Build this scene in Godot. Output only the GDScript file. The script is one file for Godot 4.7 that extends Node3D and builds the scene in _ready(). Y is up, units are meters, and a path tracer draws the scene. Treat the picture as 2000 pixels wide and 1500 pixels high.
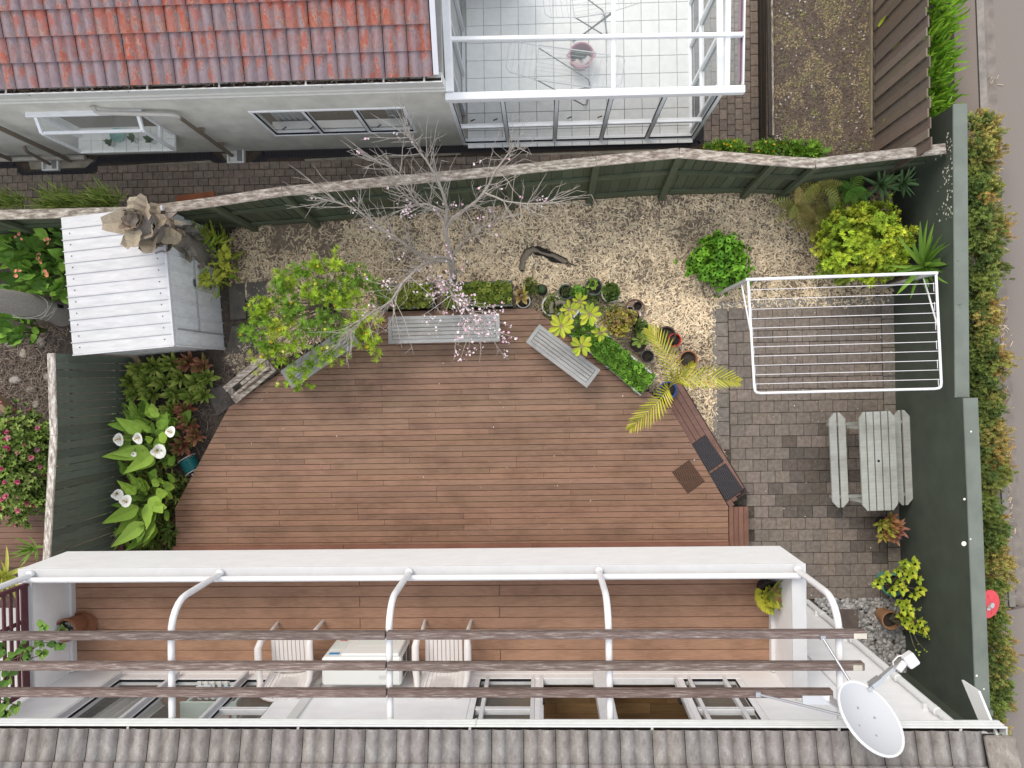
extends Node3D
# A back garden with a timber deck seen from straight above. World: x runs right, z runs down the picture, y is up. Metres.

const H := 12.3          # height of the camera above the paving
const F := 1400.0        # focal length in pixels of the 2000 x 1500 survey picture
var R: Basis
var eye := Vector3(0, H, 0)
var rng := RandomNumberGenerator.new()
var M := {}

# a surveyed point (measured on the 2000 x 1500 picture) at the height h above the paving
func P(px: float, py: float, h := 0.0) -> Vector3:
	var d: Vector3 = R * Vector3(px - 1000.0, 750.0 - py, -F)
	return eye + d * ((H - h) / -d.y)

# the surveyed point on an upright plane through p with the outward normal n
func V(px: float, py: float, p: Vector3, n: Vector3) -> Vector3:
	var d: Vector3 = R * Vector3(px - 1000.0, 750.0 - py, -F)
	return eye + d * ((p - eye).dot(n) / d.dot(n))

func P2(px: float, py: float, h := 0.0) -> Vector2:
	var p := P(px, py, h)
	return Vector2(p.x, p.z)

func rf(a: float, b: float) -> float:
	return rng.randf_range(a, b)

func lin(r: float, g: float, b: float) -> Color:
	return Color(r, g, b)

func vary(c: Color, a: float) -> Color:
	var k := 1.0 + rf(-a, a)
	return Color(c.r * k * (1 + rf(-a, a) * 0.25), c.g * k, c.b * k * (1 + rf(-a, a) * 0.25))

class MB:
	var v := PackedVector3Array()
	var n := PackedVector3Array()
	var c := PackedColorArray()
	var uv := PackedVector2Array()
	var ix := PackedInt32Array()
	var col := Color(1, 1, 1)

	func put(p: Vector3, nn: Vector3, u := Vector2.ZERO) -> int:
		v.append(p); n.append(nn); c.append(col); uv.append(u)
		return v.size() - 1

	func quad(a: Vector3, b: Vector3, d: Vector3, e: Vector3) -> void:   # counter-clockwise from outside
		var nn := (b - a).cross(e - a)
		if nn.length_squared() < 1e-14: nn = (d - b).cross(e - b)
		nn = nn.normalized()
		var i := v.size()
		put(a, nn, Vector2(0, 0)); put(b, nn, Vector2(1, 0)); put(d, nn, Vector2(1, 1)); put(e, nn, Vector2(0, 1))
		ix.append_array(PackedInt32Array([i, i + 2, i + 1, i, i + 3, i + 2]))

	func tri(a: Vector3, b: Vector3, d: Vector3) -> void:
		var nn := (b - a).cross(d - a).normalized()
		var i := v.size()
		put(a, nn); put(b, nn); put(d, nn)
		ix.append_array(PackedInt32Array([i, i + 2, i + 1]))

	func oquad(a: Vector3, b: Vector3, d: Vector3, e: Vector3, mid: Vector3) -> void:
		if (b - a).cross(e - a).dot((a + d) * 0.5 - mid) < 0.0: quad(a, e, d, b)
		else: quad(a, b, d, e)

	func otri(a: Vector3, b: Vector3, d: Vector3, mid: Vector3) -> void:
		if (b - a).cross(d - a).dot(a - mid) < 0.0: tri(a, d, b)
		else: tri(a, b, d)

	func box(t: Transform3D, s: Vector3, e := 0.0) -> void:   # centred, e = chamfer
		var h := s * 0.5
		var q := [[], [], []]
		for i in 8:
			var g := Vector3(1 if i & 1 else -1, 1 if i & 2 else -1, 1 if i & 4 else -1)
			for a in 3:
				var p := g * (h - Vector3(e, e, e))
				p[a] = g[a] * h[a]
				q[a].append(t * p)
		var o := t.origin
		for a in 3:
			var m := 1 << a
			var b := 1 << ((a + 1) % 3)
			var d := 1 << ((a + 2) % 3)
			for sgn in [0, m]:
				oquad(q[a][sgn], q[a][sgn | b], q[a][sgn | b | d], q[a][sgn | d], o)
			if e > 0.0:
				var k: int = (a + 1) % 3
				for s1 in [0, m]:
					for s2 in [0, b]:
						oquad(q[a][s1 | s2], q[k][s1 | s2], q[k][s1 | s2 | d], q[a][s1 | s2 | d], o)
		if e > 0.0:
			for i in 8: otri(q[0][i], q[1][i], q[2][i], o)

	# a beam from a to b; w across (sideways), d deep (along up)
	func beam(a: Vector3, b: Vector3, w: float, d: float, up := Vector3.UP, e := 0.0) -> void:
		var x := (b - a).normalized()
		var z := x.cross(up).normalized()
		var y := z.cross(x).normalized()
		box(Transform3D(Basis(x, y, z), (a + b) * 0.5), Vector3((b - a).length(), d, w), e)

	# upright prism on a polygon of Vector2(x, z)
	func prism(poly: PackedVector2Array, y0: float, y1: float, e := 0.0, foot := false) -> void:
		var top := poly
		if e > 0.0:
			var sh := Geometry2D.offset_polygon(poly, -e)
			if sh.size() == 1 and sh[0].size() == poly.size():
				# match up starting corner
				var k0 := 0
				var best := 1e9
				for k in sh[0].size():
					var dd := sh[0][k].distance_to(poly[0])
					if dd < best: best = dd; k0 = k
				top = PackedVector2Array()
				for k in poly.size(): top.append(sh[0][(k + k0) % poly.size()])
		var t := Geometry2D.triangulate_polygon(top)
		var i0 := v.size()
		for p in top: put(Vector3(p.x, y1, p.y), Vector3.UP, p)
		for k in range(0, t.size(), 3):
			var a := top[t[k]]; var b := top[t[k + 1]]; var d := top[t[k + 2]]
			if (b - a).cross(d - a) > 0.0: ix.append_array(PackedInt32Array([i0 + t[k], i0 + t[k + 1], i0 + t[k + 2]]))
			else: ix.append_array(PackedInt32Array([i0 + t[k], i0 + t[k + 2], i0 + t[k + 1]]))
		var mid := Vector3.ZERO
		for p in poly: mid += Vector3(p.x, (y0 + y1) * 0.5, p.y) / poly.size()
		var y2 := y1 - (e if top != poly else 0.0)
		for k in poly.size():
			var a := poly[k]
			var b := poly[(k + 1) % poly.size()]
			oquad(Vector3(a.x, y0, a.y), Vector3(b.x, y0, b.y), Vector3(b.x, y2, b.y), Vector3(a.x, y2, a.y), mid)
			if top != poly:
				var a2 := top[k]
				var b2 := top[(k + 1) % poly.size()]
				oquad(Vector3(a.x, y2, a.y), Vector3(b.x, y2, b.y), Vector3(b2.x, y1, b2.y), Vector3(a2.x, y1, a2.y), mid)
		if foot:
			for k in range(0, t.size(), 3):
				var a := poly[t[k]]; var b := poly[t[k + 1]]; var d := poly[t[k + 2]]
				otri(Vector3(a.x, y0, a.y), Vector3(b.x, y0, b.y), Vector3(d.x, y0, d.y), mid)

	func sheet(poly: PackedVector2Array, y: float) -> void:
		var t := Geometry2D.triangulate_polygon(poly)
		var i0 := v.size()
		for p in poly: put(Vector3(p.x, y, p.y), Vector3.UP, p)
		for k in range(0, t.size(), 3):
			var a := poly[t[k]]; var b := poly[t[k + 1]]; var d := poly[t[k + 2]]
			if (b - a).cross(d - a) > 0.0: ix.append_array(PackedInt32Array([i0 + t[k], i0 + t[k + 1], i0 + t[k + 2]]))
			else: ix.append_array(PackedInt32Array([i0 + t[k], i0 + t[k + 2], i0 + t[k + 1]]))

	func strip(a: Array, b: Array) -> void:   # two rows of points
		for k in a.size() - 1:
			var mid: Vector3 = (a[k] + b[k + 1]) * 0.5 - Vector3.UP
			oquad(a[k], a[k + 1], b[k + 1], b[k], mid)

	func ring(p: Vector3, x: Vector3, y: Vector3, r: float, sides: int) -> int:
		var i := v.size()
		for k in sides:
			var a := TAU * k / sides
			var d := x * cos(a) + y * sin(a)
			put(p + d * r, d, Vector2(float(k) / sides, 0))
		return i

	func tube(pts: Array, rad, sides := 8, caps := true) -> void:
		var last := -1
		var x := Vector3.ZERO
		for k in pts.size():
			var p: Vector3 = pts[k]
			var t: Vector3 = (pts[mini(k + 1, pts.size() - 1)] - pts[maxi(k - 1, 0)]).normalized()
			if x == Vector3.ZERO: x = t.cross(Vector3.UP if absf(t.y) < 0.9 else Vector3.RIGHT).normalized()
			x = (x - t * x.dot(t)).normalized()
			var y := t.cross(x)
			var r: float = rad if rad is float else rad[k]
			var i := ring(p, x, y, r, sides)
			if last >= 0:
				for j in sides:
					var j2 := (j + 1) % sides
					ix.append_array(PackedInt32Array([last + j, i + j2, last + j2, last + j, i + j, i + j2]))
			if caps and (k == 0 or k == pts.size() - 1):
				var nn := -t if k == 0 else t
				var c0 := put(p, nn)
				var i2 := v.size()
				for j in sides: put(v[i + j], nn)
				for j in sides:
					var j2 := (j + 1) % sides
					if k == 0: ix.append_array(PackedInt32Array([c0, i2 + j, i2 + j2]))
					else: ix.append_array(PackedInt32Array([c0, i2 + j2, i2 + j]))
			last = i

	# turned shape: profile of Vector2(radius, height), from the outside bottom round
	func lathe(t: Transform3D, prof: Array, segs := 20) -> void:
		for k in prof.size() - 1:
			var a: Vector2 = prof[k]
			var b: Vector2 = prof[k + 1]
			var d := (b - a).normalized()
			var nn := Vector2(d.y, -d.x)
			var i := v.size()
			for s in segs + 1:
				var an := TAU * s / segs
				var cs := Vector3(cos(an), 0, sin(an))
				var wn := (t.basis * (cs * nn.x + Vector3.UP * nn.y)).normalized()
				put(t * (cs * a.x + Vector3.UP * a.y), wn)
				put(t * (cs * b.x + Vector3.UP * b.y), wn)
			for s in segs:
				var j := i + s * 2
				ix.append_array(PackedInt32Array([j, j + 2, j + 3, j, j + 3, j + 1]))

	# a leaf blade along dir, with a fold along its midrib; widths: array of half widths along the blade
	func blade(base: Vector3, dir: Vector3, up: Vector3, length: float, widths: Array, bend := 0.0, fold := 0.15, wave := 0.0, rib := -1.0) -> void:
		var x := dir.normalized()
		var z := x.cross(up).normalized()
		var y := z.cross(x).normalized()
		var m := widths.size() - 1
		var p := base
		var ang := 0.0
		var l0: Vector3; var c0: Vector3; var r0: Vector3
		var keep := col
		for k in m + 1:
			var w: float = widths[k]
			var dx := x * cos(ang) - y * sin(ang)
			var dy := y * cos(ang) + x * sin(ang)
			var wv := wave * w * (1.0 if k % 2 else -1.0)
			var l := p + z * w + dy * (w * fold + wv)
			var r := p - z * w + dy * (w * fold - wv)
			if k > 0:
				if w > 0.0001 or widths[k - 1] > 0.0001:
					if rib > 0.0: col = Color(keep.r * rib, keep.g * rib, keep.b * rib)
					_fq(c0, l0, l, p, dy)
					col = keep
					_fq(r0, c0, p, r, dy)
			l0 = l; c0 = p; r0 = r
			p = p + dx * (length / m)
			ang += bend / m
		col = keep

	func _fq(a: Vector3, b: Vector3, d: Vector3, e: Vector3, up: Vector3) -> void:
		var nn := (d - a).cross(e - b)
		if nn.dot(up) < 0.0:
			nn = -nn
		nn = nn.normalized()
		var i := v.size()
		put(a, nn); put(b, nn); put(d, nn); put(e, nn)
		if (b - a).cross(e - a).dot(nn) > 0.0: ix.append_array(PackedInt32Array([i, i + 2, i + 1, i, i + 3, i + 2]))
		else: ix.append_array(PackedInt32Array([i, i + 1, i + 2, i, i + 2, i + 3]))

	func ball(t: Transform3D, segs := 8, rings := 5) -> void:   # unit ball, scaled by t
		var i := v.size()
		for a in rings + 1:
			for b in segs + 1:
				var d := Vector3(sin(PI * a / rings) * cos(TAU * b / segs), cos(PI * a / rings), sin(PI * a / rings) * sin(TAU * b / segs))
				put(t * d, (t.basis.inverse().transposed() * d).normalized(), Vector2(float(b) / segs, float(a) / rings))
		for a in rings:
			for b in segs:
				var j := i + a * (segs + 1) + b
				var k := j + segs + 1
				ix.append_array(PackedInt32Array([j, k + 1, j + 1, j, k, k + 1]))

	func mesh(off := Vector3.ZERO) -> ArrayMesh:
		var a := []
		a.resize(Mesh.ARRAY_MAX)
		a[Mesh.ARRAY_VERTEX] = Transform3D(Basis(), -off) * v if off != Vector3.ZERO else v
		a[Mesh.ARRAY_NORMAL] = n
		a[Mesh.ARRAY_COLOR] = c
		a[Mesh.ARRAY_TEX_UV] = uv
		a[Mesh.ARRAY_INDEX] = ix
		var m := ArrayMesh.new()
		m.add_surface_from_arrays(Mesh.PRIMITIVE_TRIANGLES, a)
		return m

var taken := {}
func numbered(called: String) -> String:
	var k: int = taken.get(called, 0)
	taken[called] = k + 1
	return called if k == 0 else "%s_%03d" % [called, k]

func mb(c := Color(1, 1, 1)) -> MB:
	var m := MB.new()
	m.col = c
	return m

func tag(o: Node3D, label: String, category: String, group := "") -> Node3D:
	o.set_meta("label", label)
	o.set_meta("category", category)
	if group: o.set_meta("group", group)
	return o

func thing(called: String, label: String, category: String, at := Vector3.ZERO, group := "") -> Node3D:
	var o := Node3D.new()
	o.name = numbered(called)
	add_child(o)
	o.position = at
	tag(o, label, category, group)
	return o

func origin_of(o: Node3D) -> Vector3:
	var p := Vector3.ZERO
	while o != null and o != self:
		p += o.position
		o = o.get_parent() as Node3D
	return p

# commits a shape in world coordinates as one part
func obj(called: String, m: MB, mat: Material, parent: Node3D = null, label := "") -> MeshInstance3D:
	var o := MeshInstance3D.new()
	o.name = numbered(called) if parent == null else called
	o.mesh = m.mesh(origin_of(parent) if parent else Vector3.ZERO)
	o.material_override = mat
	(parent if parent else self).add_child(o, true)
	_three(o)
	if label: o.set_meta("label", label)
	return o

# names a repeated part leg_001 and not leg2
func _three(o: Node) -> void:
	var par := o.get_parent()
	if par == self: return
	var base := String(o.get_meta("kin", ""))
	if base == "":
		base = RegEx.create_from_string("[0-9]+$").sub(o.name, "")
	var cnt: Dictionary = par.get_meta("cnt", {})
	var k: int = cnt.get(base, 0)
	cnt[base] = k + 1
	par.set_meta("cnt", cnt)
	o.name = base if k == 0 else "%s_%03d" % [base, k]

# a shape given in the parent's own coordinates
func part(called: String, mesh: Mesh, mat: Material, parent: Node3D, t := Transform3D(), label := "") -> MeshInstance3D:
	var o := MeshInstance3D.new()
	o.name = called
	o.mesh = mesh
	o.material_override = mat
	o.transform = t
	parent.add_child(o, true)
	_three(o)
	if label: o.set_meta("label", label)
	return o

func struct(called: String, m: MB, mat: Material, label := "") -> MeshInstance3D:
	var o := obj(called, m, mat)
	o.set_meta("kind", "structure")
	if label: o.set_meta("label", label)
	return o

# many copies of one mesh as one part
func many(called: String, mesh: Mesh, mat: Material, xs: Array, cs: Array, parent: Node3D = null) -> MultiMeshInstance3D:
	var q := MultiMesh.new()
	q.transform_format = MultiMesh.TRANSFORM_3D
	q.use_colors = true
	q.mesh = mesh
	q.instance_count = xs.size()
	var off := origin_of(parent) if parent else Vector3.ZERO
	for i in xs.size():
		var t: Transform3D = xs[i]
		t.origin -= off
		q.set_instance_transform(i, t)
		q.set_instance_color(i, cs[i])
	var o := MultiMeshInstance3D.new()
	o.name = called if parent else numbered(called)
	o.multimesh = q
	o.material_override = mat
	(parent if parent else self).add_child(o, true)
	_three(o)
	o.set_meta("kind", "stuff")
	return o

# x axis of the result points along azimuth az (0 = right, PI/2 = down the picture) raised by el
func aim(at: Vector3, az: float, el: float, roll := 0.0, s := 1.0) -> Transform3D:
	var b := Basis(Vector3.UP, -az) * Basis(Vector3.BACK, el) * Basis(Vector3.RIGHT, roll)
	return Transform3D(b.scaled_local(Vector3(s, s, s)), at)

func along(a: Vector3, b: Vector3) -> Basis:   # x from a to b, y up
	var x := (b - a).normalized()
	var z := x.cross(Vector3.UP).normalized()
	return Basis(x, z.cross(x).normalized(), z)

# ---------- materials
func noise(freq: float, lo: float, hi: float, kind := FastNoiseLite.TYPE_SIMPLEX_SMOOTH, sd := 1, oct := 4, stops := [], size := 512, gain := 0.5) -> NoiseTexture2D:
	var t := NoiseTexture2D.new()
	t.width = size
	t.height = size
	t.seamless = true
	var f := FastNoiseLite.new()
	f.seed = sd
	f.noise_type = kind
	f.frequency = freq
	f.fractal_octaves = oct
	f.fractal_gain = gain
	t.noise = f
	var g := Gradient.new()
	if stops.is_empty():
		g.set_color(0, Color(lo, lo, lo).linear_to_srgb())
		g.set_color(1, Color(hi, hi, hi).linear_to_srgb())
	else:
		g.offsets = PackedFloat32Array(stops.map(func(s): return s[0]))
		g.colors = PackedColorArray(stops.map(func(s): return s[1]))
	t.color_ramp = g
	return t

func grey(a: float) -> Color:
	return Color(a, a, a)

func mat(called: String, rough: float, tex: Texture2D = null, scale := Vector3.ONE, opt := {}) -> StandardMaterial3D:
	var m := StandardMaterial3D.new()
	m.resource_name = called
	m.vertex_color_use_as_albedo = true
	m.roughness = rough
	m.metallic_specular = opt.get("spec", 0.4)
	if tex:
		m.albedo_texture = tex
		m.uv1_triplanar = true
		m.uv1_world_triplanar = opt.get("world", true)
		m.uv1_scale = scale
	if opt.has("bump"):
		m.heightmap_enabled = true
		m.heightmap_texture = opt.get("bump_tex", tex)
		m.heightmap_scale = opt.bump
		if not tex:
			m.uv1_triplanar = true
			m.uv1_world_triplanar = opt.get("world", true)
			m.uv1_scale = scale
	if opt.has("back"):
		m.backlight_enabled = true
		m.backlight = opt.back
	if opt.has("metal"): m.metallic = opt.metal
	M[called] = m
	return m

func _ready() -> void:
	rng.seed = 20240917
	# ---------- camera
	var dn := Vector3(58, 15, -F).normalized()
	R = Basis(Vector3.UP, deg_to_rad(-1.0)) * Basis(Vector3(1, 0, 0), Vector3(0, 0, -1), Vector3(0, 1, 0)) * Basis(Quaternion(dn, Vector3(0, 0, -1)))
	var cam := Camera3D.new()
	cam.name = "camera"
	cam.fov = rad_to_deg(2.0 * atan(750.0 / F))
	cam.near = 0.1
	cam.far = 600.0
	cam.transform = Transform3D(R, eye)
	add_child(cam)
	cam.current = true
	# ---------- overcast sky, soft sun, exposure
	var we := WorldEnvironment.new()
	we.name = "world_environment"
	var env := Environment.new()
	env.background_mode = Environment.BG_SKY
	var sky := Sky.new()
	var sm := ProceduralSkyMaterial.new()
	sm.sky_top_color = Color(0.93, 0.95, 0.98)
	sm.sky_horizon_color = Color(0.86, 0.88, 0.91)
	sm.ground_horizon_color = Color(0.5, 0.5, 0.49)
	sm.ground_bottom_color = Color(0.3, 0.3, 0.28)
	sky.sky_material = sm
	env.sky = sky
	env.background_energy_multiplier = 0.85
	env.tonemap_mode = Environment.TONE_MAPPER_LINEAR
	env.tonemap_exposure = 1.78
	env.sdfgi_enabled = true
	env.ssao_enabled = true
	env.ssil_enabled = true
	we.environment = env
	add_child(we)
	var sun := DirectionalLight3D.new()
	sun.name = "sun"
	sun.light_energy = 0.5
	sun.light_color = Color(1.0, 0.97, 0.93)
	sun.light_angular_distance = 30.0
	sun.shadow_enabled = true
	sun.rotation_degrees = Vector3(-46, 212, 0)
	add_child(sun)
	materials()
	fence_points()
	setting()
	paving()
	walls_and_fences()
	neighbour_house()
	conservatory()
	own_house()
	deck()
	shed()
	furniture()
	small_things()
	strewn()
	plants()
	for o in find_children("*", "", true, false):
		if o.has_meta("cnt"): o.remove_meta("cnt")

func materials() -> void:
	var fine := noise(0.02, 0.72, 1.0, FastNoiseLite.TYPE_SIMPLEX_SMOOTH, 3, 5)
	var mottled := noise(0.008, 0.55, 1.0, FastNoiseLite.TYPE_SIMPLEX_SMOOTH, 5, 6, [], 512, 0.6)
	var speck := noise(0.12, 0.6, 1.0, FastNoiseLite.TYPE_SIMPLEX, 7, 3, [], 512)
	var streak := noise(0.02, 0.62, 1.0, FastNoiseLite.TYPE_SIMPLEX_SMOOTH, 9, 5, [], 512, 0.65)
	var grit := noise(0.2, 0.35, 1.0, FastNoiseLite.TYPE_SIMPLEX, 11, 2)
	mat("plain", 0.6, fine, Vector3(1.3, 1.3, 1.3))
	mat("white", 0.45, noise(0.008, 0.9, 1.0, FastNoiseLite.TYPE_SIMPLEX_SMOOTH, 13, 6, [], 512, 0.6), Vector3(0.5, 0.9, 0.5))
	mat("gloss", 0.35, noise(0.01, 0.88, 1.0, FastNoiseLite.TYPE_SIMPLEX_SMOOTH, 41, 6, [], 512, 0.65), Vector3(0.9, 0.9, 0.9))
	mat("matt", 0.85)
	mat("wood_x", 0.6, streak, Vector3(0.35, 6.0, 6.0), {"bump": 0.15})
	mat("wood_z", 0.6, streak, Vector3(6.0, 6.0, 0.35), {"bump": 0.15})
	mat("wood_own", 0.7, streak, Vector3(0.4, 6.0, 6.0), {"world": false, "bump": 0.15})
	mat("wood_up", 0.75, streak, Vector3(6.0, 0.4, 6.0), {"bump": 0.15})
	# weathering over the decks: broad faded and dirtier patches
	var fade := noise(0.006, 0.0, 1.0, FastNoiseLite.TYPE_SIMPLEX_SMOOTH, 43, 7, [[0.0, Color(0.82, 0.81, 0.8)], [0.35, Color(0.92, 0.915, 0.91)], [0.6, Color(0.98, 0.98, 0.98)], [1.0, Color(1, 1, 1)]], 1024, 0.65)
	for k in ["wood_x", "wood_z", "wood_own"]:
		var wm: StandardMaterial3D = M[k]
		wm.detail_enabled = true
		wm.detail_albedo = fade
		wm.detail_blend_mode = BaseMaterial3D.BLEND_MODE_MUL
		wm.detail_uv_layer = BaseMaterial3D.DETAIL_UV_2
		wm.uv2_triplanar = true
		wm.uv2_world_triplanar = true
		wm.uv2_scale = Vector3(0.17, 0.2, 0.3)
	var worn := noise(0.03, 0, 1, FastNoiseLite.TYPE_SIMPLEX_SMOOTH, 15, 6, [[0.0, Color(0.42, 0.38, 0.36)], [0.35, Color(0.62, 0.58, 0.55)], [0.55, Color(0.78, 0.75, 0.72)], [0.75, Color(0.92, 0.9, 0.88)], [1.0, Color(1, 1, 1)]], 512, 0.7)
	mat("worn_x", 0.85, worn, Vector3(0.3, 1.1, 1.1), {"bump": 0.2})
	mat("worn_z", 0.85, worn, Vector3(1.1, 1.1, 0.3), {"bump": 0.2})
	var old := noise(0.03, 0, 1, FastNoiseLite.TYPE_SIMPLEX_SMOOTH, 17, 6, [[0.0, Color(0.5, 0.43, 0.42)], [0.4, Color(0.62, 0.55, 0.53)], [0.6, Color(0.72, 0.66, 0.64)], [0.72, Color(0.84, 0.81, 0.79)], [0.85, Color(0.98, 0.98, 0.96)], [1.0, Color(1, 1, 1)]], 512, 0.7)
	mat("old_beam", 0.85, old, Vector3(0.22, 2.6, 2.6), {"bump": 0.4})
	mat("concrete", 0.9, mottled, Vector3(0.7, 0.7, 0.7), {"bump": 0.4, "bump_tex": grit})
	mat("paver", 0.9, noise(0.012, 0.42, 1.0, FastNoiseLite.TYPE_SIMPLEX_SMOOTH, 19, 7, [], 1024, 0.75), Vector3(0.8, 0.8, 0.8), {"bump": 0.5, "bump_tex": grit})
	mat("asphalt", 0.92, speck, Vector3(1.1, 1.1, 1.1), {"bump": 0.5, "bump_tex": grit})
	mat("render", 0.8, noise(0.006, 0.72, 1.0, FastNoiseLite.TYPE_SIMPLEX_SMOOTH, 21, 6, [], 512, 0.6), Vector3(0.5, 0.5, 0.5), {"bump": 0.25, "bump_tex": grit})
	mat("soil", 0.97, noise(0.02, 0.3, 1.0, FastNoiseLite.TYPE_SIMPLEX_SMOOTH, 23, 6, [], 512, 0.75), Vector3(0.9, 0.9, 0.9), {"bump": 3.0})
	mat("rooftile", 0.85, noise(0.012, 0, 1, FastNoiseLite.TYPE_SIMPLEX_SMOOTH, 25, 6, [[0.0, Color(0.58, 0.56, 0.55)], [0.3, Color(0.72, 0.7, 0.69)], [0.42, Color(0.86, 0.85, 0.85)], [0.55, Color(0.8, 0.79, 0.79)], [0.7, Color(0.95, 0.95, 0.94)], [1.0, Color(1, 1, 1)]], 512, 0.7), Vector3(1.1, 1.0, 0.6), {"bump": 0.8, "bump_tex": grit})
	for k in 3:
		var a: float = [0.72, 0.6, 0.52][k]
		var red := noise(0.008, 0, 1, FastNoiseLite.TYPE_SIMPLEX_SMOOTH, 27 + k, 6, [[0.0, Color(0.45, 0.39, 0.41)], [a - 0.22, Color(0.56, 0.5, 0.52)], [a - 0.04, Color(0.47, 0.39, 0.4)], [a - 0.02, Color(0.66, 0.52, 0.45)], [a + 0.015, Color(0.68, 0.5, 0.42)], [a + 0.03, Color(0.6, 0.3, 0.235)], [1.0, Color(0.7, 0.37, 0.285)]], 512, 0.55)
		mat("red_tile_%d" % k, 0.55, red, Vector3(1.25, 1.0, 0.5), {"bump": 0.2, "bump_tex": grit})
	mat("metal_white", 0.35, noise(0.008, 0.74, 1.0, FastNoiseLite.TYPE_SIMPLEX_SMOOTH, 31, 7, [], 512, 0.7), Vector3(0.4, 0.8, 2.2))
	mat("bark", 0.95, noise(0.03, 0.4, 1.0, FastNoiseLite.TYPE_SIMPLEX_SMOOTH, 33, 5, [], 512, 0.7), Vector3(2, 2, 2), {"bump": 1.5})
	mat("leaf", 0.6, null, Vector3.ONE, {"back": Color(0.2, 0.24, 0.05), "spec": 0.28})
	mat("leaf_dull", 0.7, null, Vector3.ONE, {"back": Color(0.1, 0.12, 0.04), "spec": 0.3})
	mat("petal", 0.6, null, Vector3.ONE, {"back": Color(0.3, 0.25, 0.27)})
	mat("rubber", 0.7)
	mat("terracotta", 0.8, fine, Vector3(2, 2, 2))
	mat("plastic", 0.4)
	mat("stone", 0.75, fine, Vector3(4, 4, 4))
	mat("cloth", 0.95, fine, Vector3(3, 3, 3))
	mat("floor_wood", 0.4, streak, Vector3(0.25, 2, 3.0))
	mat("steel", 0.35, null, Vector3.ONE, {"metal": 0.7})
	var g := StandardMaterial3D.new()
	g.resource_name = "glass"
	g.transparency = BaseMaterial3D.TRANSPARENCY_ALPHA
	g.albedo_color = Color(0.9, 0.95, 0.95, 0.1)
	g.roughness = 0.03
	g.metallic_specular = 0.3
	M["glass"] = g
	var g2: StandardMaterial3D = g.duplicate()
	g2.resource_name = "tinted_glass"
	g2.albedo_color = Color(0.45, 0.48, 0.5, 0.26)
	M["tinted_glass"] = g2

# ---------- ground, road, paths
func poly(pts: Array, h := 0.0) -> PackedVector2Array:
	var q := PackedVector2Array()
	for p in pts: q.append(P2(p[0], p[1], h))
	return q

func line(pts: Array, h: float) -> Array:
	return pts.map(func(p): return P(p[0], p[1], h))

func inside(p: Vector2, q: PackedVector2Array) -> bool:
	return Geometry2D.is_point_in_polygon(p, q)

var mulch_poly: PackedVector2Array
var deck_poly: PackedVector2Array

func rect2(x0: float, z0: float, x1: float, z1: float) -> PackedVector2Array:
	return PackedVector2Array([Vector2(x0, z0), Vector2(x1, z0), Vector2(x1, z1), Vector2(x0, z1)])

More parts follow.
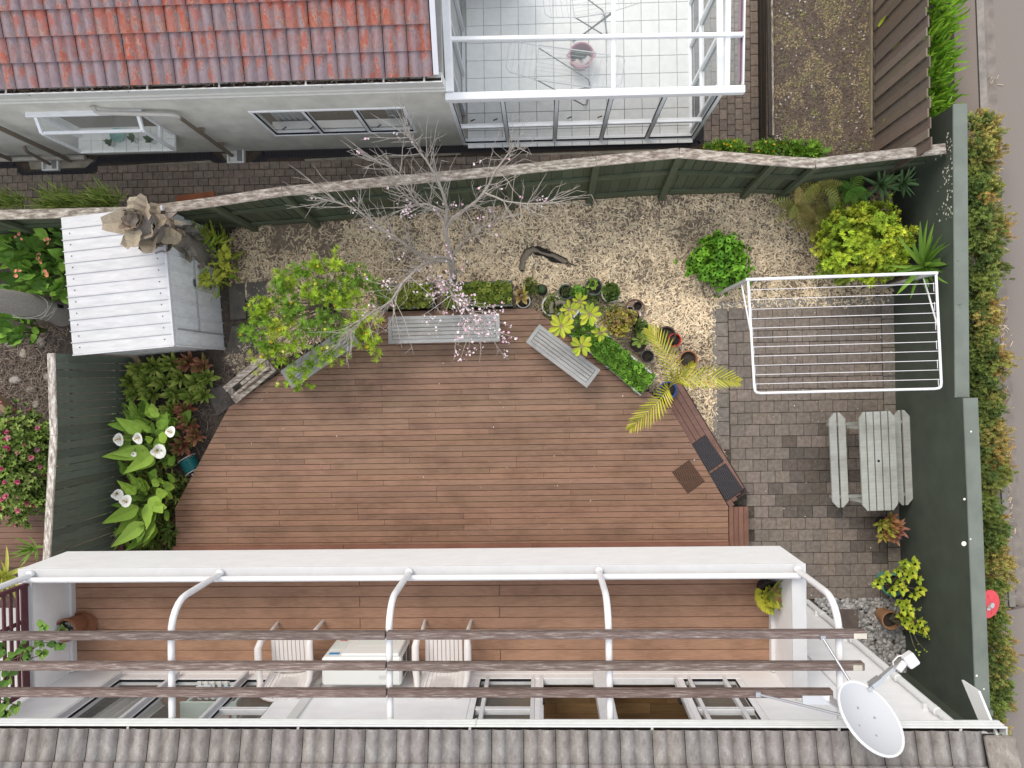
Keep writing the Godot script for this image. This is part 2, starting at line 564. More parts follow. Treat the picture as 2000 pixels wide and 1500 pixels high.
func setting() -> void:
	var g := mb(Color(0.12, 0.1, 0.08))
	g.sheet(rect2(-200, -200, 200, 200), -0.16)
	struct("ground", g, M.soil, "bare earth under the whole place")
	# road, channel, kerb, footpath: lines surveyed on the picture
	var ky := [-400, 0, 260, 600, 900, 1185]
	var joint := [1900, 1907, 1917, 1938, 1952, 1972]
	var kerb := [1914, 1921, 1932, 1948, 1965, 1984]
	var chan := [1930, 1938, 1949, 1967, 1984, 2004]
	var a := []; var b := []; var d := []; var e := []
	for k in ky.size():
		a.append(P(joint[k], ky[k], 0.02)); b.append(P(kerb[k], ky[k], 0.02))
		d.append(P(chan[k], ky[k], -0.1)); e.append(Vector3(30, -0.1, P(0, ky[k], -0.1).z))
	var rd := mb(Color(0.27, 0.235, 0.213))
	rd.strip(d, e)
	rd.strip([Vector3(d[5].x, -0.1, d[5].z), Vector3(d[5].x + 0.2, -0.1, 16)], [Vector3(30, -0.1, d[5].z), Vector3(30, -0.1, 16)])
	var back := []
	for p in d: back.append(p + Vector3(0, 0, 0))
	struct("road", rd, M.asphalt, "grey-brown asphalt road along the right edge")
	var kb := mb(Color(0.3, 0.27, 0.245))
	var kf := []
	for p in b: kf.append(Vector3(p.x + 0.015, -0.09, p.z))
	kb.strip(a, b)
	kb.strip(b, kf)
	struct("kerb", kb, M.concrete, "pale concrete kerb beside the road")
	var ch := mb(Color(0.27, 0.235, 0.21))
	var cf := []
	for p in d: cf.append(Vector3(p.x + 0.012, -0.094, p.z))
	var kf2 := []
	for p in kf: kf2.append(Vector3(p.x, -0.096, p.z))
	ch.strip(kf2, cf)
	struct("gutter_channel", ch, M.concrete, "concrete channel between kerb and asphalt")
	var fp := mb(Color(0.25, 0.205, 0.18))
	var f0 := []; var f1 := []
	for p in a:
		f0.append(Vector3(6.6, 0.014, p.z)); f1.append(Vector3(p.x - 0.02, 0.014, p.z))
	fp.strip(f0, f1)
	struct("footpath", fp, M.asphalt, "worn concrete footpath between the planting and the kerb")
	var ve := mb(Color(0.1, 0.08, 0.06))
	ve.sheet(rect2(6.15, -9, 6.95, a[5].z + 0.3), 0.019)
	struct("verge", ve, M.soil, "narrow strip of earth outside the green wall")
	var dw := mb(Color(0.27, 0.235, 0.213))
	dw.prism(PackedVector2Array([Vector2(6.3, a[5].z + 0.31), Vector2(d[5].x - 0.02, a[5].z + 0.01), Vector2(d[5].x + 0.19, 16), Vector2(6.3, 16)]), -0.15, 0.008)
	struct("driveway", dw, M.asphalt, "asphalt crossing at the bottom right")
	var joints := mb(Color(0.03, 0.028, 0.025))
	var j0 := []; var j1 := []
	for p in a:
		j0.append(Vector3(p.x - 0.021, 0.016, p.z)); j1.append(Vector3(p.x + 0.001, 0.0165, p.z))
	joints.strip(j0, j1)
	struct("footpath_joint", joints, M.matt, "dark joint between footpath and kerb")
	# gardens
	var ys := mb(Color(0.13, 0.105, 0.085))
	ys.sheet(rect2(-14, -12, 6.2, 9), -0.02)
	struct("garden_soil", ys, M.soil, "dark garden soil")
	mulch_poly = poly([[440, 470], [470, 436], [640, 430], [820, 416], [1000, 392], [1290, 374], [1460, 366], [1660, 380], [1742, 350], [1744, 600], [1397, 607], [1406, 860], [1440, 950], [1310, 790], [1040, 612], [735, 612], [560, 700], [480, 760], [440, 700], [520, 620], [450, 560]], 0.0)
	var ms := mb(Color(0.34, 0.265, 0.195))
	ms.sheet(mulch_poly, -0.004)
	struct("mulch_bed", ms, M.soil, "bed of pale wood chips behind the deck")
	# wood chips
	var cm := mb()
	var cmats := []
	cm.box(Transform3D(Basis(), Vector3.ZERO), Vector3(0.07, 0.005, 0.015))
	var xs := []; var cs := []
	var fn := FastNoiseLite.new()
	fn.seed = 5; fn.frequency = 0.9
	fn.fractal_octaves = 3
	var lo := Vector2(1e9, 1e9); var hi := Vector2(-1e9, -1e9)
	for p in mulch_poly:
		lo = lo.min(p); hi = hi.max(p)
	while xs.size() < 46000:
		var q := Vector2(rf(lo.x, hi.x), rf(lo.y, hi.y))
		if not inside(q, mulch_poly): continue
		var dark := fn.get_noise_2d(q.x, q.y)
		# thinner and darker towards the fence and towards both ends
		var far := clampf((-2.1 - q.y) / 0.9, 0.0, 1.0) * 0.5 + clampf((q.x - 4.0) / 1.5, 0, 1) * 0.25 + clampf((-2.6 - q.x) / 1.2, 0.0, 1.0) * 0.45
		if rf(-0.5, 1.0) < dark * 1.1 + far - 0.3: continue
		var s := rf(0.5, 1.45)
		var t := aim(Vector3(q.x, rf(0.0, 0.02), q.y), rf(0, TAU), rf(-0.3, 0.3), rf(-0.5, 0.5))
		t.basis = t.basis.scaled_local(Vector3(s * rf(0.5, 1.3), 1, s * rf(0.6, 1.3)))
		xs.append(t)
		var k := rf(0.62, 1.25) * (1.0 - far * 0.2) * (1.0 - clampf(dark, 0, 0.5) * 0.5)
		var pale := rf(0, 1)
		cs.append(Color(0.75 * k, lerpf(0.58, 0.64, pale) * k, lerpf(0.385, 0.46, pale) * k) if rf(0, 1) > 0.12 else Color(0.24, 0.18, 0.135))
	var chips := many("wood_chips", cm.mesh(), M.matt, xs, cs)
	chips.set_meta("label", "pale wood chip mulch spread over the bed behind the deck")
	chips.set_meta("category", "wood chips")
	# raised bed soil, top right
	var rs := mb(Color(0.2, 0.155, 0.118))
	rs.sheet(poly([[1497, -400], [1712, -400], [1712, 330], [1497, 330]], 0.4), 0.4)
	struct("raised_bed_soil", rs, M.soil, "bare raised bed of mossy soil behind the timber edge")
	xs = []; cs = []
	var bits := mb()
	bits.box(Transform3D(), Vector3(0.03, 0.014, 0.02), 0.005)
	var bed := poly([[1500, -60], [1705, -60], [1705, 310], [1500, 310]], 0.4)
	lo = bed[0]; hi = bed[2]
	for k in 9000:
		var q := Vector2(rf(lo.x, hi.x), rf(lo.y, hi.y))
		var s := rf(0.3, 1.3)
		xs.append(aim(Vector3(q.x, 0.4, q.y), rf(0, TAU), rf(-0.4, 0.4), rf(-0.4, 0.4), s))
		var dn := fn.get_noise_2d(q.x * 1.7 + 30, q.y * 1.7)
		if dn > 0.05 and rf(0, 1) < 0.75: cs.append(vary(Color(0.27, 0.215, 0.12) if dn < 0.3 else Color(0.21, 0.185, 0.09), 0.25))
		elif rf(0, 1) < 0.03: cs.append(Color(0.5, 0.46, 0.4))
		elif dn < -0.3 and rf(0, 1) < 0.3: cs.append(vary(Color(0.2, 0.2, 0.07), 0.3))
		else: cs.append(vary(Color(0.11, 0.083, 0.066), 0.4))
	var cr := many("soil_crumbs", bits.mesh(), M.matt, xs, cs)
	tag(cr, "crumbs of dry earth, bark and moss on the raised bed", "soil crumbs")
	# litter on the dry earth at the left
	xs = []; cs = []
	var tw := mb()
	tw.box(Transform3D(), Vector3(0.1, 0.004, 0.005))
	var areas := [[[-10, 640], [140, 640], [110, 690], [100, 820], [60, 830], [-10, 800]], [[400, 700], [480, 760], [420, 860], [350, 1000], [330, 1070], [240, 1075], [330, 860]], [[440, 680], [540, 690], [500, 730], [430, 800]]]
	for ar in areas:
		var q2 := poly(ar, 0.0)
		lo = Vector2(1e9, 1e9); hi = -lo
		for p in q2:
			lo = lo.min(p); hi = hi.max(p)
		var cnt := 0
		var want := 2600 if ar == areas[0] else 1500
		while cnt < want:
			var q := Vector2(rf(lo.x, hi.x), rf(lo.y, hi.y))
			cnt += 1
			if not inside(q, q2): continue
			var s := rf(0.3, 1.6)
			xs.append(aim(Vector3(q.x, rf(-0.01, 0.04), q.y), rf(0, TAU), rf(-0.2, 0.2), 0, s))
			cs.append(vary(Color(0.27, 0.22, 0.18) if rf(0, 1) < 0.5 else Color(0.16, 0.12, 0.1), 0.3))
	var li := many("twig_litter", tw.mesh(), M.matt, xs, cs)
	tag(li, "dry twigs and bark strips lying on bare soil by the left fence", "leaf litter")

# petals, crumbs and dry leaves that the wind left on hard surfaces
func strewn() -> void:
	var pm := mb()
	pm.blade(Vector3.ZERO, Vector3.RIGHT, Vector3.UP, 0.03, [0.002, 0.009, 0.008, 0.0], -0.8, 0.2)
	var xs := []; var cs := []
	for q in [[[1470, 600], [1740, 1165], 0.04, 110], [[450, 640], [1380, 1050], 0.303, 60], [[1100, 400], [1390, 600], 0.03, 60]]:
		for k in q[3]:
			xs.append(aim(P(rf(q[0][0], q[1][0]), rf(q[0][1], q[1][1]), q[2]), rf(0, TAU), rf(-0.2, 0.2), 0, rf(0.3, 0.9)))
			cs.append(Color(0.7, 0.64, 0.6) if rf(0, 1) < 0.7 else Color(0.4, 0.3, 0.15))
	tag(many("fallen_petals", pm.mesh(), M.matt, xs, cs), "tiny fallen petals and leaf bits strewn over deck, chips and patio", "petals")
	xs = []; cs = []
	var tw := mb()
	tw.box(Transform3D(), Vector3(0.07, 0.004, 0.009))
	for k in 900:
		var y := rf(150, 1190)
		var x := 1944 + 0.034 * (y - 300) + rng.randfn(0, 7)
		var dens := sin(y * 0.021) + sin(y * 0.05 + 1.0)
		if dens < rf(-1.5, 1.0): continue
		xs.append(aim(P(x, y, -0.085), rf(0, TAU), rf(-0.1, 0.1), 0, rf(0.4, 1.4)))
		cs.append(vary(Color(0.5, 0.4, 0.28) if rf(0, 1) < 0.6 else Color(0.2, 0.14, 0.1), 0.3))
	tag(many("gutter_litter", tw.mesh(), M.matt, xs, cs), "dry leaves and twigs lying along the road gutter", "leaf litter")

func paver_meshes(size: Vector3, col: Color, count: int, spread: float) -> Array:
	var out := []
	for k in count:
		var m := mb(vary(col, spread))
		m.box(Transform3D(), size, 0.007)
		out.append(m.mesh())
	return out

func paving() -> void:
	# ---------- patio
	var pat := Node3D.new()
	pat.name = "patio"
	add_child(pat)
	pat.set_meta("kind", "structure")
	pat.set_meta("label", "grey paved patio between deck and green wall")
	var ms := paver_meshes(Vector3(0.238, 0.06, 0.19), Color(0.265, 0.224, 0.192), 10, 0.12)
	var hs := paver_meshes(Vector3(0.2, 0.06, 0.232), Color(0.265, 0.228, 0.198), 6, 0.12)
	var dark_pavers := paver_meshes(Vector3(0.238, 0.06, 0.19), Color(0.165, 0.138, 0.12), 5, 0.14)
	var x0 := P(1424, 700, 0.03).x
	var x1 := P(1722, 700, 0.03).x
	var z0 := P(1500, 600, 0.03).z
	var z1 := P(1500, 1168, 0.03).z
	var rows := int(roundf((z1 - z0) / 0.198))
	var near_deck := poly([[1310, 790], [1466, 966], [1466, 1100], [1300, 1100]], 0.03)
	var house := rect2(-9, P(0, 1176, 0.03).z, P(1588, 0, 0.03).x, 9)
	for r in rows:
		var z := z0 + 0.198 * (r + 0.5)
		var shift := 0.0 if r % 2 == 0 else -0.5
		var n := int((x1 - x0 + 0.13) / 0.245)
		var lean := 0.018 * (r / float(rows))
		var xs := x0 + shift * 0.245 + lean
		var xe := x1 + 0.07 * (r / float(rows))
		for k in n + 3:
			var xa := maxf(xs + k * 0.245, x0)
			var xb := minf(xs + (k + 1) * 0.245, xe)
			if xb - xa < 0.05: continue
			var q := Vector2((xa + xb) / 2, z)
			if inside(q, near_deck) or inside(q, house): continue
			var t := Transform3D(Basis.from_euler(Vector3(rf(-0.015, 0.015), rf(-0.018, 0.018), rf(-0.015, 0.015))).scaled_local(Vector3((xb - xa - rf(0.002, 0.008)) / 0.238, 1, rf(0.985, 1.02))), Vector3(q.x, rf(-0.008, 0.002), z))
			# darker stones left of the picnic table and by the pots
			var dark_near := maxf(1.0 - q.distance_to(P2(1585, 925)) / 0.95, 1.0 - q.distance_to(P2(1700, 1060)) / 0.6)
			var pick_from: Array = dark_pavers if rf(0, 1) < dark_near * 1.3 else ms
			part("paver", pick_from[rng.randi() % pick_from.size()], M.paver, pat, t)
	for k in int((P(0, 850, 0.03).z - z0) / 0.24) + 2:
		part("edge_paver", hs[rng.randi() % hs.size()], M.paver, pat, Transform3D(Basis.from_euler(Vector3(0, rf(-0.01, 0.01), 0)), Vector3(x0 - 0.11, rf(-0.004, 0.002), z0 + 0.24 * (k + 0.5))))
	for k in int((z1 - z0) / 0.24):
		var zz := z0 + 0.24 * (k + 0.5)
		part("edge_paver", hs[rng.randi() % hs.size()], M.paver, pat, Transform3D(Basis.from_euler(Vector3(0, rf(-0.01, 0.01), 0)), Vector3(x1 + 0.115 + 0.07 * k * 0.24 / (z1 - z0), rf(-0.004, 0.002), zz)))
	var bs := mb(Color(0.13, 0.112, 0.088))
	bs.sheet(PackedVector2Array([Vector2(x0 - 0.22, z0), Vector2(x1 + 0.24, z0), Vector2(x1 + 0.32, z1 + 0.02), Vector2(x0 - 0.2, z1 + 0.02)]), 0.006)
	struct("patio_bedding_sand", bs, M.soil, "dark sand in the joints of the patio")
	var ed := mb(Color(0.27, 0.25, 0.22))
	ed.prism(poly([[1392, 602], [1397, 602], [1404, 872], [1394, 850]], 0.03), -0.02, 0.02)
	ed.prism(PackedVector2Array([Vector2(x0 - 0.22, z0 - 0.11), Vector2(x1 + 0.24, z0 - 0.14), Vector2(x1 + 0.24, z0 - 0.01), Vector2(x0 - 0.22, z0 - 0.01)]), -0.02, 0.018)
	struct("patio_edging", ed, M.concrete, "concrete haunch along the edge of the patio")
	# ---------- neighbour's brick paths
	var o := P(0, 307, 0); var u := (P(905, 284, 0) - o).normalized()
	var w := Vector3(-u.z, 0, u.x)
	var np := Node3D.new()
	np.name = "neighbour_path"
	add_child(np)
	np.set_meta("kind", "structure")
	np.set_meta("label", "dark brown brick path between the neighbouring house and the green fence")
	var br := paver_meshes(Vector3(0.174, 0.06, 0.126), Color(0.29, 0.228, 0.187), 8, 0.14)
	for r in 8:
		for k in 76:
			var p := o + w * (0.2 + 0.132 * (r + 0.5)) + u * (-0.3 + 0.18 * (k + (0.5 if r % 2 else 0.0)))
			var lim := back_top(p.x)
			if p.z > lim + 0.12 or p.x > P(1440, 290, 0).x: continue
			if in_drain_bay(p): continue
			part("brick", br[rng.randi() % br.size()], M.paver, np, Transform3D(along(o, o + u) * Basis.from_euler(Vector3(rf(-0.01, 0.01), rf(-0.01, 0.01), 0)), p + Vector3.UP * rf(-0.006, 0.0)))
	var sp := Node3D.new()
	sp.name = "side_path"
	add_child(sp)
	sp.set_meta("kind", "structure")
	sp.set_meta("label", "brown brick path between glass sunroom and timber retaining edge")
	var p0 := P(1374, 288, 0)
	for c in 8:
		for r in 24:
			var p := p0 + u * (0.132 * (c + 0.5)) - w * (0.18 * (r + (0.5 if c % 2 else 0.0)))
			if p.x > P(1482, 200, 0).x or p.z < -8.3: continue
			part("brick", br[rng.randi() % br.size()], M.paver, sp, Transform3D(along(o, o + u) * Basis(Vector3.UP, PI / 2) * Basis.from_euler(Vector3(rf(-0.015, 0.015), rf(-0.012, 0.012), 0)), p + Vector3.UP * rf(-0.008, 0.0)))
	var js := mb(Color(0.11, 0.085, 0.06))
	js.sheet(PackedVector2Array([P2(-200, 300), P2(1400, 262), P2(1400, -300), P2(1490, -300), P2(1490, 300), P2(900, 370), P2(-200, 470)]), -0.006)
	struct("path_bedding_soil", js, M.soil, "earth in the joints of the brick paths")
	# ---------- loose slabs near the shed
	for s in [["large square concrete slab in the soil beside the shed doors", [[446, 557], [478, 552], [481, 622], [450, 625]]], ["concrete slab between shed doors and yellow flowering shrub, beside a smaller one", [[482, 552], [520, 548], [522, 612], [484, 618]]], ["concrete slab below the shed doors near the pallet", [[452, 637], [500, 632], [503, 690], [440, 692]]], ["dark concrete slab by the corner of the deck under the pallet", [[400, 762], [436, 752], [462, 785], [425, 812]]]]:
		var m := mb(vary(Color(0.14, 0.125, 0.11), 0.12))
		m.prism(poly(s[1], 0.02), -0.05, 0.02 + rf(0, 0.012), 0.006)
		tag(obj("stepping_slab", m, M.concrete), s[0], "stepping slab")
	# ---------- river pebbles by the house corner
	var pb := mb()
	pb.ball(Transform3D(Basis().scaled(Vector3(0.04, 0.018, 0.028)), Vector3.ZERO), 7, 4)
	var xs := []; var cs := []
	var area := poly([[1585, 1168], [1760, 1168], [1772, 1322], [1752, 1330]], 0.0)
	var lo := Vector2(1e9, 1e9); var hi := -lo
	for p in area:
		lo = lo.min(p); hi = hi.max(p)
	for k in 2600:
		var q := Vector2(rf(lo.x, hi.x), rf(lo.y, hi.y))
		if not inside(q, area): continue
		xs.append(aim(Vector3(q.x, rf(0.0, 0.03), q.y), rf(0, TAU), rf(-0.3, 0.3), rf(-0.3, 0.3), rf(0.7, 1.3)))
		var k2 := rf(0.18, 0.52)
		cs.append(Color(k2, k2 * 0.97, k2 * 0.94))
	tag(many("river_pebbles", pb.mesh(), M.stone, xs, cs), "grey river pebbles between the house corner and the green wall", "pebbles")
	var pc := mb(Color(0.15, 0.12, 0.105))
	pc.prism(poly([[1638, 1190], [1677, 1190], [1677, 1230], [1638, 1230]], 0.05), -0.02, 0.05, 0.005)
	tag(obj("inspection_cover", pc, M.concrete), "square dark concrete cover set among the grey pebbles", "drain cover")

# world z of the top edge of the back fence at the place x
func back_top(x: float) -> float:
	var best := -99.0
	for k in fence_top.size() - 1:
		# the line of sight over the fence meets the ground here
		var a: Vector3 = eye + (fence_top[k] - eye) * (H / (H - fence_top[k].y))
		var b: Vector3 = eye + (fence_top[k + 1] - eye) * (H / (H - fence_top[k + 1].y))
		if x >= a.x and x <= b.x: best = lerpf(a.z, b.z, (x - a.x) / (b.x - a.x))
	return best

func in_drain_bay(p: Vector3) -> bool:
	for q in [[28, 196, 344], [414, 516, 336]]:
		if p.x > P(q[0], 320).x and p.x < P(q[1], 320).x and p.z < P(0, q[2]).z: return true
	return false

# ---------- fences and walls
var fence_foot := []
var fence_top := []

func fence_points() -> void:
	var foot := [[-160, 500], [130, 468], [380, 449], [500, 441], [620, 434], [800, 418], [1000, 399], [1150, 390], [1290, 381], [1450, 377], [1520, 380], [1742, 352]]
	var topy := [432, 418, 411, 393, 372, 352, 331, 313, 297, 312, 317, 288]
	var topx := [-350, -14, 275, 413, 552, 760, 991, 1164, 1326, 1511, 1592, 1846]
	for k in foot.size():
		fence_foot.append(P(foot[k][0], foot[k][1], 0.0))
		fence_top.append(P(topx[k], topy[k], 1.65))

func walls_and_fences() -> void:
	var green := Color(0.102, 0.122, 0.076)
	var bf := thing("back_fence", "long dark green board fence with weathered grey capping behind the wood chip bed", "fence", (fence_foot[5] + fence_foot[6]) / 2)
	for k in fence_foot.size() - 1:
		var a: Vector3 = fence_foot[k]; var b: Vector3 = fence_foot[k + 1]
		var c: Vector3 = fence_top[k]; var d: Vector3 = fence_top[k + 1]
		var n := (b - a).cross(c - a).normalized()
		if n.z < 0: n = -n
		var count := int(roundf((b - a).length() / 0.155))
		for i in count:
			var f0 := (i + 0.5) / count
			var bw := (b - a).length() / count - rf(0.004, 0.012)
			var m := mb(vary(green, 0.22))
			m.beam(a.lerp(b, f0) - n * rf(0.0, 0.006), c.lerp(d, f0) - Vector3(0, rf(0.0, 0.02), 0) - n * rf(0, 0.006), bw, 0.018, n)
			obj("board", m, M.wood_up, bf)
		for h in [0.16, 0.62]:
			var m := mb(vary(green * 1.1, 0.1))
			m.beam(a.lerp(c, h) + n * 0.035, b.lerp(d, h) + n * 0.035, 0.09, 0.045, n)
			obj("rail", m, M.wood_x, bf)
		var pm := mb(vary(green * 1.05, 0.1))
		pm.beam(a + n * 0.075 - Vector3.UP * 0.02, c + n * 0.07 - Vector3.UP * 0.01, 0.1, 0.07, n)
		if k > 0: obj("post", pm, M.wood_up, bf)
		var cm := mb(vary(Color(0.56, 0.54, 0.51), 0.1))
		cm.beam(c + Vector3(0, 0.012, 0) + n * 0.02, d + Vector3(0, 0.012 + rf(-0.004, 0.004), 0) + n * 0.02, 0.15, 0.035, Vector3.UP, 0.008)
		obj("capping", cm, M.worn_x, bf)
	# left fence: boards seen from their front, cap bleached white
	var lt := line([[101, 690], [106, 850], [98, 990], [92, 1100], [86, 1240]], 2.0)
	var lf := thing("side_fence", "dark green fence of upright boards with bleached white top edge beside calla lilies", "fence", Vector3(lt[1].x, 0, lt[1].z))
	for k in 4:
		var c: Vector3 = lt[k]; var d: Vector3 = lt[k + 1]
		var count := int(roundf((d - c).length() / 0.125))
		for i in count:
			var m := mb(vary(Color(0.13, 0.148, 0.118), 0.16))
			var p := c.lerp(d, (i + 0.5) / count)
			var w := (d - c).length() / count - (0.016 if (i + k) % 3 else 0.005)
			m.beam(Vector3(p.x + rf(0.02, 0.03), 0.0, p.z), p + Vector3(rf(0.02, 0.026), -0.01, 0), w, 0.02, Vector3.RIGHT)
			obj("board", m, M.wood_up, lf)
		var cm := mb(Color(0.84, 0.84, 0.83))
		cm.beam(c + Vector3(0.0, 0.01, 0), d + Vector3(0.0, 0.01, 0), 0.11, 0.04, Vector3.UP, 0.008)
		obj("capping", cm, M.worn_z, lf)
		for h in [0.4, 1.6]:
			var m := mb(Color(0.1, 0.09, 0.075))
			m.beam(Vector3(c.x - 0.02, h, c.z), Vector3(d.x - 0.02, h, d.z), 0.05, 0.08)
			obj("rail", m, M.wood_z, lf)
	# dark brown boundary fence at the top right, with the raised bed before it
	var sf := thing("street_fence", "dark brown weathered board fence between the raised bed and the strappy leaves", "fence", P(1705, 150, 0.4))
	var s0 := P(1705, -330, 0.4); var s1 := P(1707, 352, 0.4)
	var t0 := Vector3(P(1806, 0, 2.05).x, 2.05, s0.z); var t1 := Vector3(P(1814, 290, 2.05).x, 2.05, s1.z)
	for i in 40:
		var f0 := (i + 0.5) / 40
		var bw := (s1 - s0).length() / 40
		var m := mb(vary(Color(0.19, 0.15, 0.12), 0.25))
		var dx := 0.028 * (i % 2) + rf(0, 0.006)
		m.beam(s0.lerp(s1, f0) - Vector3.UP * 0.06 + Vector3(dx, 0, 0), t0.lerp(t1, f0) + Vector3(dx, rf(-0.015, 0.015), 0), bw + (0.015 if i % 2 else -0.022), 0.02, Vector3.RIGHT)
		obj("board", m, M.wood_up, sf)
	for h in [0.25, 0.8]:
		var m := mb(Color(0.07, 0.06, 0.05))
		m.beam(s0.lerp(t0, h) + Vector3(0.06, 0, 0), s1.lerp(t1, h) + Vector3(0.06, 0, 0), 0.09, 0.045, Vector3.RIGHT)
		obj("rail", m, M.wood_z, sf)
	var kbm := mb(Color(0.26, 0.22, 0.15))
	kbm.beam(s0 + Vector3(-0.035, 0.03, 0), P(1701, 250, 0.43), 0.03, 0.05)
	obj("gravel_board", kbm, M.wood_z, sf)
	# retaining edge
	var rw := thing("retaining_edge", "low dark timber retaining edge between brick side path and raised bed", "retaining wall", P(1482, 150, 0.0))
	var r0 := P(1478, -330, 0); var r1 := P(1485, 282, 0)
	for k in 3:
		var m := mb(vary(Color(0.05, 0.04, 0.032), 0.15))
		var y := 0.075 + 0.15 * k
		m.beam(Vector3(r0.x + 0.012 * k, y, r0.z), Vector3(r1.x + 0.012 * k, y, r1.z), 0.045, 0.146)
		obj("board", m, M.wood_z, rw)
	var cm2 := mb(Color(0.5, 0.46, 0.4))
	cm2.beam(Vector3(r0.x + 0.075, 0.455, r0.z), Vector3(r1.x + 0.07, 0.455, r1.z), 0.03, 0.02)
	obj("capping", cm2, M.worn_z, rw)
	# green rendered wall on the right, stepped coping
	var gw := thing("garden_wall", "tall dark green rendered masonry wall with grey-green stepped coping along the road side", "wall", P(1750, 800, 0.0))
	var secs := [[P(1743, 283, 0.0), P(1747, 771, 0.0), 1.77], [P(1747, 771, 0.0), P(1768, 1286, 0.0), 1.97], [P(1768, 1286, 0.0), P(1772, 1440, 0.0), 2.17]]
	var wc := Color(0.073, 0.088, 0.069)
	for s in secs:
		var a: Vector3 = s[0]; var b: Vector3 = s[1]
		var m := mb(wc)
		m.prism(PackedVector2Array([Vector2(a.x, a.z), Vector2(b.x, b.z), Vector2(b.x + 0.18, b.z), Vector2(a.x + 0.18, a.z)]), -0.1, s[2])
		obj("wall_panel", m, M.render, gw)
		var c := mb(Color(0.17, 0.195, 0.17))
		c.prism(PackedVector2Array([Vector2(a.x - 0.012, a.z - 0.006), Vector2(b.x - 0.012, b.z - 0.003), Vector2(b.x + 0.19, b.z - 0.003), Vector2(a.x + 0.19, a.z - 0.006)]), s[2] - 0.0, s[2] + 0.025, 0.008)
		obj("coping", c, M.render, gw)
	var kick := mb(Color(0.17, 0.195, 0.17))
	var e: Vector3 = secs[2][0]
	kick.prism(PackedVector2Array([Vector2(e.x - 0.0, e.z - 0.09), Vector2(e.x + 0.17, e.z - 0.09), Vector2(e.x + 0.17, e.z - 0.012), Vector2(e.x - 0.0, e.z - 0.012)]), 1.996, 2.08)
	obj("coping_step", kick, M.render, gw)
	# bare spots where paint flaked off near the top of the wall
	var fl := mb(Color(0.62, 0.6, 0.52))
	for k in 90:
		var z := lerpf(P(0, 320, 1.5).z, P(0, 480, 1.5).z, pow(rf(0, 1), 0.8))
		var y := 1.74 - absf(rng.randfn(0, 0.16))
		var xx: float = lerpf(secs[0][0].x, secs[0][1].x, (z - secs[0][0].z) / (secs[0][1].z - secs[0][0].z)) - 0.0015
		var r := rf(0.006, 0.022)
		var cen := Vector3(xx, y, z)
		var i0 := fl.put(cen, Vector3.LEFT)
		for s in 7: fl.put(cen + Vector3(0, cos(TAU * s / 7) * r * rf(0.5, 1.2), sin(TAU * s / 7) * r * rf(0.5, 1.2)), Vector3.LEFT)
		for s in 7: fl.ix.append_array(PackedInt32Array([i0, i0 + 1 + s, i0 + 1 + (s + 1) % 7]))
	obj("flaked_paint", fl, M.matt, gw).set_meta("kind", "stuff")
	# scuffs, scratches and thin drip lines on the painted render
	var sk := mb(Color(0.4, 0.41, 0.37))
	for k in 60:
		var z := rf(-2.3, 4.2)
		var y := pow(rf(0, 1), 0.7) * 1.6 + 0.1
		var xx: float = lerpf(secs[0][0].x, secs[1][1].x, (z - secs[0][0].z) / (secs[1][1].z - secs[0][0].z)) - 0.004
		var an := rf(0, TAU) if k < 35 else PI / 2 + rf(-0.1, 0.1)
		var ln := rf(0.02, 0.12) if k < 35 else rf(0.05, 0.35)
		sk.col = Color(0.4, 0.41, 0.37) if k % 3 else Color(0.17, 0.19, 0.15)
		sk.beam(Vector3(xx, y, z), Vector3(xx, y + sin(an) * ln, z + cos(an) * ln), rf(0.005, 0.011), 0.004, Vector3.LEFT)
	obj("scuff_marks", sk, M.matt, gw).set_meta("kind", "stuff")
	for q in [[1883, 1062, 0.035], [1884, 975, 0.018], [1897, 843, 0.014], [1896, 1053, 0.012], [1908, 1320, 0.016], [1922, 1346, 0.012]]:
		var sp := mb(Color(0.7, 0.68, 0.62))
		var hh: float = 2.0 if q[1] < 1286 else 2.2
		var cc := P(q[0], q[1], hh)
		sp.lathe(Transform3D(Basis(), Vector3(cc.x, hh - 0.004, cc.z)), [Vector2(q[2], 0), Vector2(q[2] * 0.9, 0.002), Vector2(0, 0.0025)], 9)
		obj("lichen_spot", sp, M.matt, gw)
	# short wall that closes the gap between house and green wall
	var tw := thing("return_wall", "short dark green rendered wall joining the house corner to the tall garden wall", "wall", P(1765, 1322, 0))
	var m3 := mb(wc)
	var q0 := P(1745, 1312, 0)
	m3.prism(PackedVector2Array([Vector2(4.64, q0.z), Vector2(P(1771, 1312, 0).x - 0.003, q0.z), Vector2(P(1771, 1312, 0).x - 0.003, q0.z + 0.15), Vector2(4.64, q0.z + 0.15)]), -0.1, 2.15)
	obj("wall_panel", m3, M.render, tw)

# ---------- buildings
func fr(o: Vector3, u: Vector3, n: Vector3, s: float, y: float, d := 0.0) -> Vector3:
	return o + u * s + Vector3.UP * y + n * d

func wall_holes(m: MB, o: Vector3, u: Vector3, n: Vector3, s0: float, s1: float, y0: float, y1: float, holes: Array, th := 0.15) -> void:
	var b := Basis(u, Vector3.UP, n)
	var at := s0
	var put := func(a: float, c: float, lo: float, hi: float) -> void:
		if c - a > 0.001 and hi - lo > 0.001:
			m.box(Transform3D(b, fr(o, u, n, (a + c) / 2, (lo + hi) / 2, -th / 2)), Vector3(c - a, hi - lo, th))
	for h in holes:
		put.call(at, h[0], y0, y1)
		put.call(h[0], h[1], y0, h[2])
		put.call(h[0], h[1], h[3], y1)
		at = h[1]
	put.call(at, s1, y0, y1)

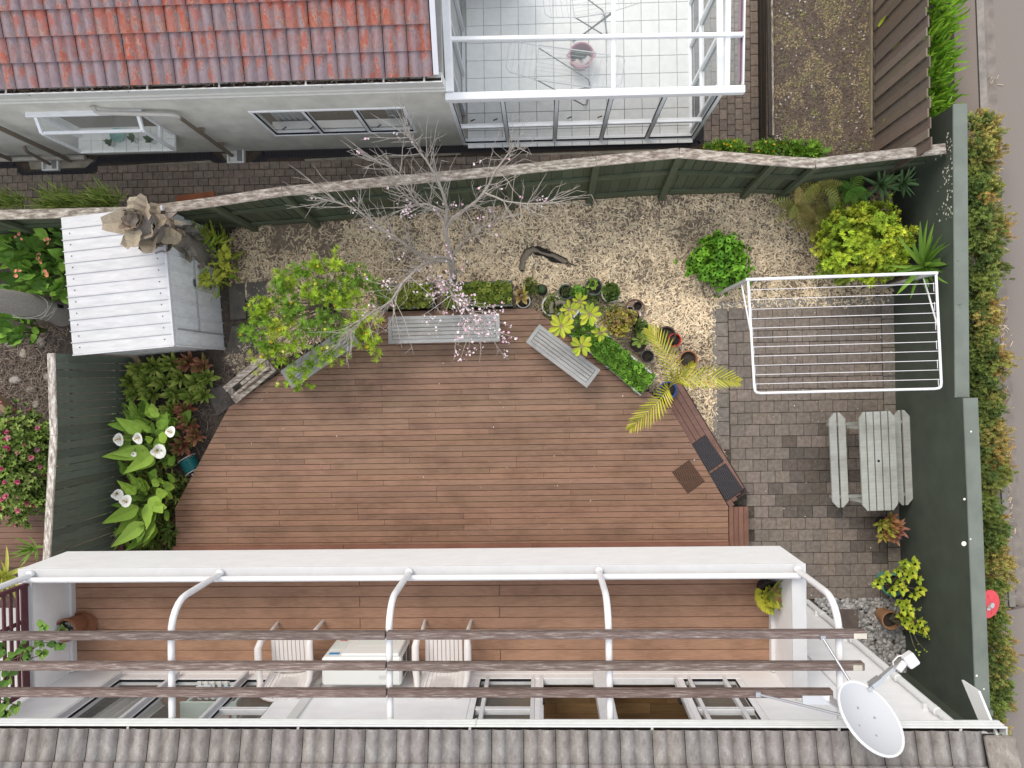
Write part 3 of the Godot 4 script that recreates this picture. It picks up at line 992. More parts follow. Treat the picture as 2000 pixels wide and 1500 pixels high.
# a window: the frame is the part, its panes are sub-parts. bars: [s] uprights; rails: [s0, s1, y]
func window(parent: Node3D, o: Vector3, u: Vector3, n: Vector3, s0: float, s1: float, y0: float, y1: float, bars: Array, rails: Array, d := -0.03, bw := 0.05, called := "window", bottom := -1.0, open := [], kind := "glass") -> MeshInstance3D:
	var m := mb(Color(0.86, 0.87, 0.89))
	var b := Basis(u, Vector3.UP, n)
	var bt := bw if bottom < 0 else bottom
	for y in [[y0, y0 + bt], [y1 - bw, y1]]:
		m.box(Transform3D(b, fr(o, u, n, (s0 + s1) / 2, (y[0] + y[1]) / 2, d)), Vector3(s1 - s0, y[1] - y[0], 0.09), 0.006)
	for s in [s0 + bw / 2, s1 - bw / 2]:
		m.box(Transform3D(b, fr(o, u, n, s, (y0 + bt + y1 - bw) / 2, d)), Vector3(bw, y1 - y0 - bw - bt - 0.004, 0.086), 0.006)
	for s in bars:
		m.box(Transform3D(b, fr(o, u, n, s, (y0 + bt + y1 - bw) / 2, d)), Vector3(bw, y1 - y0 - bw - bt - 0.004, 0.08), 0.006)
	for r in rails:
		m.box(Transform3D(b, fr(o, u, n, (r[0] + r[1]) / 2, r[2], d)), Vector3(r[1] - r[0] - 0.004, bw, 0.07), 0.006)
	var w := obj(called, m, M.gloss, parent)
	var gk := mb(Color(0.015, 0.015, 0.018))
	var edges := [s0 + bw] + bars + [s1 - bw]
	for k in edges.size() - 1:
		var a: float = edges[k] + (0.0 if k == 0 else bw / 2)
		var c: float = edges[k + 1] - (0.0 if k == edges.size() - 2 else bw / 2)
		var cuts := [y0 + bt]
		for r in rails:
			if r[0] < a + 0.01 + bw and r[1] > c - 0.01 - bw: cuts.append(r[2])
		cuts.append(y1 - bw)
		if k in open: continue
		for j in cuts.size() - 1:
			var p := mb()
			p.quad(fr(o, u, n, a, cuts[j], d), fr(o, u, n, c, cuts[j], d), fr(o, u, n, c, cuts[j + 1], d), fr(o, u, n, a, cuts[j + 1], d))
			obj("pane", p, M[kind], w)
			# the black seal round the pane
			var g0: float = cuts[j] + 0.0; var g1: float = cuts[j + 1] - 0.0
			for e in [[a, c, g0, g0 + 0.007], [a, a + 0.007, g0, g1], [c - 0.007, c, g0, g1]]:
				gk.box(Transform3D(b, fr(o, u, n, (e[0] + e[1]) / 2, (e[2] + e[3]) / 2, d + 0.02)), Vector3(e[1] - e[0], e[3] - e[2], 0.03))
	obj("seal", gk, M.rubber, w)
	return w

func tile_mesh(w: float, l: float, amp: float, th: float, tone: Color, pw := 0.75, valley_tone := 0.7) -> ArrayMesh:
	var m := mb(tone)
	var nx := 14
	var pr := []
	for k in nx + 1:
		var t := float(k) / nx
		pr.append(Vector2((t - 0.5) * (w - 0.006), amp * pow(absf(sin(TAU * t)), pw)))
	for k in nx:
		var a: Vector2 = pr[k]; var b: Vector2 = pr[k + 1]
		var i := m.v.size()
		for q in [[k, 0.0], [k, l], [k + 1, 0.0], [k + 1, l]]:
			# the tone darkens in the valleys of the tile, slightly to one side
			var off_valley := pow(absf(sin(TAU * q[0] / float(nx) - 0.35)), 0.7)
			m.col = tone.lerp(Color(tone.r * 0.42, tone.g * 0.4, tone.b * 0.4), (1.0 - off_valley) * valley_tone)
			var c: Vector2 = pr[q[0]]
			var pa: Vector2 = pr[maxi(q[0] - 1, 0)]; var pb: Vector2 = pr[mini(q[0] + 1, nx)]
			var tg := (pb - pa).normalized()
			m.put(Vector3(c.x, c.y + th * (q[1] / l), q[1]), Vector3(-tg.y, tg.x, 0))
		m.ix.append_array(PackedInt32Array([i, i + 2, i + 1, i + 1, i + 2, i + 3]))
		m.col = tone
		m.quad(Vector3(a.x, a.y + th - 0.028, l - 0.004), Vector3(b.x, b.y + th - 0.028, l - 0.004), Vector3(b.x, b.y + th, l), Vector3(a.x, a.y + th, l))
	return m.mesh()

func gutter(parent: Node3D, o: Vector3, u: Vector3, n: Vector3, s0: float, s1: float, y: float, hgt: float, wid: float, bands: Array, col: Color) -> void:
	# front face with ridges, lip, open trough
	var m := mb(col)
	var b := Basis(u, Vector3.UP, n)
	m.box(Transform3D(b, fr(o, u, n, (s0 + s1) / 2, y - hgt / 2, wid - 0.006)), Vector3(s1 - s0, hgt, 0.012))
	m.tube([fr(o, u, n, s0, y, wid - 0.004), fr(o, u, n, s1, y, wid - 0.004)], 0.011, 8)
	for k in bands:
		m.box(Transform3D(b, fr(o, u, n, (s0 + s1) / 2, y - hgt * k, wid + 0.003)), Vector3(s1 - s0, 0.014, 0.008), 0.003)
	m.box(Transform3D(b, fr(o, u, n, (s0 + s1) / 2, y - hgt + 0.006, wid / 2 - 0.006)), Vector3(s1 - s0, 0.012, wid - 0.012))
	m.col = Color(0.045, 0.035, 0.03)
	m.box(Transform3D(b, fr(o, u, n, (s0 + s1) / 2, y - hgt + 0.03, wid / 2 - 0.008)), Vector3(s1 - s0 - 0.02, 0.03, wid - 0.018))
	m.col = col
	for s in [s0, s1]:
		m.box(Transform3D(b, fr(o, u, n, s, y - hgt / 2, wid / 2)), Vector3(0.01, hgt, wid))
	obj("gutter", m, M.gloss, parent)

func neighbour_house() -> void:
	var o := P(0, 307, 0)
	var u := P(905, 284, 0) - o
	u = u.normalized()
	var n := Vector3(-u.z, 0, u.x)
	var hs := thing("neighbour_house", "grey rendered single-storey house with weathered red-brown tiled roof", "house", fr(o, u, n, 4, 0))
	var m := mb(Color(0.74, 0.72, 0.66))
	wall_holes(m, o, u, n, -2.5, 8.2, -0.1, 2.36, [[2.06, 3.6, 0.92, 1.92], [5.19, 7.54, 0.72, 1.81]], 0.14)
	obj("wall", m, M.render, hs)
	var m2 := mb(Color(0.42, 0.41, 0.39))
	m2.box(Transform3D(Basis(u, Vector3.UP, n), fr(o, u, n, 8.13, 1.28, -2.2)), Vector3(0.14, 2.7, 4.1))
	m2.box(Transform3D(Basis(u, Vector3.UP, n), fr(o, u, n, 2.8, 1.28, -4.3)), Vector3(10.8, 2.7, 0.14))
	m2.box(Transform3D(Basis(u, Vector3.UP, n), fr(o, u, n, -2.45, 1.28, -2.2)), Vector3(0.14, 2.7, 4.06))
	obj("wall", m2, M.render, hs)
	var fl := mb(Color(0.14, 0.11, 0.085))
	fl.box(Transform3D(Basis(u, Vector3.UP, n), fr(o, u, n, 2.8, 0.1, -2.2)), Vector3(10.6, 0.1, 4.1))
	obj("floor", fl, M.cloth, hs)
	# eaves: three flat bands under the gutter
	for k in 3:
		var e := mb(Color(0.66, 0.65, 0.61))
		e.box(Transform3D(Basis(u, Vector3.UP, n), fr(o, u, n, 2.86, 2.425 + 0.125 * k, -0.06 + 0.008 * k)), Vector3(10.72, 0.112, 0.12), 0.004)
		e.col = Color(0.78, 0.77, 0.74)
		e.box(Transform3D(Basis(u, Vector3.UP, n), fr(o, u, n, 2.86, 2.366 + 0.125 * k, 0.004 + 0.008 * k)), Vector3(10.72, 0.014, 0.022))
		obj("fascia_board", e, M.gloss, hs)
	gutter(hs, o, u, n, -2.5, 8.23, 2.865, 0.12, 0.085, [], Color(0.62, 0.62, 0.6))
	var br := 0
	for s in [-1.2, 0.4, 1.36, 2.32, 3.28, 4.27, 5.25, 6.42, 7.46, 8.0]:
		var b := mb(Color(0.6, 0.55, 0.52))
		b.beam(fr(o, u, n, s, 2.875, 0.08), fr(o, u, n, s, 2.87, -0.02), 0.025, 0.006)
		obj("gutter_bracket", b, M.gloss, hs)
	var lit := mb()
	lit.box(Transform3D(), Vector3(0.045, 0.006, 0.016))
	var xs := []; var cs := []
	for k in 900:
		var s := rf(-2.4, 8.1)
		if sin(s * 2.3) + sin(s * 5.1 + 1.0) < rf(-1.6, 0.8): continue
		xs.append(aim(fr(o, u, n, s, rf(2.8, 2.86), rf(-0.0, 0.07)), rf(0, TAU), rf(-0.6, 0.6), 0, rf(0.5, 1.2)))
		cs.append(vary(Color(0.1, 0.065, 0.05), 0.5) if rf(0, 1) < 0.8 else Color(0.3, 0.24, 0.18))
	many("leaf_litter", lit.mesh(), M.matt, xs, cs, hs)
	# roof: tiles of their own on a dark underlay
	var pitch := deg_to_rad(20.0)
	var up := (-n * cos(pitch) + Vector3.UP * sin(pitch)).normalized()
	var nn := (n * sin(pitch) + Vector3.UP * cos(pitch)).normalized()
	var e0 := fr(o, u, n, 0, 2.885, 0.0)
	var un := mb(Color(0.03, 0.025, 0.025))
	un.box(Transform3D(Basis(u, nn, -up), e0 + u * 2.83 + up * 2.2 - nn * 0.035), Vector3(10.7, 0.05, 4.4))
	var roof := obj("roof", un, M.matt, hs)
	var tl := []
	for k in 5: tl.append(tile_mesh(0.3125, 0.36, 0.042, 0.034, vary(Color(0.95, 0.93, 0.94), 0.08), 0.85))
	var wear := FastNoiseLite.new()
	wear.seed = 77
	wear.frequency = 0.55
	for r in 9:
		for c in 34:
			var s := 8.12 - 0.3125 * (c + 0.5)
			if s < -2.3: continue
			# bare red patches where the grey glaze wore off: most of them up the slope to the right
			var redness := clampf((s - 1.0) / 6.0, 0, 1) * 0.6 + (0.0 if r == 0 else 0.45) + wear.get_noise_2d(s, r * 0.6) * 1.1 + rf(-0.22, 0.22)
			var mt: StandardMaterial3D = M["red_tile_%d" % (2 if redness > 1.0 else 1 if redness > 0.45 else 0)]
			var t := Transform3D(Basis(u, nn, -up), e0 + u * (s + rf(-0.003, 0.003)) + up * (0.31 * (r + 1) + 0.03) + nn * rf(-0.002, 0.002))
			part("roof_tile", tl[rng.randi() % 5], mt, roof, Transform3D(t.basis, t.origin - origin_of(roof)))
	var fla := mb(Color(0.55, 0.55, 0.6))
	fla.box(Transform3D(Basis(u, nn, -up), e0 + u * 8.165 + up * 2.2 + nn * 0.03), Vector3(0.07, 0.012, 4.4))
	obj("flashing", fla, M.gloss, hs)
	# bedroom window
	var w := window(hs, o, u, n, 5.19, 7.54, 0.72, 1.81, [5.99, 6.77], [])
	var sl := mb(Color(0.7, 0.69, 0.66))
	sl.box(Transform3D(Basis(u, Vector3.UP, n), fr(o, u, n, 6.365, 0.79, -0.14)), Vector3(2.36, 0.03, 0.12))
	obj("sill", sl, M.white, w)
	for c in [[5.24, 5.85], [7.08, 7.5]]:
		var cu := mb(Color(0.62, 0.61, 0.6))
		var steps := 48
		var wid: float = c[1] - c[0]
		for k in steps:
			var s0: float = c[0] + wid * k / steps; var s1: float = c[0] + wid * (k + 1) / steps
			var d0 := -0.26 + 0.03 * sin(k * 0.85); var d1 := -0.26 + 0.03 * sin((k + 1) * 0.85)
			cu.quad(fr(o, u, n, s0, 0.3, d0), fr(o, u, n, s1, 0.3, d1), fr(o, u, n, s1, 2.0, d1), fr(o, u, n, s0, 2.0, d0))
		obj("curtain", cu, M.cloth, w)
	var hd := mb(Color(0.02, 0.02, 0.02))
	for s in [5.35, 5.8, 6.9, 7.36]:
		hd.beam(fr(o, u, n, s, 0.8, -0.07), fr(o, u, n, s + 0.07, 0.83, -0.1), 0.015, 0.015)
	obj("window_handle", hd, M.gloss, w)
	# garden window: a glazed box with a sloping glass top
	var gw := mb(Color(0.78, 0.79, 0.81))
	var bs := Basis(u, Vector3.UP, n)
	var a0 := 2.03; var a1 := 3.63; var g := 0.265
	gw.box(Transform3D(bs, fr(o, u, n, (a0 + a1) / 2, 0.9, g / 2)), Vector3(a1 - a0, 0.05, g), 0.005)
	for s in [a0 + 0.025, a1 - 0.025]:
		gw.beam(fr(o, u, n, s, 0.93, g - 0.025), fr(o, u, n, s, 1.8, g - 0.025), 0.05, 0.05, n, 0.005)
		gw.beam(fr(o, u, n, s, 1.81, g - 0.02), fr(o, u, n, s, 1.96, 0.01), 0.05, 0.05, Vector3.UP, 0.005)
		gw.beam(fr(o, u, n, s, 0.93, 0.0), fr(o, u, n, s, 1.95, 0.0), 0.05, 0.05, n, 0.005)
	gw.box(Transform3D(bs, fr(o, u, n, (a0 + a1) / 2, 1.805, g - 0.022)), Vector3(a1 - a0 - 0.1, 0.045, 0.046), 0.005)
	gw.box(Transform3D(bs, fr(o, u, n, (a0 + a1) / 2 - 0.02, 1.975, 0.02)), Vector3(a1 - a0 + 0.16, 0.05, 0.09), 0.008)
	gw.beam(fr(o, u, n, a1 - 0.02, 1.35, g - 0.02), fr(o, u, n, a1 - 0.02, 1.35, 0.0), 0.04, 0.04)
	var gwo := obj("garden_window", gw, M.gloss, hs)
	for q in [[[a0, 0.92, g], [a1, 0.92, g], [a1, 1.8, g], [a0, 1.8, g]], [[a0, 1.81, g], [a1, 1.81, g], [a1, 1.965, 0.0], [a0, 1.965, 0.0]], [[a1, 0.92, g], [a1, 0.92, 0.0], [a1, 1.95, 0.0], [a1, 1.8, g]], [[a0, 0.92, 0.0], [a0, 0.92, g], [a0, 1.8, g], [a0, 1.95, 0.0]]]:
		var p := mb()
		var v: Array = q.map(func(e): return fr(o, u, n, e[0] + (0.02 if e[0] == a0 else -0.02), e[1], e[2] - (0.02 if e[2] > 0 else -0.02)))
		p.quad(v[0], v[1], v[2], v[3])
		obj("pane", p, M.glass, gwo)
	var k2 := 0
	for sx in 8:
		for sz in 2:
			var ti := mb(vary(Color(0.72, 0.73, 0.7), 0.03))
			ti.box(Transform3D(bs, fr(o, u, n, a0 + 0.12 + 0.197 * sx, 0.93, g - 0.09 - 0.197 * sz)), Vector3(0.19, 0.012, 0.19))
			obj("sill_tile", ti, M.gloss, gwo)
	var bowl := thing("glass_bowl", "pale green glass bowl on the white tiled ledge inside the garden window", "bowl", fr(o, u, n, 2.75, 0.937, 0.03))
	var bm := mb(Color(0.25, 0.45, 0.4))
	bm.lathe(Transform3D(Basis(), fr(o, u, n, 2.75, 0.937, 0.03)), [Vector2(0.05, 0), Vector2(0.11, 0.07), Vector2(0.12, 0.12), Vector2(0.112, 0.12), Vector2(0.1, 0.07), Vector2(0, 0.02)], 18)
	obj("shell", bm, M.gloss, bowl)
	for q in [["small dark potted plant at the front of the garden window ledge, left of the middle", 2.62, 0.15, 0.11], ["leafy potted plant in the middle of the garden window ledge", 3.0, 0.1, 0.14], ["broad-leaved potted plant at the right end of the garden window ledge", 3.3, 0.12, 0.16]]:
		var pp := thing("window_plant", q[0], "plant", fr(o, u, n, q[1], 0.937, q[2]), "plants on the garden window ledge")
		var pm := mb(Color(0.6, 0.6, 0.58))
		pm.lathe(Transform3D(Basis(), fr(o, u, n, q[1], 0.937, q[2])), [Vector2(0.04, 0), Vector2(0.055, 0.09), Vector2(0.045, 0.09), Vector2(0, 0.07)], 12)
		obj("pot", pm, M.gloss, pp)
		var lm := leaf([0.0, 0.02, 0.03, 0.026, 0.012, 0.0], 0.12, -0.8)
		for i in 9:
			part("leaf", lm, leaf_mat(Color(0.06, 0.12, 0.04)), pp, aim(Vector3(0, 0.09, 0), TAU * i / 9 + rf(-0.3, 0.3), rf(0.3, 1.1), 0, q[3] / 0.12))
	# pipes
	var pc := Color(0.5, 0.48, 0.45)
	var dp := mb(pc)
	dp.tube([fr(o, u, n, 3.1, 2.23, 0.02), fr(o, u, n, 3.1, 2.15, 0.07), fr(o, u, n, 3.14, 2.12, 0.08), fr(o, u, n, 4.1, 1.97, 0.08), fr(o, u, n, 4.17, 1.93, 0.08), fr(o, u, n, 4.19, 1.85, 0.08)], 0.034, 9)
	obj("waste_pipe", dp, M.gloss, hs)
	var dq := mb(Color(0.2, 0.165, 0.13))
	dq.tube([fr(o, u, n, 4.19, 1.88, 0.08), fr(o, u, n, 4.19, 0.06, 0.09)], 0.032, 9)
	for y in [0.5, 1.2]: dq.box(Transform3D(bs, fr(o, u, n, 4.19, y, 0.05)), Vector3(0.11, 0.03, 0.08))
	dq.tube([fr(o, u, n, 1.3, 2.4, 0.1), fr(o, u, n, 1.3, 0.05, 0.1)], 0.038, 9)
	dq.tube([fr(o, u, n, 0.88, 0.6, 0.02), fr(o, u, n, 0.9, 0.56, 0.1), fr(o, u, n, 0.94, 0.05, 0.16)], 0.028, 9)
	dq.tube([fr(o, u, n, 0.28, 1.2, 0.08), fr(o, u, n, 0.28, 0.05, 0.08)], 0.034, 9)
	obj("downpipe", dq, M.gloss, hs)
	var hp := mb(Color(0.4, 0.37, 0.33))
	hp.tube([fr(o, u, n, -1.0, 0.09, 0.07), fr(o, u, n, 1.6, 0.09, 0.07)], 0.045, 9)
	obj("waste_pipe", hp, M.gloss, hs)
	var tp := mb(Color(0.5, 0.5, 0.48))
	tp.tube([fr(o, u, n, 7.86, 0.42, 0.0), fr(o, u, n, 7.86, 0.42, 0.06)], 0.012, 6)
	tp.tube([fr(o, u, n, 7.86, 0.44, 0.06), fr(o, u, n, 7.86, 0.35, 0.07)], 0.014, 6)
	obj("garden_tap", tp, M.steel, hs)
	# gully basins
	for q in [["white square gully basin under the brown pipe near the left picture edge", 0.95, 0.14], ["white square gully basin at the foot of the downpipe right of the garden window", 4.25, 0.09]]:
		var gb := thing("drain_gully", q[0], "drain", fr(o, u, n, q[1], 0, q[2]))
		var gm := mb(Color(0.7, 0.7, 0.68))
		for e in [[0.0, 0.12, 0.3, 0.03], [0.0, -0.12, 0.3, 0.03], [0.135, 0.0, 0.03, 0.21], [-0.135, 0.0, 0.03, 0.21]]:
			gm.box(Transform3D(bs, fr(o, u, n, q[1] + e[0], 0.03, q[2] + e[1])), Vector3(e[2], 0.09, e[3]), 0.006)
		gm.box(Transform3D(bs, fr(o, u, n, q[1], 0.0, q[2])), Vector3(0.27, 0.03, 0.22))
		obj("basin", gm, M.gloss, gb)
		var gg := mb(Color(0.35, 0.35, 0.34))
		for k in 7: gg.box(Transform3D(bs, fr(o, u, n, q[1] + 0.03 + 0.014 * k, 0.05, q[2])), Vector3(0.007, 0.02, 0.18))
		obj("grate", gg, M.gloss, gb)
	# channel drain along the wall and its concrete haunches
	var ch := thing("channel_drain", "black slotted channel drain running along the foot of the grey wall and sunroom", "drain", fr(o, u, n, 5, 0, 0.12))
	var run := line([[-120, 322], [28, 327], [48, 343], [170, 336], [196, 313], [412, 305], [440, 326], [490, 327], [517, 303], [900, 291], [1000, 289], [1345, 278], [1362, 274], [1371, 264], [1372, 245]], 0.0)
	var cb := mb(Color(0.02, 0.019, 0.02))
	var cg := mb(Color(0.045, 0.042, 0.046))
	for k in run.size() - 1:
		var a: Vector3 = run[k]; var b: Vector3 = run[k + 1]
		var x := (b - a).normalized()
		cb.beam(a - x * 0.05 - Vector3.UP * 0.03, b + x * 0.05 - Vector3.UP * 0.03, 0.13, 0.05)
		for sd in [-0.062, 0.062]: cg.beam(a + x.cross(Vector3.UP) * sd, b + x.cross(Vector3.UP) * sd, 0.012, 0.03)
		var cnt := int((b - a).length() / 0.026)
		for i in cnt: cg.box(Transform3D(Basis(x, Vector3.UP, x.cross(Vector3.UP)), a.lerp(b, (i + 0.5) / cnt) + Vector3(0, 0.006, 0)), Vector3(0.013, 0.016, 0.115))
	obj("channel", cb, M.rubber, ch)
	var cgo := obj("grate", cg, M.rubber, ch)
	cgo.set_meta("kind", "stuff")
	var hn := mb(Color(0.33, 0.295, 0.235))
	for q in [[[236, 323], [412, 313], [424, 320], [420, 322], [236, 331]], [[595, 311], [760, 302], [900, 299], [900, 302], [760, 309], [597, 322]], [[412, 330], [440, 340], [508, 338], [514, 330], [500, 350], [440, 350]], [[-20, 330], [30, 332], [52, 352], [180, 346], [194, 332], [192, 342], [186, 352], [50, 362], [20, 340]], [[978, 302], [1290, 291], [1290, 296], [980, 311]], [[55, 315], [170, 308], [186, 314], [166, 327], [60, 331]], [[432, 300], [480, 298], [480, 318], [448, 320]]]:
		hn.prism(poly(q, 0.012), -0.03, 0.012)
	var ho := struct("drain_haunch", hn, M.concrete, "pale concrete bedding beside the channel drain")
	for k in 26:
		var lm := leaf([0.0, 0.012, 0.016, 0.01, 0.0], 0.08, -0.5)
		var a: Vector3 = run[9].lerp(run[11], rf(0, 1))

func conservatory() -> void:
	var o := P(0, 307, 0)
	var u := (P(905, 284, 0) - o).normalized()
	var n := Vector3(-u.z, 0, u.x)
	var bs := Basis(u, Vector3.UP, n)
	var at := fr(o, u, n, 10.2, 0, -1)
	var cv := thing("sunroom", "white framed glass sunroom with clear roof and pale tiled floor", "sunroom", at)
	var base := mb(Color(0.42, 0.4, 0.36))
	base.box(Transform3D(bs, fr(o, u, n, 10.16, 0.03, -1.95)), Vector3(3.9, 0.1, 3.94))
	var bo := obj("floor", base, M.concrete, cv)
	var tm := []
	for k in 4:
		var m := mb(vary(Color(0.7, 0.705, 0.7), 0.03))
		m.box(Transform3D(), Vector3(0.288, 0.02, 0.288), 0.003)
		tm.append(m.mesh())
	for i in 13:
		for j in 11:
			var s := 8.287 + 0.2955 * (i + 0.5)
			var d := 0.085 - 0.2955 * (j + 0.5)
			if s > 12.2: continue
			var wx := minf(0.288, (12.08 - s + 0.144))
			if wx < 0.05: continue
			part("floor_tile", tm[rng.randi() % 4], M.gloss, bo, Transform3D(bs.scaled_local(Vector3(wx / 0.288, 1, 1)), fr(o, u, n, s - (0.288 - wx) / 2, 0.091, d) - at))
	var wh := Color(0.8, 0.81, 0.83)
	# front wall
	window(cv, o, u, n, 8.2, 12.12, 0.06, 1.99, [8.98, 9.765, 10.545, 11.31], [[8.2, 8.98, 0.83], [8.98, 9.765, 0.84], [9.765, 10.545, 0.84], [10.545, 11.31, 0.85], [11.31, 12.12, 0.86]], -0.03, 0.055, "front_window", -1.0, [], "tinted_glass")
	# right wall
	window(cv, fr(o, u, n, 12.1, 0, -0.09), -n, u, 0.0, 2.9, 0.06, 2.05, [0.72, 1.44, 2.16], [[0.0, 0.72, 0.86], [0.72, 1.44, 0.86], [1.44, 2.16, 0.86], [2.16, 2.9, 0.86]], -0.03, 0.055, "side_window", -1.0, [], "tinted_glass")
	var hd := mb(Color(0.02, 0.02, 0.02))
	for s in [8.42, 8.78, 9.95, 10.43]: hd.beam(fr(o, u, n, s, 0.9, -0.09), fr(o, u, n, s + 0.07, 0.92, -0.11), 0.015, 0.02)
	obj("window_handle", hd, M.gloss, cv)
	# roof: beams on a slight fall towards the front
	var rh := func(d: float) -> float: return 2.28 - d * 0.1
	var bm := [
		[fr(o, u, n, 8.2, rh.call(0.06), 0.06), fr(o, u, n, 12.34, rh.call(0.06) - 0.03, 0.06), 0.105, 0.1],
		[fr(o, u, n, 8.22, rh.call(-0.68) + 0.03, -0.7), fr(o, u, n, 12.3, rh.call(-0.68), -0.65), 0.055, 0.07],
		[fr(o, u, n, 8.22, rh.call(-2.0), -2.02), fr(o, u, n, 12.3, rh.call(-2.0), -1.97), 0.055, 0.07],
		[fr(o, u, n, 10.54, rh.call(0) - 0.02, 0.0), fr(o, u, n, 10.54, rh.call(-3.4) - 0.02, -3.4), 0.06, 0.06],
		[fr(o, u, n, 12.1, rh.call(0) - 0.05, 0.0), fr(o, u, n, 12.1, rh.call(-3.4) - 0.05, -3.4), 0.07, 0.1],
		[fr(o, u, n, 12.315, rh.call(0) - 0.03, 0.0), fr(o, u, n, 12.315, rh.call(-3.4) - 0.03, -3.4), 0.022, 0.1],
		[fr(o, u, n, 8.27, rh.call(0) + 0.02, 0.0), fr(o, u, n, 8.22, rh.call(-3.4) + 0.3, -3.4), 0.11, 0.14],
	]
	for b in bm:
		var m := mb(wh)
		m.beam(b[0], b[1], b[2], b[3], Vector3.UP, 0.008)
		obj("roof_beam", m, M.gloss, cv)
	var gr := mb(Color(0.16, 0.08, 0.11))
	gr.beam(fr(o, u, n, 12.275, rh.call(0) - 0.05, -0.06), fr(o, u, n, 12.275, rh.call(-3.4) - 0.05, -3.4), 0.05, 0.02)
	obj("gutter_bed", gr, M.matt, cv)
	for q in [[8.3, 10.51, 0.0, -0.66], [10.57, 12.26, 0.0, -0.65], [8.3, 10.51, -0.73, -1.97], [10.57, 12.26, -0.7, -1.95], [8.3, 10.51, -2.04, -3.4], [10.57, 12.26, -2.0, -3.4]]:
		var p := mb()
		p.quad(fr(o, u, n, q[0], rh.call(q[2]) + 0.015, q[2]), fr(o, u, n, q[1], rh.call(q[2]) + 0.015, q[2]), fr(o, u, n, q[1], rh.call(q[3]) + 0.015, q[3]), fr(o, u, n, q[0], rh.call(q[3]) + 0.015, q[3]))
		obj("roof_pane", p, M.glass, cv)
	var st := mb(wh)
	for s in [8.24, 8.98, 9.765, 10.545, 11.31, 12.08]:
		st.beam(fr(o, u, n, s, 1.99, -0.03), fr(o, u, n, s, 2.2, 0.0), 0.045, 0.045, n)
	obj("stud", st, M.gloss, cv)
	# sliding door of the house seen through the glass at the left
	var dj := mb(Color(0.6, 0.62, 0.66))
	for d in [-0.5, -1.15, -1.9]:
		dj.beam(fr(o, u, n, 8.235, 0.1, d), fr(o, u, n, 8.235, 2.1, d), 0.06, 0.05, u)
	dj.beam(fr(o, u, n, 8.24, 0.13, -0.5), fr(o, u, n, 8.24, 0.13, -1.9), 0.05, 0.06)
	dj.beam(fr(o, u, n, 8.24, 2.1, -0.5), fr(o, u, n, 8.24, 2.1, -1.9), 0.05, 0.06)
	obj("house_door_frame", dj, M.gloss, cv)
	var cb := thing("cabinet", "pale grey cabinet at the far end of the sunroom, only its edge in view", "cabinet", fr(o, u, n, 8.75, 0.1, -2.62))
	var cm := mb(Color(0.36, 0.36, 0.37))
	cm.box(Transform3D(bs, fr(o, u, n, 8.72, 0.5, -2.68)), Vector3(0.95, 0.78, 0.5), 0.01)
	obj("carcass", cm, M.gloss, cb)
	cm = mb(Color(0.42, 0.42, 0.43))
	cm.box(Transform3D(bs, fr(o, u, n, 8.72, 0.91, -2.67)), Vector3(1.0, 0.03, 0.53), 0.006)
	obj("cabinet_top", cm, M.gloss, cb)
	# folding clothes airers
	airer("white and grey folding clothes airer further back in the sunroom", fr(o, u, n, 10.35, 0.1, -1.9), -0.12, 0.62)
	airer("white and grey folding clothes airer beside the pink laundry tub", fr(o, u, n, 9.92, 0.1, -0.85), 0.17, 0.9)
	# laundry tub and clothes
	var tb := thing("laundry_tub", "round pink plastic laundry tub on the sunroom floor", "tub", P(1134, 121, 0.1))
	var c := P(1134, 121, 0.1)
	var t2 := mb(Color(0.42, 0.2, 0.26))
	t2.lathe(Transform3D(Basis(), c), [Vector2(0.15, 0), Vector2(0.2, 0.26), Vector2(0.212, 0.265), Vector2(0.212, 0.275), Vector2(0.19, 0.272), Vector2(0.145, 0.02), Vector2(0, 0.02)], 26)
	obj("bowl", t2, M.plastic, tb)
	var h2 := mb(Color(0.42, 0.2, 0.26))
	for sd in [-1, 1]: h2.tube([c + Vector3(0.2 * sd, 0.265, -0.05), c + Vector3(0.235 * sd, 0.265, 0), c + Vector3(0.2 * sd, 0.265, 0.05)], 0.012, 6)
	obj("handle", h2, M.plastic, tb)
	for q in [["crumpled dark grey cloth in the pink tub, towards its far side", Color(0.05, 0.05, 0.055), Vector3(-0.03, 0.17, -0.02), Vector3(0.13, 0.07, 0.08)], ["crumpled white cloth at the right side of the pink tub", Color(0.62, 0.6, 0.6), Vector3(0.07, 0.15, 0.06), Vector3(0.1, 0.07, 0.09)], ["crumpled pale pink cloth at the near side of the pink tub", Color(0.6, 0.46, 0.46), Vector3(-0.05, 0.14, 0.1), Vector3(0.11, 0.06, 0.07)]]:
		var m := mb(q[1])
		var fn := FastNoiseLite.new()
		fn.seed = 3 + int(q[2].x * 100); fn.frequency = 9.0
		m.ball(Transform3D(Basis().scaled(q[3]), c + q[2]), 16, 10)
		for k in m.v.size():
			var d: Vector3 = (m.v[k] - c - q[2])
			m.v[k] += d * fn.get_noise_3dv(m.v[k]) * 0.9
		tag(obj("laundry", m, M.cloth), q[0], "laundry")

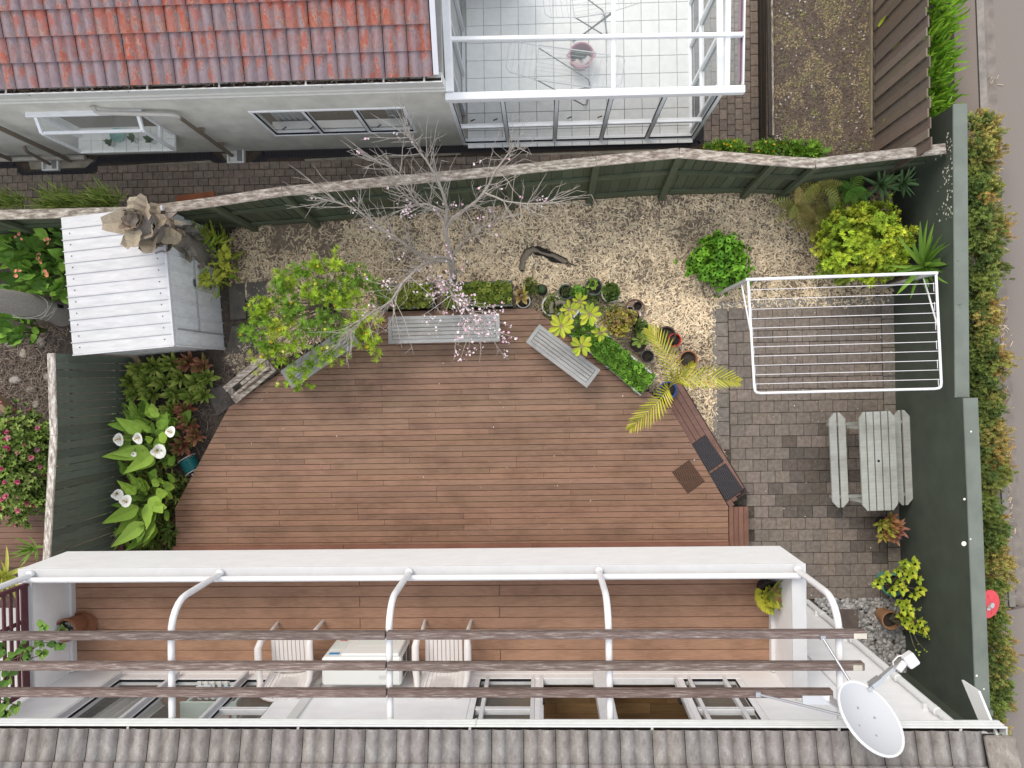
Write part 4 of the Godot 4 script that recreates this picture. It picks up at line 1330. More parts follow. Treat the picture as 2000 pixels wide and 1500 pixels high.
func airer(label: String, at: Vector3, turn: float, ln: float) -> void:
	var a := thing("clothes_airer", label, "clothes airer", at)
	a.rotation.y = -turn
	var wm := mb(Color(0.5, 0.5, 0.52))
	var hl := ln / 2
	var y := 0.95
	var loc := func(x: float, yy: float, z: float) -> Vector3: return Vector3(x, yy, z)
	for z in [-0.27, 0.27]: wm.tube([Vector3(-hl, y, z), Vector3(hl, y, z)], 0.011, 6)
	for k in 9: wm.tube([Vector3(-hl, y, -0.27 + 0.54 * (k + 0.5) / 9), Vector3(hl, y, -0.27 + 0.54 * (k + 0.5) / 9)], 0.0028, 4)
	for x in [-hl, hl]: wm.tube([Vector3(x, y, -0.27), Vector3(x, y, 0.27)], 0.007, 6)
	part("rack", wm.mesh(), M.gloss, a)
	for sd in [-1, 1]:
		var w := mb(Color(0.5, 0.5, 0.52))
		w.tube([Vector3(hl * sd, y, -0.26), Vector3((hl + 0.38) * sd, y + 0.08, -0.24), Vector3((hl + 0.45) * sd, y + 0.09, -0.18), Vector3((hl + 0.45) * sd, y + 0.09, 0.18), Vector3((hl + 0.38) * sd, y + 0.08, 0.24), Vector3(hl * sd, y, 0.26)], 0.007, 6)
		for k in 4: w.tube([Vector3((hl + 0.09 * (k + 1)) * sd, y + 0.02 * k, -0.25), Vector3((hl + 0.09 * (k + 1)) * sd, y + 0.02 * k, 0.25)], 0.0028, 4)
		part("wing", w.mesh(), M.gloss, a)
		var l := mb(Color(0.17, 0.17, 0.18))
		l.tube([Vector3(-hl * sd, y - 0.01, -0.25 * sd + 0.02), Vector3(hl * 0.85 * sd, 0.06, -0.22 * sd), Vector3(hl * 0.95 * sd, 0.015, -0.18 * sd), Vector3(hl * 0.95 * sd, 0.015, 0.18), Vector3(hl * 0.85 * sd, 0.06, 0.22), Vector3(-hl * sd, y - 0.01, 0.25)], 0.011, 6)
		part("leg", l.mesh(), M.gloss, a)

func own_house() -> void:
	var o := Vector3(0, 0, 3.95)
	var u := Vector3(-1, 0, 0)
	var n := Vector3(0, 0, -1)
	var wh := Color(0.87, 0.87, 0.88)
	var hs := thing("townhouse", "white two-storey house with grey concrete tile roof at the bottom of the picture", "house", Vector3(-2, 0, 4.2))
	var m := mb(wh)
	wall_holes(m, o, u, n, -4.47, 10.0, -0.1, 4.82, [[-2.52, 0.95, 2.8, 4.74], [3.3, 5.8, 2.8, 4.74]], 0.16)
	m.box(Transform3D(Basis(), Vector3(4.39, 2.3, 7.06)), Vector3(0.16, 5.0, 5.9))
	m.box(Transform3D(Basis(), Vector3(-9.92, 2.3, 7.06)), Vector3(0.16, 5.0, 5.9))
	m.box(Transform3D(Basis(), Vector3(-2.77, 2.3, 10.0)), Vector3(14.4, 5.0, 0.16))
	obj("wall", m, M.white, hs)
	m = mb(wh)
	m.box(Transform3D(Basis(), Vector3(-2.72, 4.81, 3.82)), Vector3(14.5, 0.02, 0.27))
	obj("soffit", m, M.white, hs)
	# rooms behind the windows
	m = mb(Color(0.6, 0.6, 0.59))
	m.box(Transform3D(Basis(), Vector3(-2.0, 3.7, 6.0)), Vector3(0.12, 2.1, 3.7))
	m.box(Transform3D(Basis(), Vector3(-2.77, 4.86, 7.0)), Vector3(14.2, 0.06, 5.7))
	obj("inner_wall", m, M.white, hs)
	for r in 16:
		var x := -9.5
		while x < 4.2:
			var l := rf(0.7, 1.7)
			var b := mb(vary(Color(0.25, 0.125, 0.06) if x < -2.2 else Color(0.21, 0.125, 0.06), 0.22))
			b.box(Transform3D(Basis(), Vector3(x + l / 2, 2.735, 4.16 + 0.14 * r)), Vector3(l - 0.003, 0.03, 0.137))
			if x + l > -6.2 and x < 3.0 and r < 9: obj("floorboard", b, M.floor_wood, hs)
			x += l
	m = mb(Color(0.3, 0.2, 0.12))
	m.box(Transform3D(Basis(), Vector3(-2.77, 2.65, 7.0)), Vector3(14.2, 0.13, 5.8))
	obj("floor", m, M.floor_wood, hs)
	var w := window(hs, o, u, n, 3.3, 5.8, 2.8, 4.74, [4.02, 4.97], [[3.3, 4.02, 3.78]], -0.05, 0.08, "glazed_door", 0.16)
	m = mb(Color(0.68, 0.69, 0.71))
	for s in [4.02, 4.97, 5.76]: m.box(Transform3D(Basis(), Vector3(-s, 3.76, 3.94)), Vector3(0.05, 1.8, 0.11), 0.006)
	obj("sash_stile", m, M.gloss, w)
	w = window(hs, o, u, n, -2.52, 0.95, 2.8, 4.74, [-1.73, -0.7, 0.115], [[-2.52, -1.73, 3.76], [0.115, 0.95, 3.76]], -0.05, 0.08, "glazed_door", 0.14, [1, 2])
	m = mb(Color(0.74, 0.75, 0.77))
	m.box(Transform3D(Basis(), Vector3(0.7, 3.76, 3.96)), Vector3(0.2, 1.8, 0.13), 0.008)
	for s in [0.07, 0.18, -1.67, -1.85, -2.3, 0.78]: m.box(Transform3D(Basis(), Vector3(-s, 3.76, 3.985)), Vector3(0.05, 1.8, 0.07), 0.006)
	obj("sash_stile", m, M.gloss, w)
	m = mb(Color(0.02, 0.02, 0.025))
	for s in [0.02, -1.6]: m.box(Transform3D(Basis(), Vector3(-s - 0.02, 3.72, 3.9)), Vector3(0.03, 0.14, 0.03))
	obj("door_handle", m, M.gloss, w)
	m = mb(Color(0.66, 0.66, 0.65))
	m.box(Transform3D(Basis(), Vector3(-2.98, 3.75, 3.937)), Vector3(0.12, 2.0, 0.03), 0.004)
	obj("cover_strip", m, M.white, hs)
	# what stands in the left room
	var tb := thing("side_table", "pale mint side table with a framed picture, seen through the left glazed door", "table", Vector3(-4.45, 2.75, 4.3))
	m = mb(Color(0.5, 0.6, 0.55))
	m.box(Transform3D(Basis(), Vector3(-4.4, 3.2, 4.33)), Vector3(0.75, 0.03, 0.36), 0.005)
	obj("table_top", m, M.plastic, tb)
	for x in [-4.72, -4.08]:
		for z in [4.2, 4.47]:
			m = mb(Color(0.5, 0.6, 0.55))
			m.box(Transform3D(Basis(), Vector3(x, 2.97, z)), Vector3(0.04, 0.44, 0.04))
			obj("leg", m, M.plastic, tb)
	m = mb(Color(0.25, 0.09, 0.07))
	m.box(Transform3D(Basis(), Vector3(-4.22, 3.226, 4.36)), Vector3(0.26, 0.02, 0.2), 0.006)
	m.col = Color(0.5, 0.45, 0.4)
	m.box(Transform3D(Basis(), Vector3(-4.22, 3.238, 4.36)), Vector3(0.2, 0.004, 0.14))
	tag(obj("picture_frame", m, M.gloss), "small framed picture lying on the mint side table", "picture frame")
	var ch := thing("slatted_stool", "white slatted stool with papers beside the mint side table", "stool", Vector3(-4.5, 2.75, 4.12))
	m = mb(Color(0.75, 0.75, 0.73))
	for k in 5: m.box(Transform3D(Basis(), Vector3(-4.62 + 0.09 * k, 2.98, 4.1)), Vector3(0.05, 0.02, 0.24), 0.003)
	for z in [4.0, 4.2]: m.box(Transform3D(Basis(), Vector3(-4.44, 2.962, z)), Vector3(0.44, 0.02, 0.03))
	obj("seat", m, M.gloss, ch)
	for x in [-4.64, -4.24]:
		for z in [4.02, 4.19]:
			m = mb(Color(0.75, 0.75, 0.73))
			m.box(Transform3D(Basis(), Vector3(x, 2.85, z)), Vector3(0.03, 0.21, 0.03))
			obj("leg", m, M.gloss, ch)
	for q in [[-4.55, 4.1, Color(0.7, 0.74, 0.78), "white and blue papers lying on the left of the slatted stool"], [-4.3, 4.12, Color(0.25, 0.45, 0.6), "blue booklet lying on the right of the slatted stool"]]:
		m = mb(q[2])
		m.box(Transform3D(Basis(Vector3.UP, 0.1), Vector3(q[0], 3.002, q[1])), Vector3(0.2, 0.02, 0.15))
		tag(obj("booklet", m, M.matt), q[3], "booklet")
	var cu := thing("gathered_curtain", "bunched white curtain spread over the floor behind the left glazed door", "curtain", Vector3(-5.45, 2.75, 4.2))
	m = mb(Color(0.62, 0.6, 0.57))
	for k in 30:
		var x0 := -5.75 + 0.018 * k; var x1 := x0 + 0.018
		var d0 := 4.16 + 0.035 * sin(k * 0.9) + 0.004 * k; var d1 := 4.16 + 0.035 * sin((k + 1) * 0.9) + 0.004 * (k + 1)
		m.quad(Vector3(x0, 2.78, d0 + 0.08), Vector3(x1, 2.78, d1 + 0.08), Vector3(x1, 4.7, d1), Vector3(x0, 4.7, d0))
	obj("cloth", m, M.cloth, cu)
	# balcony
	m = mb(Color(0.7, 0.7, 0.7))
	m.box(Transform3D(Basis(), Vector3(-1.76, 2.59, 3.2)), Vector3(9.5, 0.1, 1.4))
	obj("balcony_slab", m, M.white, hs)
	var jo := [-5.0, -2.52, -0.62, 1.35]
	for r in 10:
		var z := 2.51 + 0.1455 * (r + 0.5)
		var cuts := [-6.52, jo[1] if r % 2 == 1 else jo[2], 3.0]
		for k in 2:
			var b := mb(vary(Color(0.48, 0.28, 0.187), 0.05))
			b.box(Transform3D(Basis(), Vector3((cuts[k] + cuts[k + 1]) / 2, 2.68 + rf(-0.001, 0.001), z)), Vector3(cuts[k + 1] - cuts[k] - 0.006, 0.04, 0.139), 0.004)
			obj("balcony_board", b, M.wood_x, hs)
	m = mb(wh)
	m.box(Transform3D(Basis(), Vector3(-1.765, 3.0, 2.417)), Vector3(9.85, 0.92, 0.16))
	m.box(Transform3D(Basis(), Vector3(-6.605, 3.0, 3.222)), Vector3(0.165, 0.92, 1.45))
	m.box(Transform3D(Basis(), Vector3(3.08, 3.0, 3.222)), Vector3(0.165, 0.92, 1.45))
	obj("parapet", m, M.white, hs)
	m = mb(Color(0.6, 0.6, 0.615))
	m.box(Transform3D(Basis(), Vector3(-1.765, 3.475, 2.417)), Vector3(9.86, 0.022, 0.175), 0.005)
	m.box(Transform3D(Basis(), Vector3(-6.605, 3.475, 3.228)), Vector3(0.175, 0.022, 1.44), 0.005)
	m.box(Transform3D(Basis(), Vector3(3.08, 3.475, 3.228)), Vector3(0.175, 0.022, 1.44), 0.005)
	obj("parapet_coping", m, M.white, hs)
	m = mb(Color(0.76, 0.76, 0.77))
	m.box(Transform3D(Basis(), Vector3(-6.495, 2.75, 3.22)), Vector3(0.05, 0.1, 1.44), 0.006)
	m.box(Transform3D(Basis(), Vector3(2.975, 2.75, 3.22)), Vector3(0.05, 0.1, 1.44), 0.006)
	obj("skirting", m, M.white, hs)
	# gutter and roof
	gutter(hs, Vector3(0, 0, 3.71), u, n, -4.6, 10.0, 4.95, 0.15, 0.11, [0.3, 0.52, 0.76], Color(0.72, 0.74, 0.74))
	for x in [-8.1, -6.3, -4.42, -2.6, -0.8, 1.07, 2.95, 4.15]:
		var b := mb(Color(0.7, 0.7, 0.7))
		b.beam(Vector3(x, 4.955, 3.6), Vector3(x - 0.02, 4.95, 3.72), 0.025, 0.006)
		obj("gutter_bracket", b, M.gloss, hs)
	var tt := mb(Color(0.72, 0.74, 0.74))
	tt.box(Transform3D(Basis(), Vector3(-1.3 + 0.55, 4.885, 3.596)), Vector3(0.015, 0.16, 0.01))
	obj("gutter_joiner", tt, M.gloss, hs)
	var pitch := deg_to_rad(20.0)
	var up := Vector3(0, sin(pitch), cos(pitch))
	var nn := Vector3(0, cos(pitch), -sin(pitch))
	var e0 := Vector3(0, 4.965, 3.665)
	var un := mb(Color(0.03, 0.028, 0.028))
	un.box(Transform3D(Basis(Vector3.LEFT, nn, -up), e0 + Vector3.RIGHT * -2.72 + up * 1.7 - nn * 0.04), Vector3(14.4, 0.05, 3.4))
	var roof := obj("roof", un, M.matt, hs)
	var tl := []
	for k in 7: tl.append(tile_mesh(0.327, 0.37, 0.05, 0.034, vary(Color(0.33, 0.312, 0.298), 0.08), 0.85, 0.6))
	for r in 7:
		for c in 40:
			var x := 4.33 - 0.327 * (c + 0.5)
			if x < -8.6: continue
			var t := Transform3D(Basis(Vector3.LEFT, nn, -up) * Basis(Vector3.UP, rf(-0.004, 0.004)), e0 + Vector3.RIGHT * x + up * (0.315 * (r + 1) + 0.02) + nn * rf(-0.002, 0.003))
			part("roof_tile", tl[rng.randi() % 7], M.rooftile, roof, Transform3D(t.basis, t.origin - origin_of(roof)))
	for k in 3:
		var b := mb(vary(Color(0.36, 0.33, 0.3), 0.08))
		b.box(Transform3D(Basis(Vector3.LEFT, nn, -up), e0 + Vector3.RIGHT * 4.47 + up * (0.2 + 0.39 * k) + nn * (0.075 - 0.004 * k)), Vector3(0.3, 0.07, 0.4), 0.02)
		obj("verge_tile", b, M.rooftile, roof)
	m = mb(Color(0.74, 0.75, 0.74))
	var bl := [Vector3(4.54, 4.3, 3.40), Vector3(4.54, 4.6, 3.39), Vector3(4.54, 4.9, 3.71), Vector3(4.54, 4.6, 3.7)]
	for dx in [-0.012, 0.012]: m.quad(bl[0] + Vector3(dx, 0, 0), bl[1] + Vector3(dx, 0, 0), bl[2] + Vector3(dx, 0, 0), bl[3] + Vector3(dx, 0, 0))
	for k in 4:
		var a: Vector3 = bl[k]; var b: Vector3 = bl[(k + 1) % 4]
		m.quad(a - Vector3(0.012, 0, 0), a + Vector3(0.012, 0, 0), b + Vector3(0.012, 0, 0), b - Vector3(0.012, 0, 0))
	obj("barge_board", m, M.white, hs)
	m = mb(Color(0.76, 0.77, 0.78))
	m.tube([Vector3(4.43, 0.02, 3.89), Vector3(4.44, 4.72, 3.89), Vector3(4.42, 4.83, 3.82), Vector3(4.42, 4.9, 3.7)], 0.042, 10)
	for y in [0.6, 1.7, 3.0, 3.9]:
		m.tube([Vector3(4.43, y, 3.89), Vector3(4.43, y + 0.1, 3.89)], 0.05, 10)
		m.box(Transform3D(Basis(), Vector3(4.39, y - 0.08, 3.92)), Vector3(0.06, 0.025, 0.08))
	obj("downpipe", m, M.gloss, hs)
	m = mb(Color(0.6, 0.6, 0.62))
	m.box(Transform3D(Basis(), Vector3(3.62, 2.4, 3.944)), Vector3(0.02, 4.7, 0.012))  # thin grey upright strip on the white front wall
	obj("wall_strip", m, M.white, hs)
	m = mb(Color(0.8, 0.8, 0.8))
	m.ball(Transform3D(Basis().scaled(Vector3(0.06, 0.06, 0.06)), Vector3(3.02, 3.62, 3.88)), 12, 8)
	m.tube([Vector3(3.02, 3.6, 3.95), Vector3(3.02, 3.6, 3.89)], 0.03, 8)
	obj("wall_lamp", m, M.gloss, hs)
	m = mb(Color(0.55, 0.53, 0.36))
	m.box(Transform3D(Basis(), Vector3(-1.6, 3.2, 3.91)), Vector3(0.1, 0.13, 0.08), 0.012)
	obj("isolator_switch", m, M.plastic, hs)
	# ---------- pergola of bent white tubes with old timber rafters
	var pg := thing("pergola", "balcony pergola of bent white steel tubes carrying three weathered timber rafters", "pergola", Vector3(-1.7, 3.5, 2.45))
	for x in [-6.5, -4.06, -1.68, 0.66, 3.05]:
		var t := mb(Color(0.8, 0.8, 0.82))
		var pts := [Vector3(x, 3.49, 2.40), Vector3(x, 4.34, 2.40)]
		for k in 7:
			var an := PI / 2 * k / 6
			pts.append(Vector3(x, 4.38 + 0.34 * sin(an), 2.74 - 0.34 * cos(an)))
		pts.append(Vector3(x, 4.74, 3.71))
		t.tube(pts, 0.037, 12)
		obj("hoop", t, M.gloss, pg)
	var rl := mb(Color(0.8, 0.8, 0.82))
	rl.tube([Vector3(-6.52, 3.575, 2.45), Vector3(3.06, 3.575, 2.45)], 0.036, 12)
	for x in [-6.5, -4.06, -1.68, 0.66, 3.05]:
		rl.ball(Transform3D(Basis().scaled(Vector3(0.05, 0.05, 0.05)), Vector3(x, 3.53, 2.385)), 10, 6)
	obj("handrail", rl, M.gloss, pg)
	var rz := [2.7, 3.025, 3.31]
	var rx := [3.28, 3.25, 2.93]
	for k in 3:
		for q in [[-8.2, -1.69], [-1.68, rx[k]]]:
			var b := mb(vary(Color(0.4, 0.365, 0.35), 0.12))
			b.box(Transform3D(Basis(), Vector3((q[0] + q[1]) / 2, 4.823 + rf(-0.002, 0.002), rz[k] + rf(-0.004, 0.004))), Vector3(q[1] - q[0] - 0.004, 0.09, 0.078), 0.007)
			obj("rafter", b, M.old_beam, pg)
		var cl := mb(Color(0.7, 0.7, 0.7))
		for x in [-4.1, 0.7]: cl.box(Transform3D(Basis(), Vector3(x - 0.06, 4.785, rz[k] + 0.045)), Vector3(0.13, 0.012, 0.02))
		obj("clip", cl, M.steel, pg)
	for k in 2:
		var b := mb(Color(0.62, 0.58, 0.5))
		b.box(Transform3D(Basis(), Vector3(rx[k] - 0.075, 4.869, rz[k] + 0.01)), Vector3(0.13 - 0.04 * k, 0.004, 0.055))
		obj("lichen_patch", b, M.concrete, pg)
	# maroon slatted screen on the left parapet
	var sc := thing("slat_screen", "maroon slatted privacy screen standing on the left balcony parapet", "screen", Vector3(-6.57, 3.49, 3.2))
	var mc := Color(0.13, 0.05, 0.06)
	for z in [2.52, 3.86]:
		var b := mb(mc)
		b.box(Transform3D(Basis(), Vector3(-6.57, 4.2, z)), Vector3(0.05, 1.42, 0.05), 0.004)
		obj("post", b, M.plain, sc)
	for z in [2.98, 3.42]:
		var b := mb(mc)
		b.box(Transform3D(Basis(), Vector3(-6.6, 4.2, z)), Vector3(0.02, 1.38, 0.05))
		obj("stile", b, M.plain, sc)
	for k in 12:
		var b := mb(vary(mc, 0.1))
		b.box(Transform3D(Basis(), Vector3(-6.57, 3.55 + 0.115 * k, 3.19)), Vector3(0.02, 0.045 if k else 0.11, 1.28))
		obj("slat", b, M.plain, sc)

func deck() -> void:
	deck_poly = PackedVector2Array([Vector2(-6.31, 2.8), Vector2(-6.31, 2.14), Vector2(-5.335, 0.43), Vector2(-2.85, -1.14), Vector2(-0.13, -1.14), Vector2(2.13, 0.565), Vector2(3.05, 2.21), Vector2(3.05, 2.8)])
	var dk := Node3D.new()
	dk.name = "deck"
	add_child(dk)
	tag(dk, "large eight-sided red-brown timber deck below the balcony", "deck")
	var inner := Geometry2D.offset_polygon(deck_poly, -0.03)[0]
	var fm := mb(Color(0.05, 0.035, 0.028))
	fm.prism(inner, 0.0, 0.262)
	obj("joist_frame", fm, M.matt, dk)
	var z := -1.14
	var pitch := 0.0951
	var tone := Color(0.31, 0.19, 0.129)
	while z < 2.79:
		var x := -6.4 - rf(0, 2.0)
		x = snappedf(x, 0.45)
		while x < 3.1:
			var l := snappedf(rf(1.3, 4.4), 0.45)
			var rc := rect2(x + 0.0015, z + 0.0038, x + l - 0.0015, z + pitch - 0.0038)
			for q in Geometry2D.intersect_polygons(rc, deck_poly):
				# lighter and greyer towards the garden, redder near the house
				var red := clampf((z + 0.2) / 3.2, 0, 1)
				var c := tone.lerp(Color(0.33, 0.18, 0.121), red * 0.7)
				var b := mb(vary(c, 0.14))
				b.prism(q, 0.27, 0.299 + rf(-0.0012, 0.0012), 0.0025)
				obj("deck_board", b, M.wood_x, dk)
			x += l
		z += pitch
	# last wide board against the house line
	for q in [[-6.36, -3.4], [-3.4, -0.2], [-0.2, 3.05]]:
		var b := mb(vary(Color(0.27, 0.125, 0.085), 0.08))
		b.box(Transform3D(Basis(), Vector3((q[0] + q[1]) / 2, 0.312, 2.855)), Vector3(q[1] - q[0] - 0.004, 0.035, 0.11), 0.004)
		obj("deck_board", b, M.wood_x, dk)
	for q in [[-6.3, -2.1], [-2.1, 3.05]]:
		for r in 8:
			var b := mb(vary(Color(0.25, 0.115, 0.08), 0.1))
			b.box(Transform3D(Basis(), Vector3((q[0] + q[1]) / 2, 0.285, 2.96 + 0.095 * r)), Vector3(q[1] - q[0] - 0.004, 0.03, 0.09))
			obj("deck_board", b, M.wood_x, dk)
	# step boards along the right-hand slanting edge and the right side
	var a := Vector3(2.0, 0, 0.36); var c2 := Vector3(3.06, 0, 2.2)
	var x2 := (c2 - a).normalized()
	var nrm := Vector3(-x2.z, 0, x2.x) * -1.0
	var st := thing("deck_step", "step of four narrow boards along the slanting right edge of the deck", "step", (a + c2) / 2 + Vector3(0.2, 0, 0))
	for k in 4:
		var b := mb(vary(Color(0.235, 0.135, 0.105), 0.12))
		var s0 := a + nrm * (0.05 + 0.094 * k) - x2 * (0.02 * k)
		var s1 := c2 + nrm * (0.05 + 0.094 * k) - x2 * (0.055 * (k - 1))
		b.beam(s0 + Vector3.UP * 0.235, s1 + Vector3.UP * 0.235, 0.089, 0.03, Vector3.UP, 0.003)
		obj("board", b, M.wood_own, st)
	var kb := mb(Color(0.05, 0.035, 0.028))
	kb.prism(PackedVector2Array([Vector2(a.x, a.z), Vector2(c2.x, c2.z), Vector2(c2.x + nrm.x * 0.4, c2.z + nrm.z * 0.4), Vector2(a.x + nrm.x * 0.4, a.z + nrm.z * 0.4)]), 0.0, 0.21)
	obj("riser", kb, M.matt, st)
	var s2 := thing("deck_side_step", "short run of four boards along the right side of the deck by the house", "step", Vector3(3.2, 0, 2.6))
	for k in 4:
		var b := mb(vary(Color(0.24, 0.12, 0.085), 0.12))
		b.box(Transform3D(Basis(), Vector3(3.06 + 0.05 + 0.083 * k, 0.235, 2.955)), Vector3(0.078, 0.03, 1.45), 0.003)
		obj("board", b, M.wood_z, s2)
	kb = mb(Color(0.05, 0.035, 0.028))
	kb.box(Transform3D(Basis(), Vector3(3.235, 0.105, 2.96)), Vector3(0.33, 0.21, 1.42))
	obj("riser", kb, M.matt, s2)

func shed() -> void:
	var bl := P(139, 692, 1.75); var br := P(342, 674, 1.75)
	var u := (br - bl); u.y = 0; u = u.normalized()
	var n := Vector3(-u.z, 0, u.x)      # towards the viewer (down the picture)
	var wd := (br - bl).length(); var dp := 2.08
	var o := Vector3(bl.x, 0, bl.z)
	var b := Basis(u, Vector3.UP, n)
	var sh := thing("garden_shed", "small pale steel garden shed with white ribbed roof beside the palm trunk", "shed", fr(o, u, n, wd / 2, 0, -dp / 2))
	# roof: ribbed sheet with a slight fall to the left
	var hf := func(s: float) -> float: return 1.7 + 0.09 * s / wd
	var slope := (u + Vector3.UP * 0.09 / wd).normalized()
	var un := slope.cross(n).normalized() * -1.0
	if un.y < 0: un = -un
	for k in 12:
		var m := mb(vary(Color(0.6, 0.6, 0.62), 0.03))
		var d0 := -dp * k / 12.0; var d1 := -dp * (k + 1) / 12.0
		m.box(Transform3D(Basis(slope, un, n), fr(o, u, n, wd / 2, hf.call(wd / 2), (d0 + d1) / 2)), Vector3(wd, 0.012, absf(d1 - d0) - 0.002))
		if k > 0:
			m.box(Transform3D(Basis(slope, un, n), fr(o, u, n, wd / 2, hf.call(wd / 2), d0) + un * 0.012), Vector3(wd + 0.02, 0.024, 0.014), 0.003)
		obj("roof_sheet", m, M.metal_white, sh)
	var tr := mb(Color(0.62, 0.62, 0.66))
	tr.box(Transform3D(Basis(slope, un, n), fr(o, u, n, wd + 0.005, hf.call(wd) - 0.01, -dp / 2)), Vector3(0.035, 0.06, dp + 0.02), 0.004)
	tr.box(Transform3D(Basis(slope, un, n), fr(o, u, n, wd / 2, hf.call(wd / 2) - 0.012, 0.012)), Vector3(wd + 0.02, 0.05, 0.02))
	obj("roof_trim", tr, M.metal_white, sh)
	var sc := mb(Color(0.05, 0.05, 0.05))
	for k in 11:
		for s in [0.12, wd - 0.13]:
			sc.tube([fr(o, u, n, s, hf.call(s), -dp * (k + 0.55) / 12.0), fr(o, u, n, s, hf.call(s) + 0.014, -dp * (k + 0.55) / 12.0)], 0.009, 6)
	obj("roof_screw", sc, M.steel, sh)
	# walls
	var wc := Color(0.8, 0.82, 0.85)
	for k in 9:     # right face, upright sheets and two doors with ribs
		var m := mb(vary(wc, 0.04))
		var d := -dp * (k + 0.5) / 9.0
		m.box(Transform3D(b, fr(o, u, n, wd - 0.035, 0.84, d)), Vector3(0.02, 1.66, dp / 9.0 - 0.005))
		m.box(Transform3D(b, fr(o, u, n, wd - 0.022, 0.84, d + dp / 18.0)), Vector3(0.03, 1.66, 0.022), 0.004)
		obj("wall_sheet", m, M.metal_white, sh)
	var dr := mb(Color(0.42, 0.43, 0.45))
	dr.box(Transform3D(b, fr(o, u, n, wd - 0.012, 0.9, -dp / 2)), Vector3(0.014, 0.03, dp - 0.5))
	for d in [-0.26, -dp + 0.2]: dr.box(Transform3D(b, fr(o, u, n, wd - 0.014, 0.83, d)), Vector3(0.018, 1.5, 0.02))
	obj("door_frame", dr, M.metal_white, sh)
	var hd := mb(Color(0.05, 0.05, 0.07))
	hd.box(Transform3D(b, fr(o, u, n, wd - 0.0, 0.95, -dp / 2)), Vector3(0.02, 0.04, 0.12), 0.004)
	obj("door_handle", hd, M.gloss, sh)
	var fw := mb(wc)
	for k in 18:
		fw.box(Transform3D(b, fr(o, u, n, wd * (k + 0.5) / 18.0, 0.83, -0.035 + (0.008 if k % 2 else 0.0))), Vector3(wd / 18.0, 1.64, 0.018))
	fw.box(Transform3D(b, fr(o, u, n, 0.03, 0.8, -dp / 2)), Vector3(0.02, 1.6, dp - 0.06))
	fw.box(Transform3D(b, fr(o, u, n, wd / 2, 0.8, -dp + 0.03)), Vector3(wd - 0.06, 1.6, 0.02))
	obj("corrugated_wall", fw, M.metal_white, sh)

func bench(label: String, at: Vector3, turn: float, ln: float, wd: float, slats: int) -> void:
	var b := thing("slat_bench", label, "bench", at, "grey slatted benches on the deck")
	b.rotation.y = -turn
	var c := Color(0.4, 0.405, 0.4)
	var y := 0.41
	for q in [[Vector3(0, y, wd / 2 - 0.03), ln, 0], [Vector3(0, y, -wd / 2 + 0.03), ln, 0], [Vector3(ln / 2 - 0.03, y, 0), wd, 1], [Vector3(-ln / 2 + 0.03, y, 0), wd, 1]]:
		var m := mb(vary(c, 0.05))
		# mitred border board
		var l: float = q[1] / 2
		var pl := PackedVector2Array([Vector2(-l, 0.03), Vector2(l, 0.03), Vector2(l - 0.06, -0.03), Vector2(-l + 0.06, -0.03)])
		m.prism(pl, -0.014, 0.014, 0.002)
		var out: Vector3 = q[0]
		var an := atan2(out.x, out.z)
		part("border_board", m.mesh(), M.wood_own, b, Transform3D(Basis(Vector3.UP, an), q[0]))
	var sm := mb(c)
	var sw := (wd - 0.12) / slats
	for k in slats:
		sm = mb(vary(c, 0.06))
		sm.box(Transform3D(), Vector3(ln - 0.13, 0.024, sw - 0.008), 0.003)
		part("slat", sm.mesh(), M.wood_own, b, Transform3D(Basis(), Vector3(0, y, -wd / 2 + 0.06 + sw * (k + 0.5))))
	var lm := mb(c)
	lm.box(Transform3D(), Vector3(0.06, y - 0.015, 0.06), 0.004)
	var lmesh := lm.mesh()
	for sx in [-1, 1]:
		for sz in [-1, 1]:
			part("leg", lmesh, M.wood_own, b, Transform3D(Basis(), Vector3(sx * (ln / 2 - 0.06), (y - 0.015) / 2, sz * (wd / 2 - 0.06))))
	var ap := mb(c * 0.9)
	for sz in [-1, 1]: ap.box(Transform3D(Basis(), Vector3(0, y - 0.06, sz * (wd / 2 - 0.05))), Vector3(ln - 0.18, 0.06, 0.02))
	for sx in [-1, 1]: ap.box(Transform3D(Basis(), Vector3(sx * (ln / 2 - 0.05), y - 0.06, 0)), Vector3(0.02, 0.06, wd - 0.18))
	part("apron", ap.mesh(), M.wood_own, b)

func quad_place(c: Array, h: float) -> Array:   # centre, turn, length, width of a surveyed rectangle (corners in order, long side first)
	var q := c.map(func(e): return P(e[0], e[1], h))
	var mid: Vector3 = (q[0] + q[1] + q[2] + q[3]) / 4
	var x: Vector3 = (q[1] - q[0] + q[2] - q[3])
	return [mid, atan2(x.z, x.x), x.length() / 2, (q[3] - q[0] + q[2] - q[1]).length() / 2]

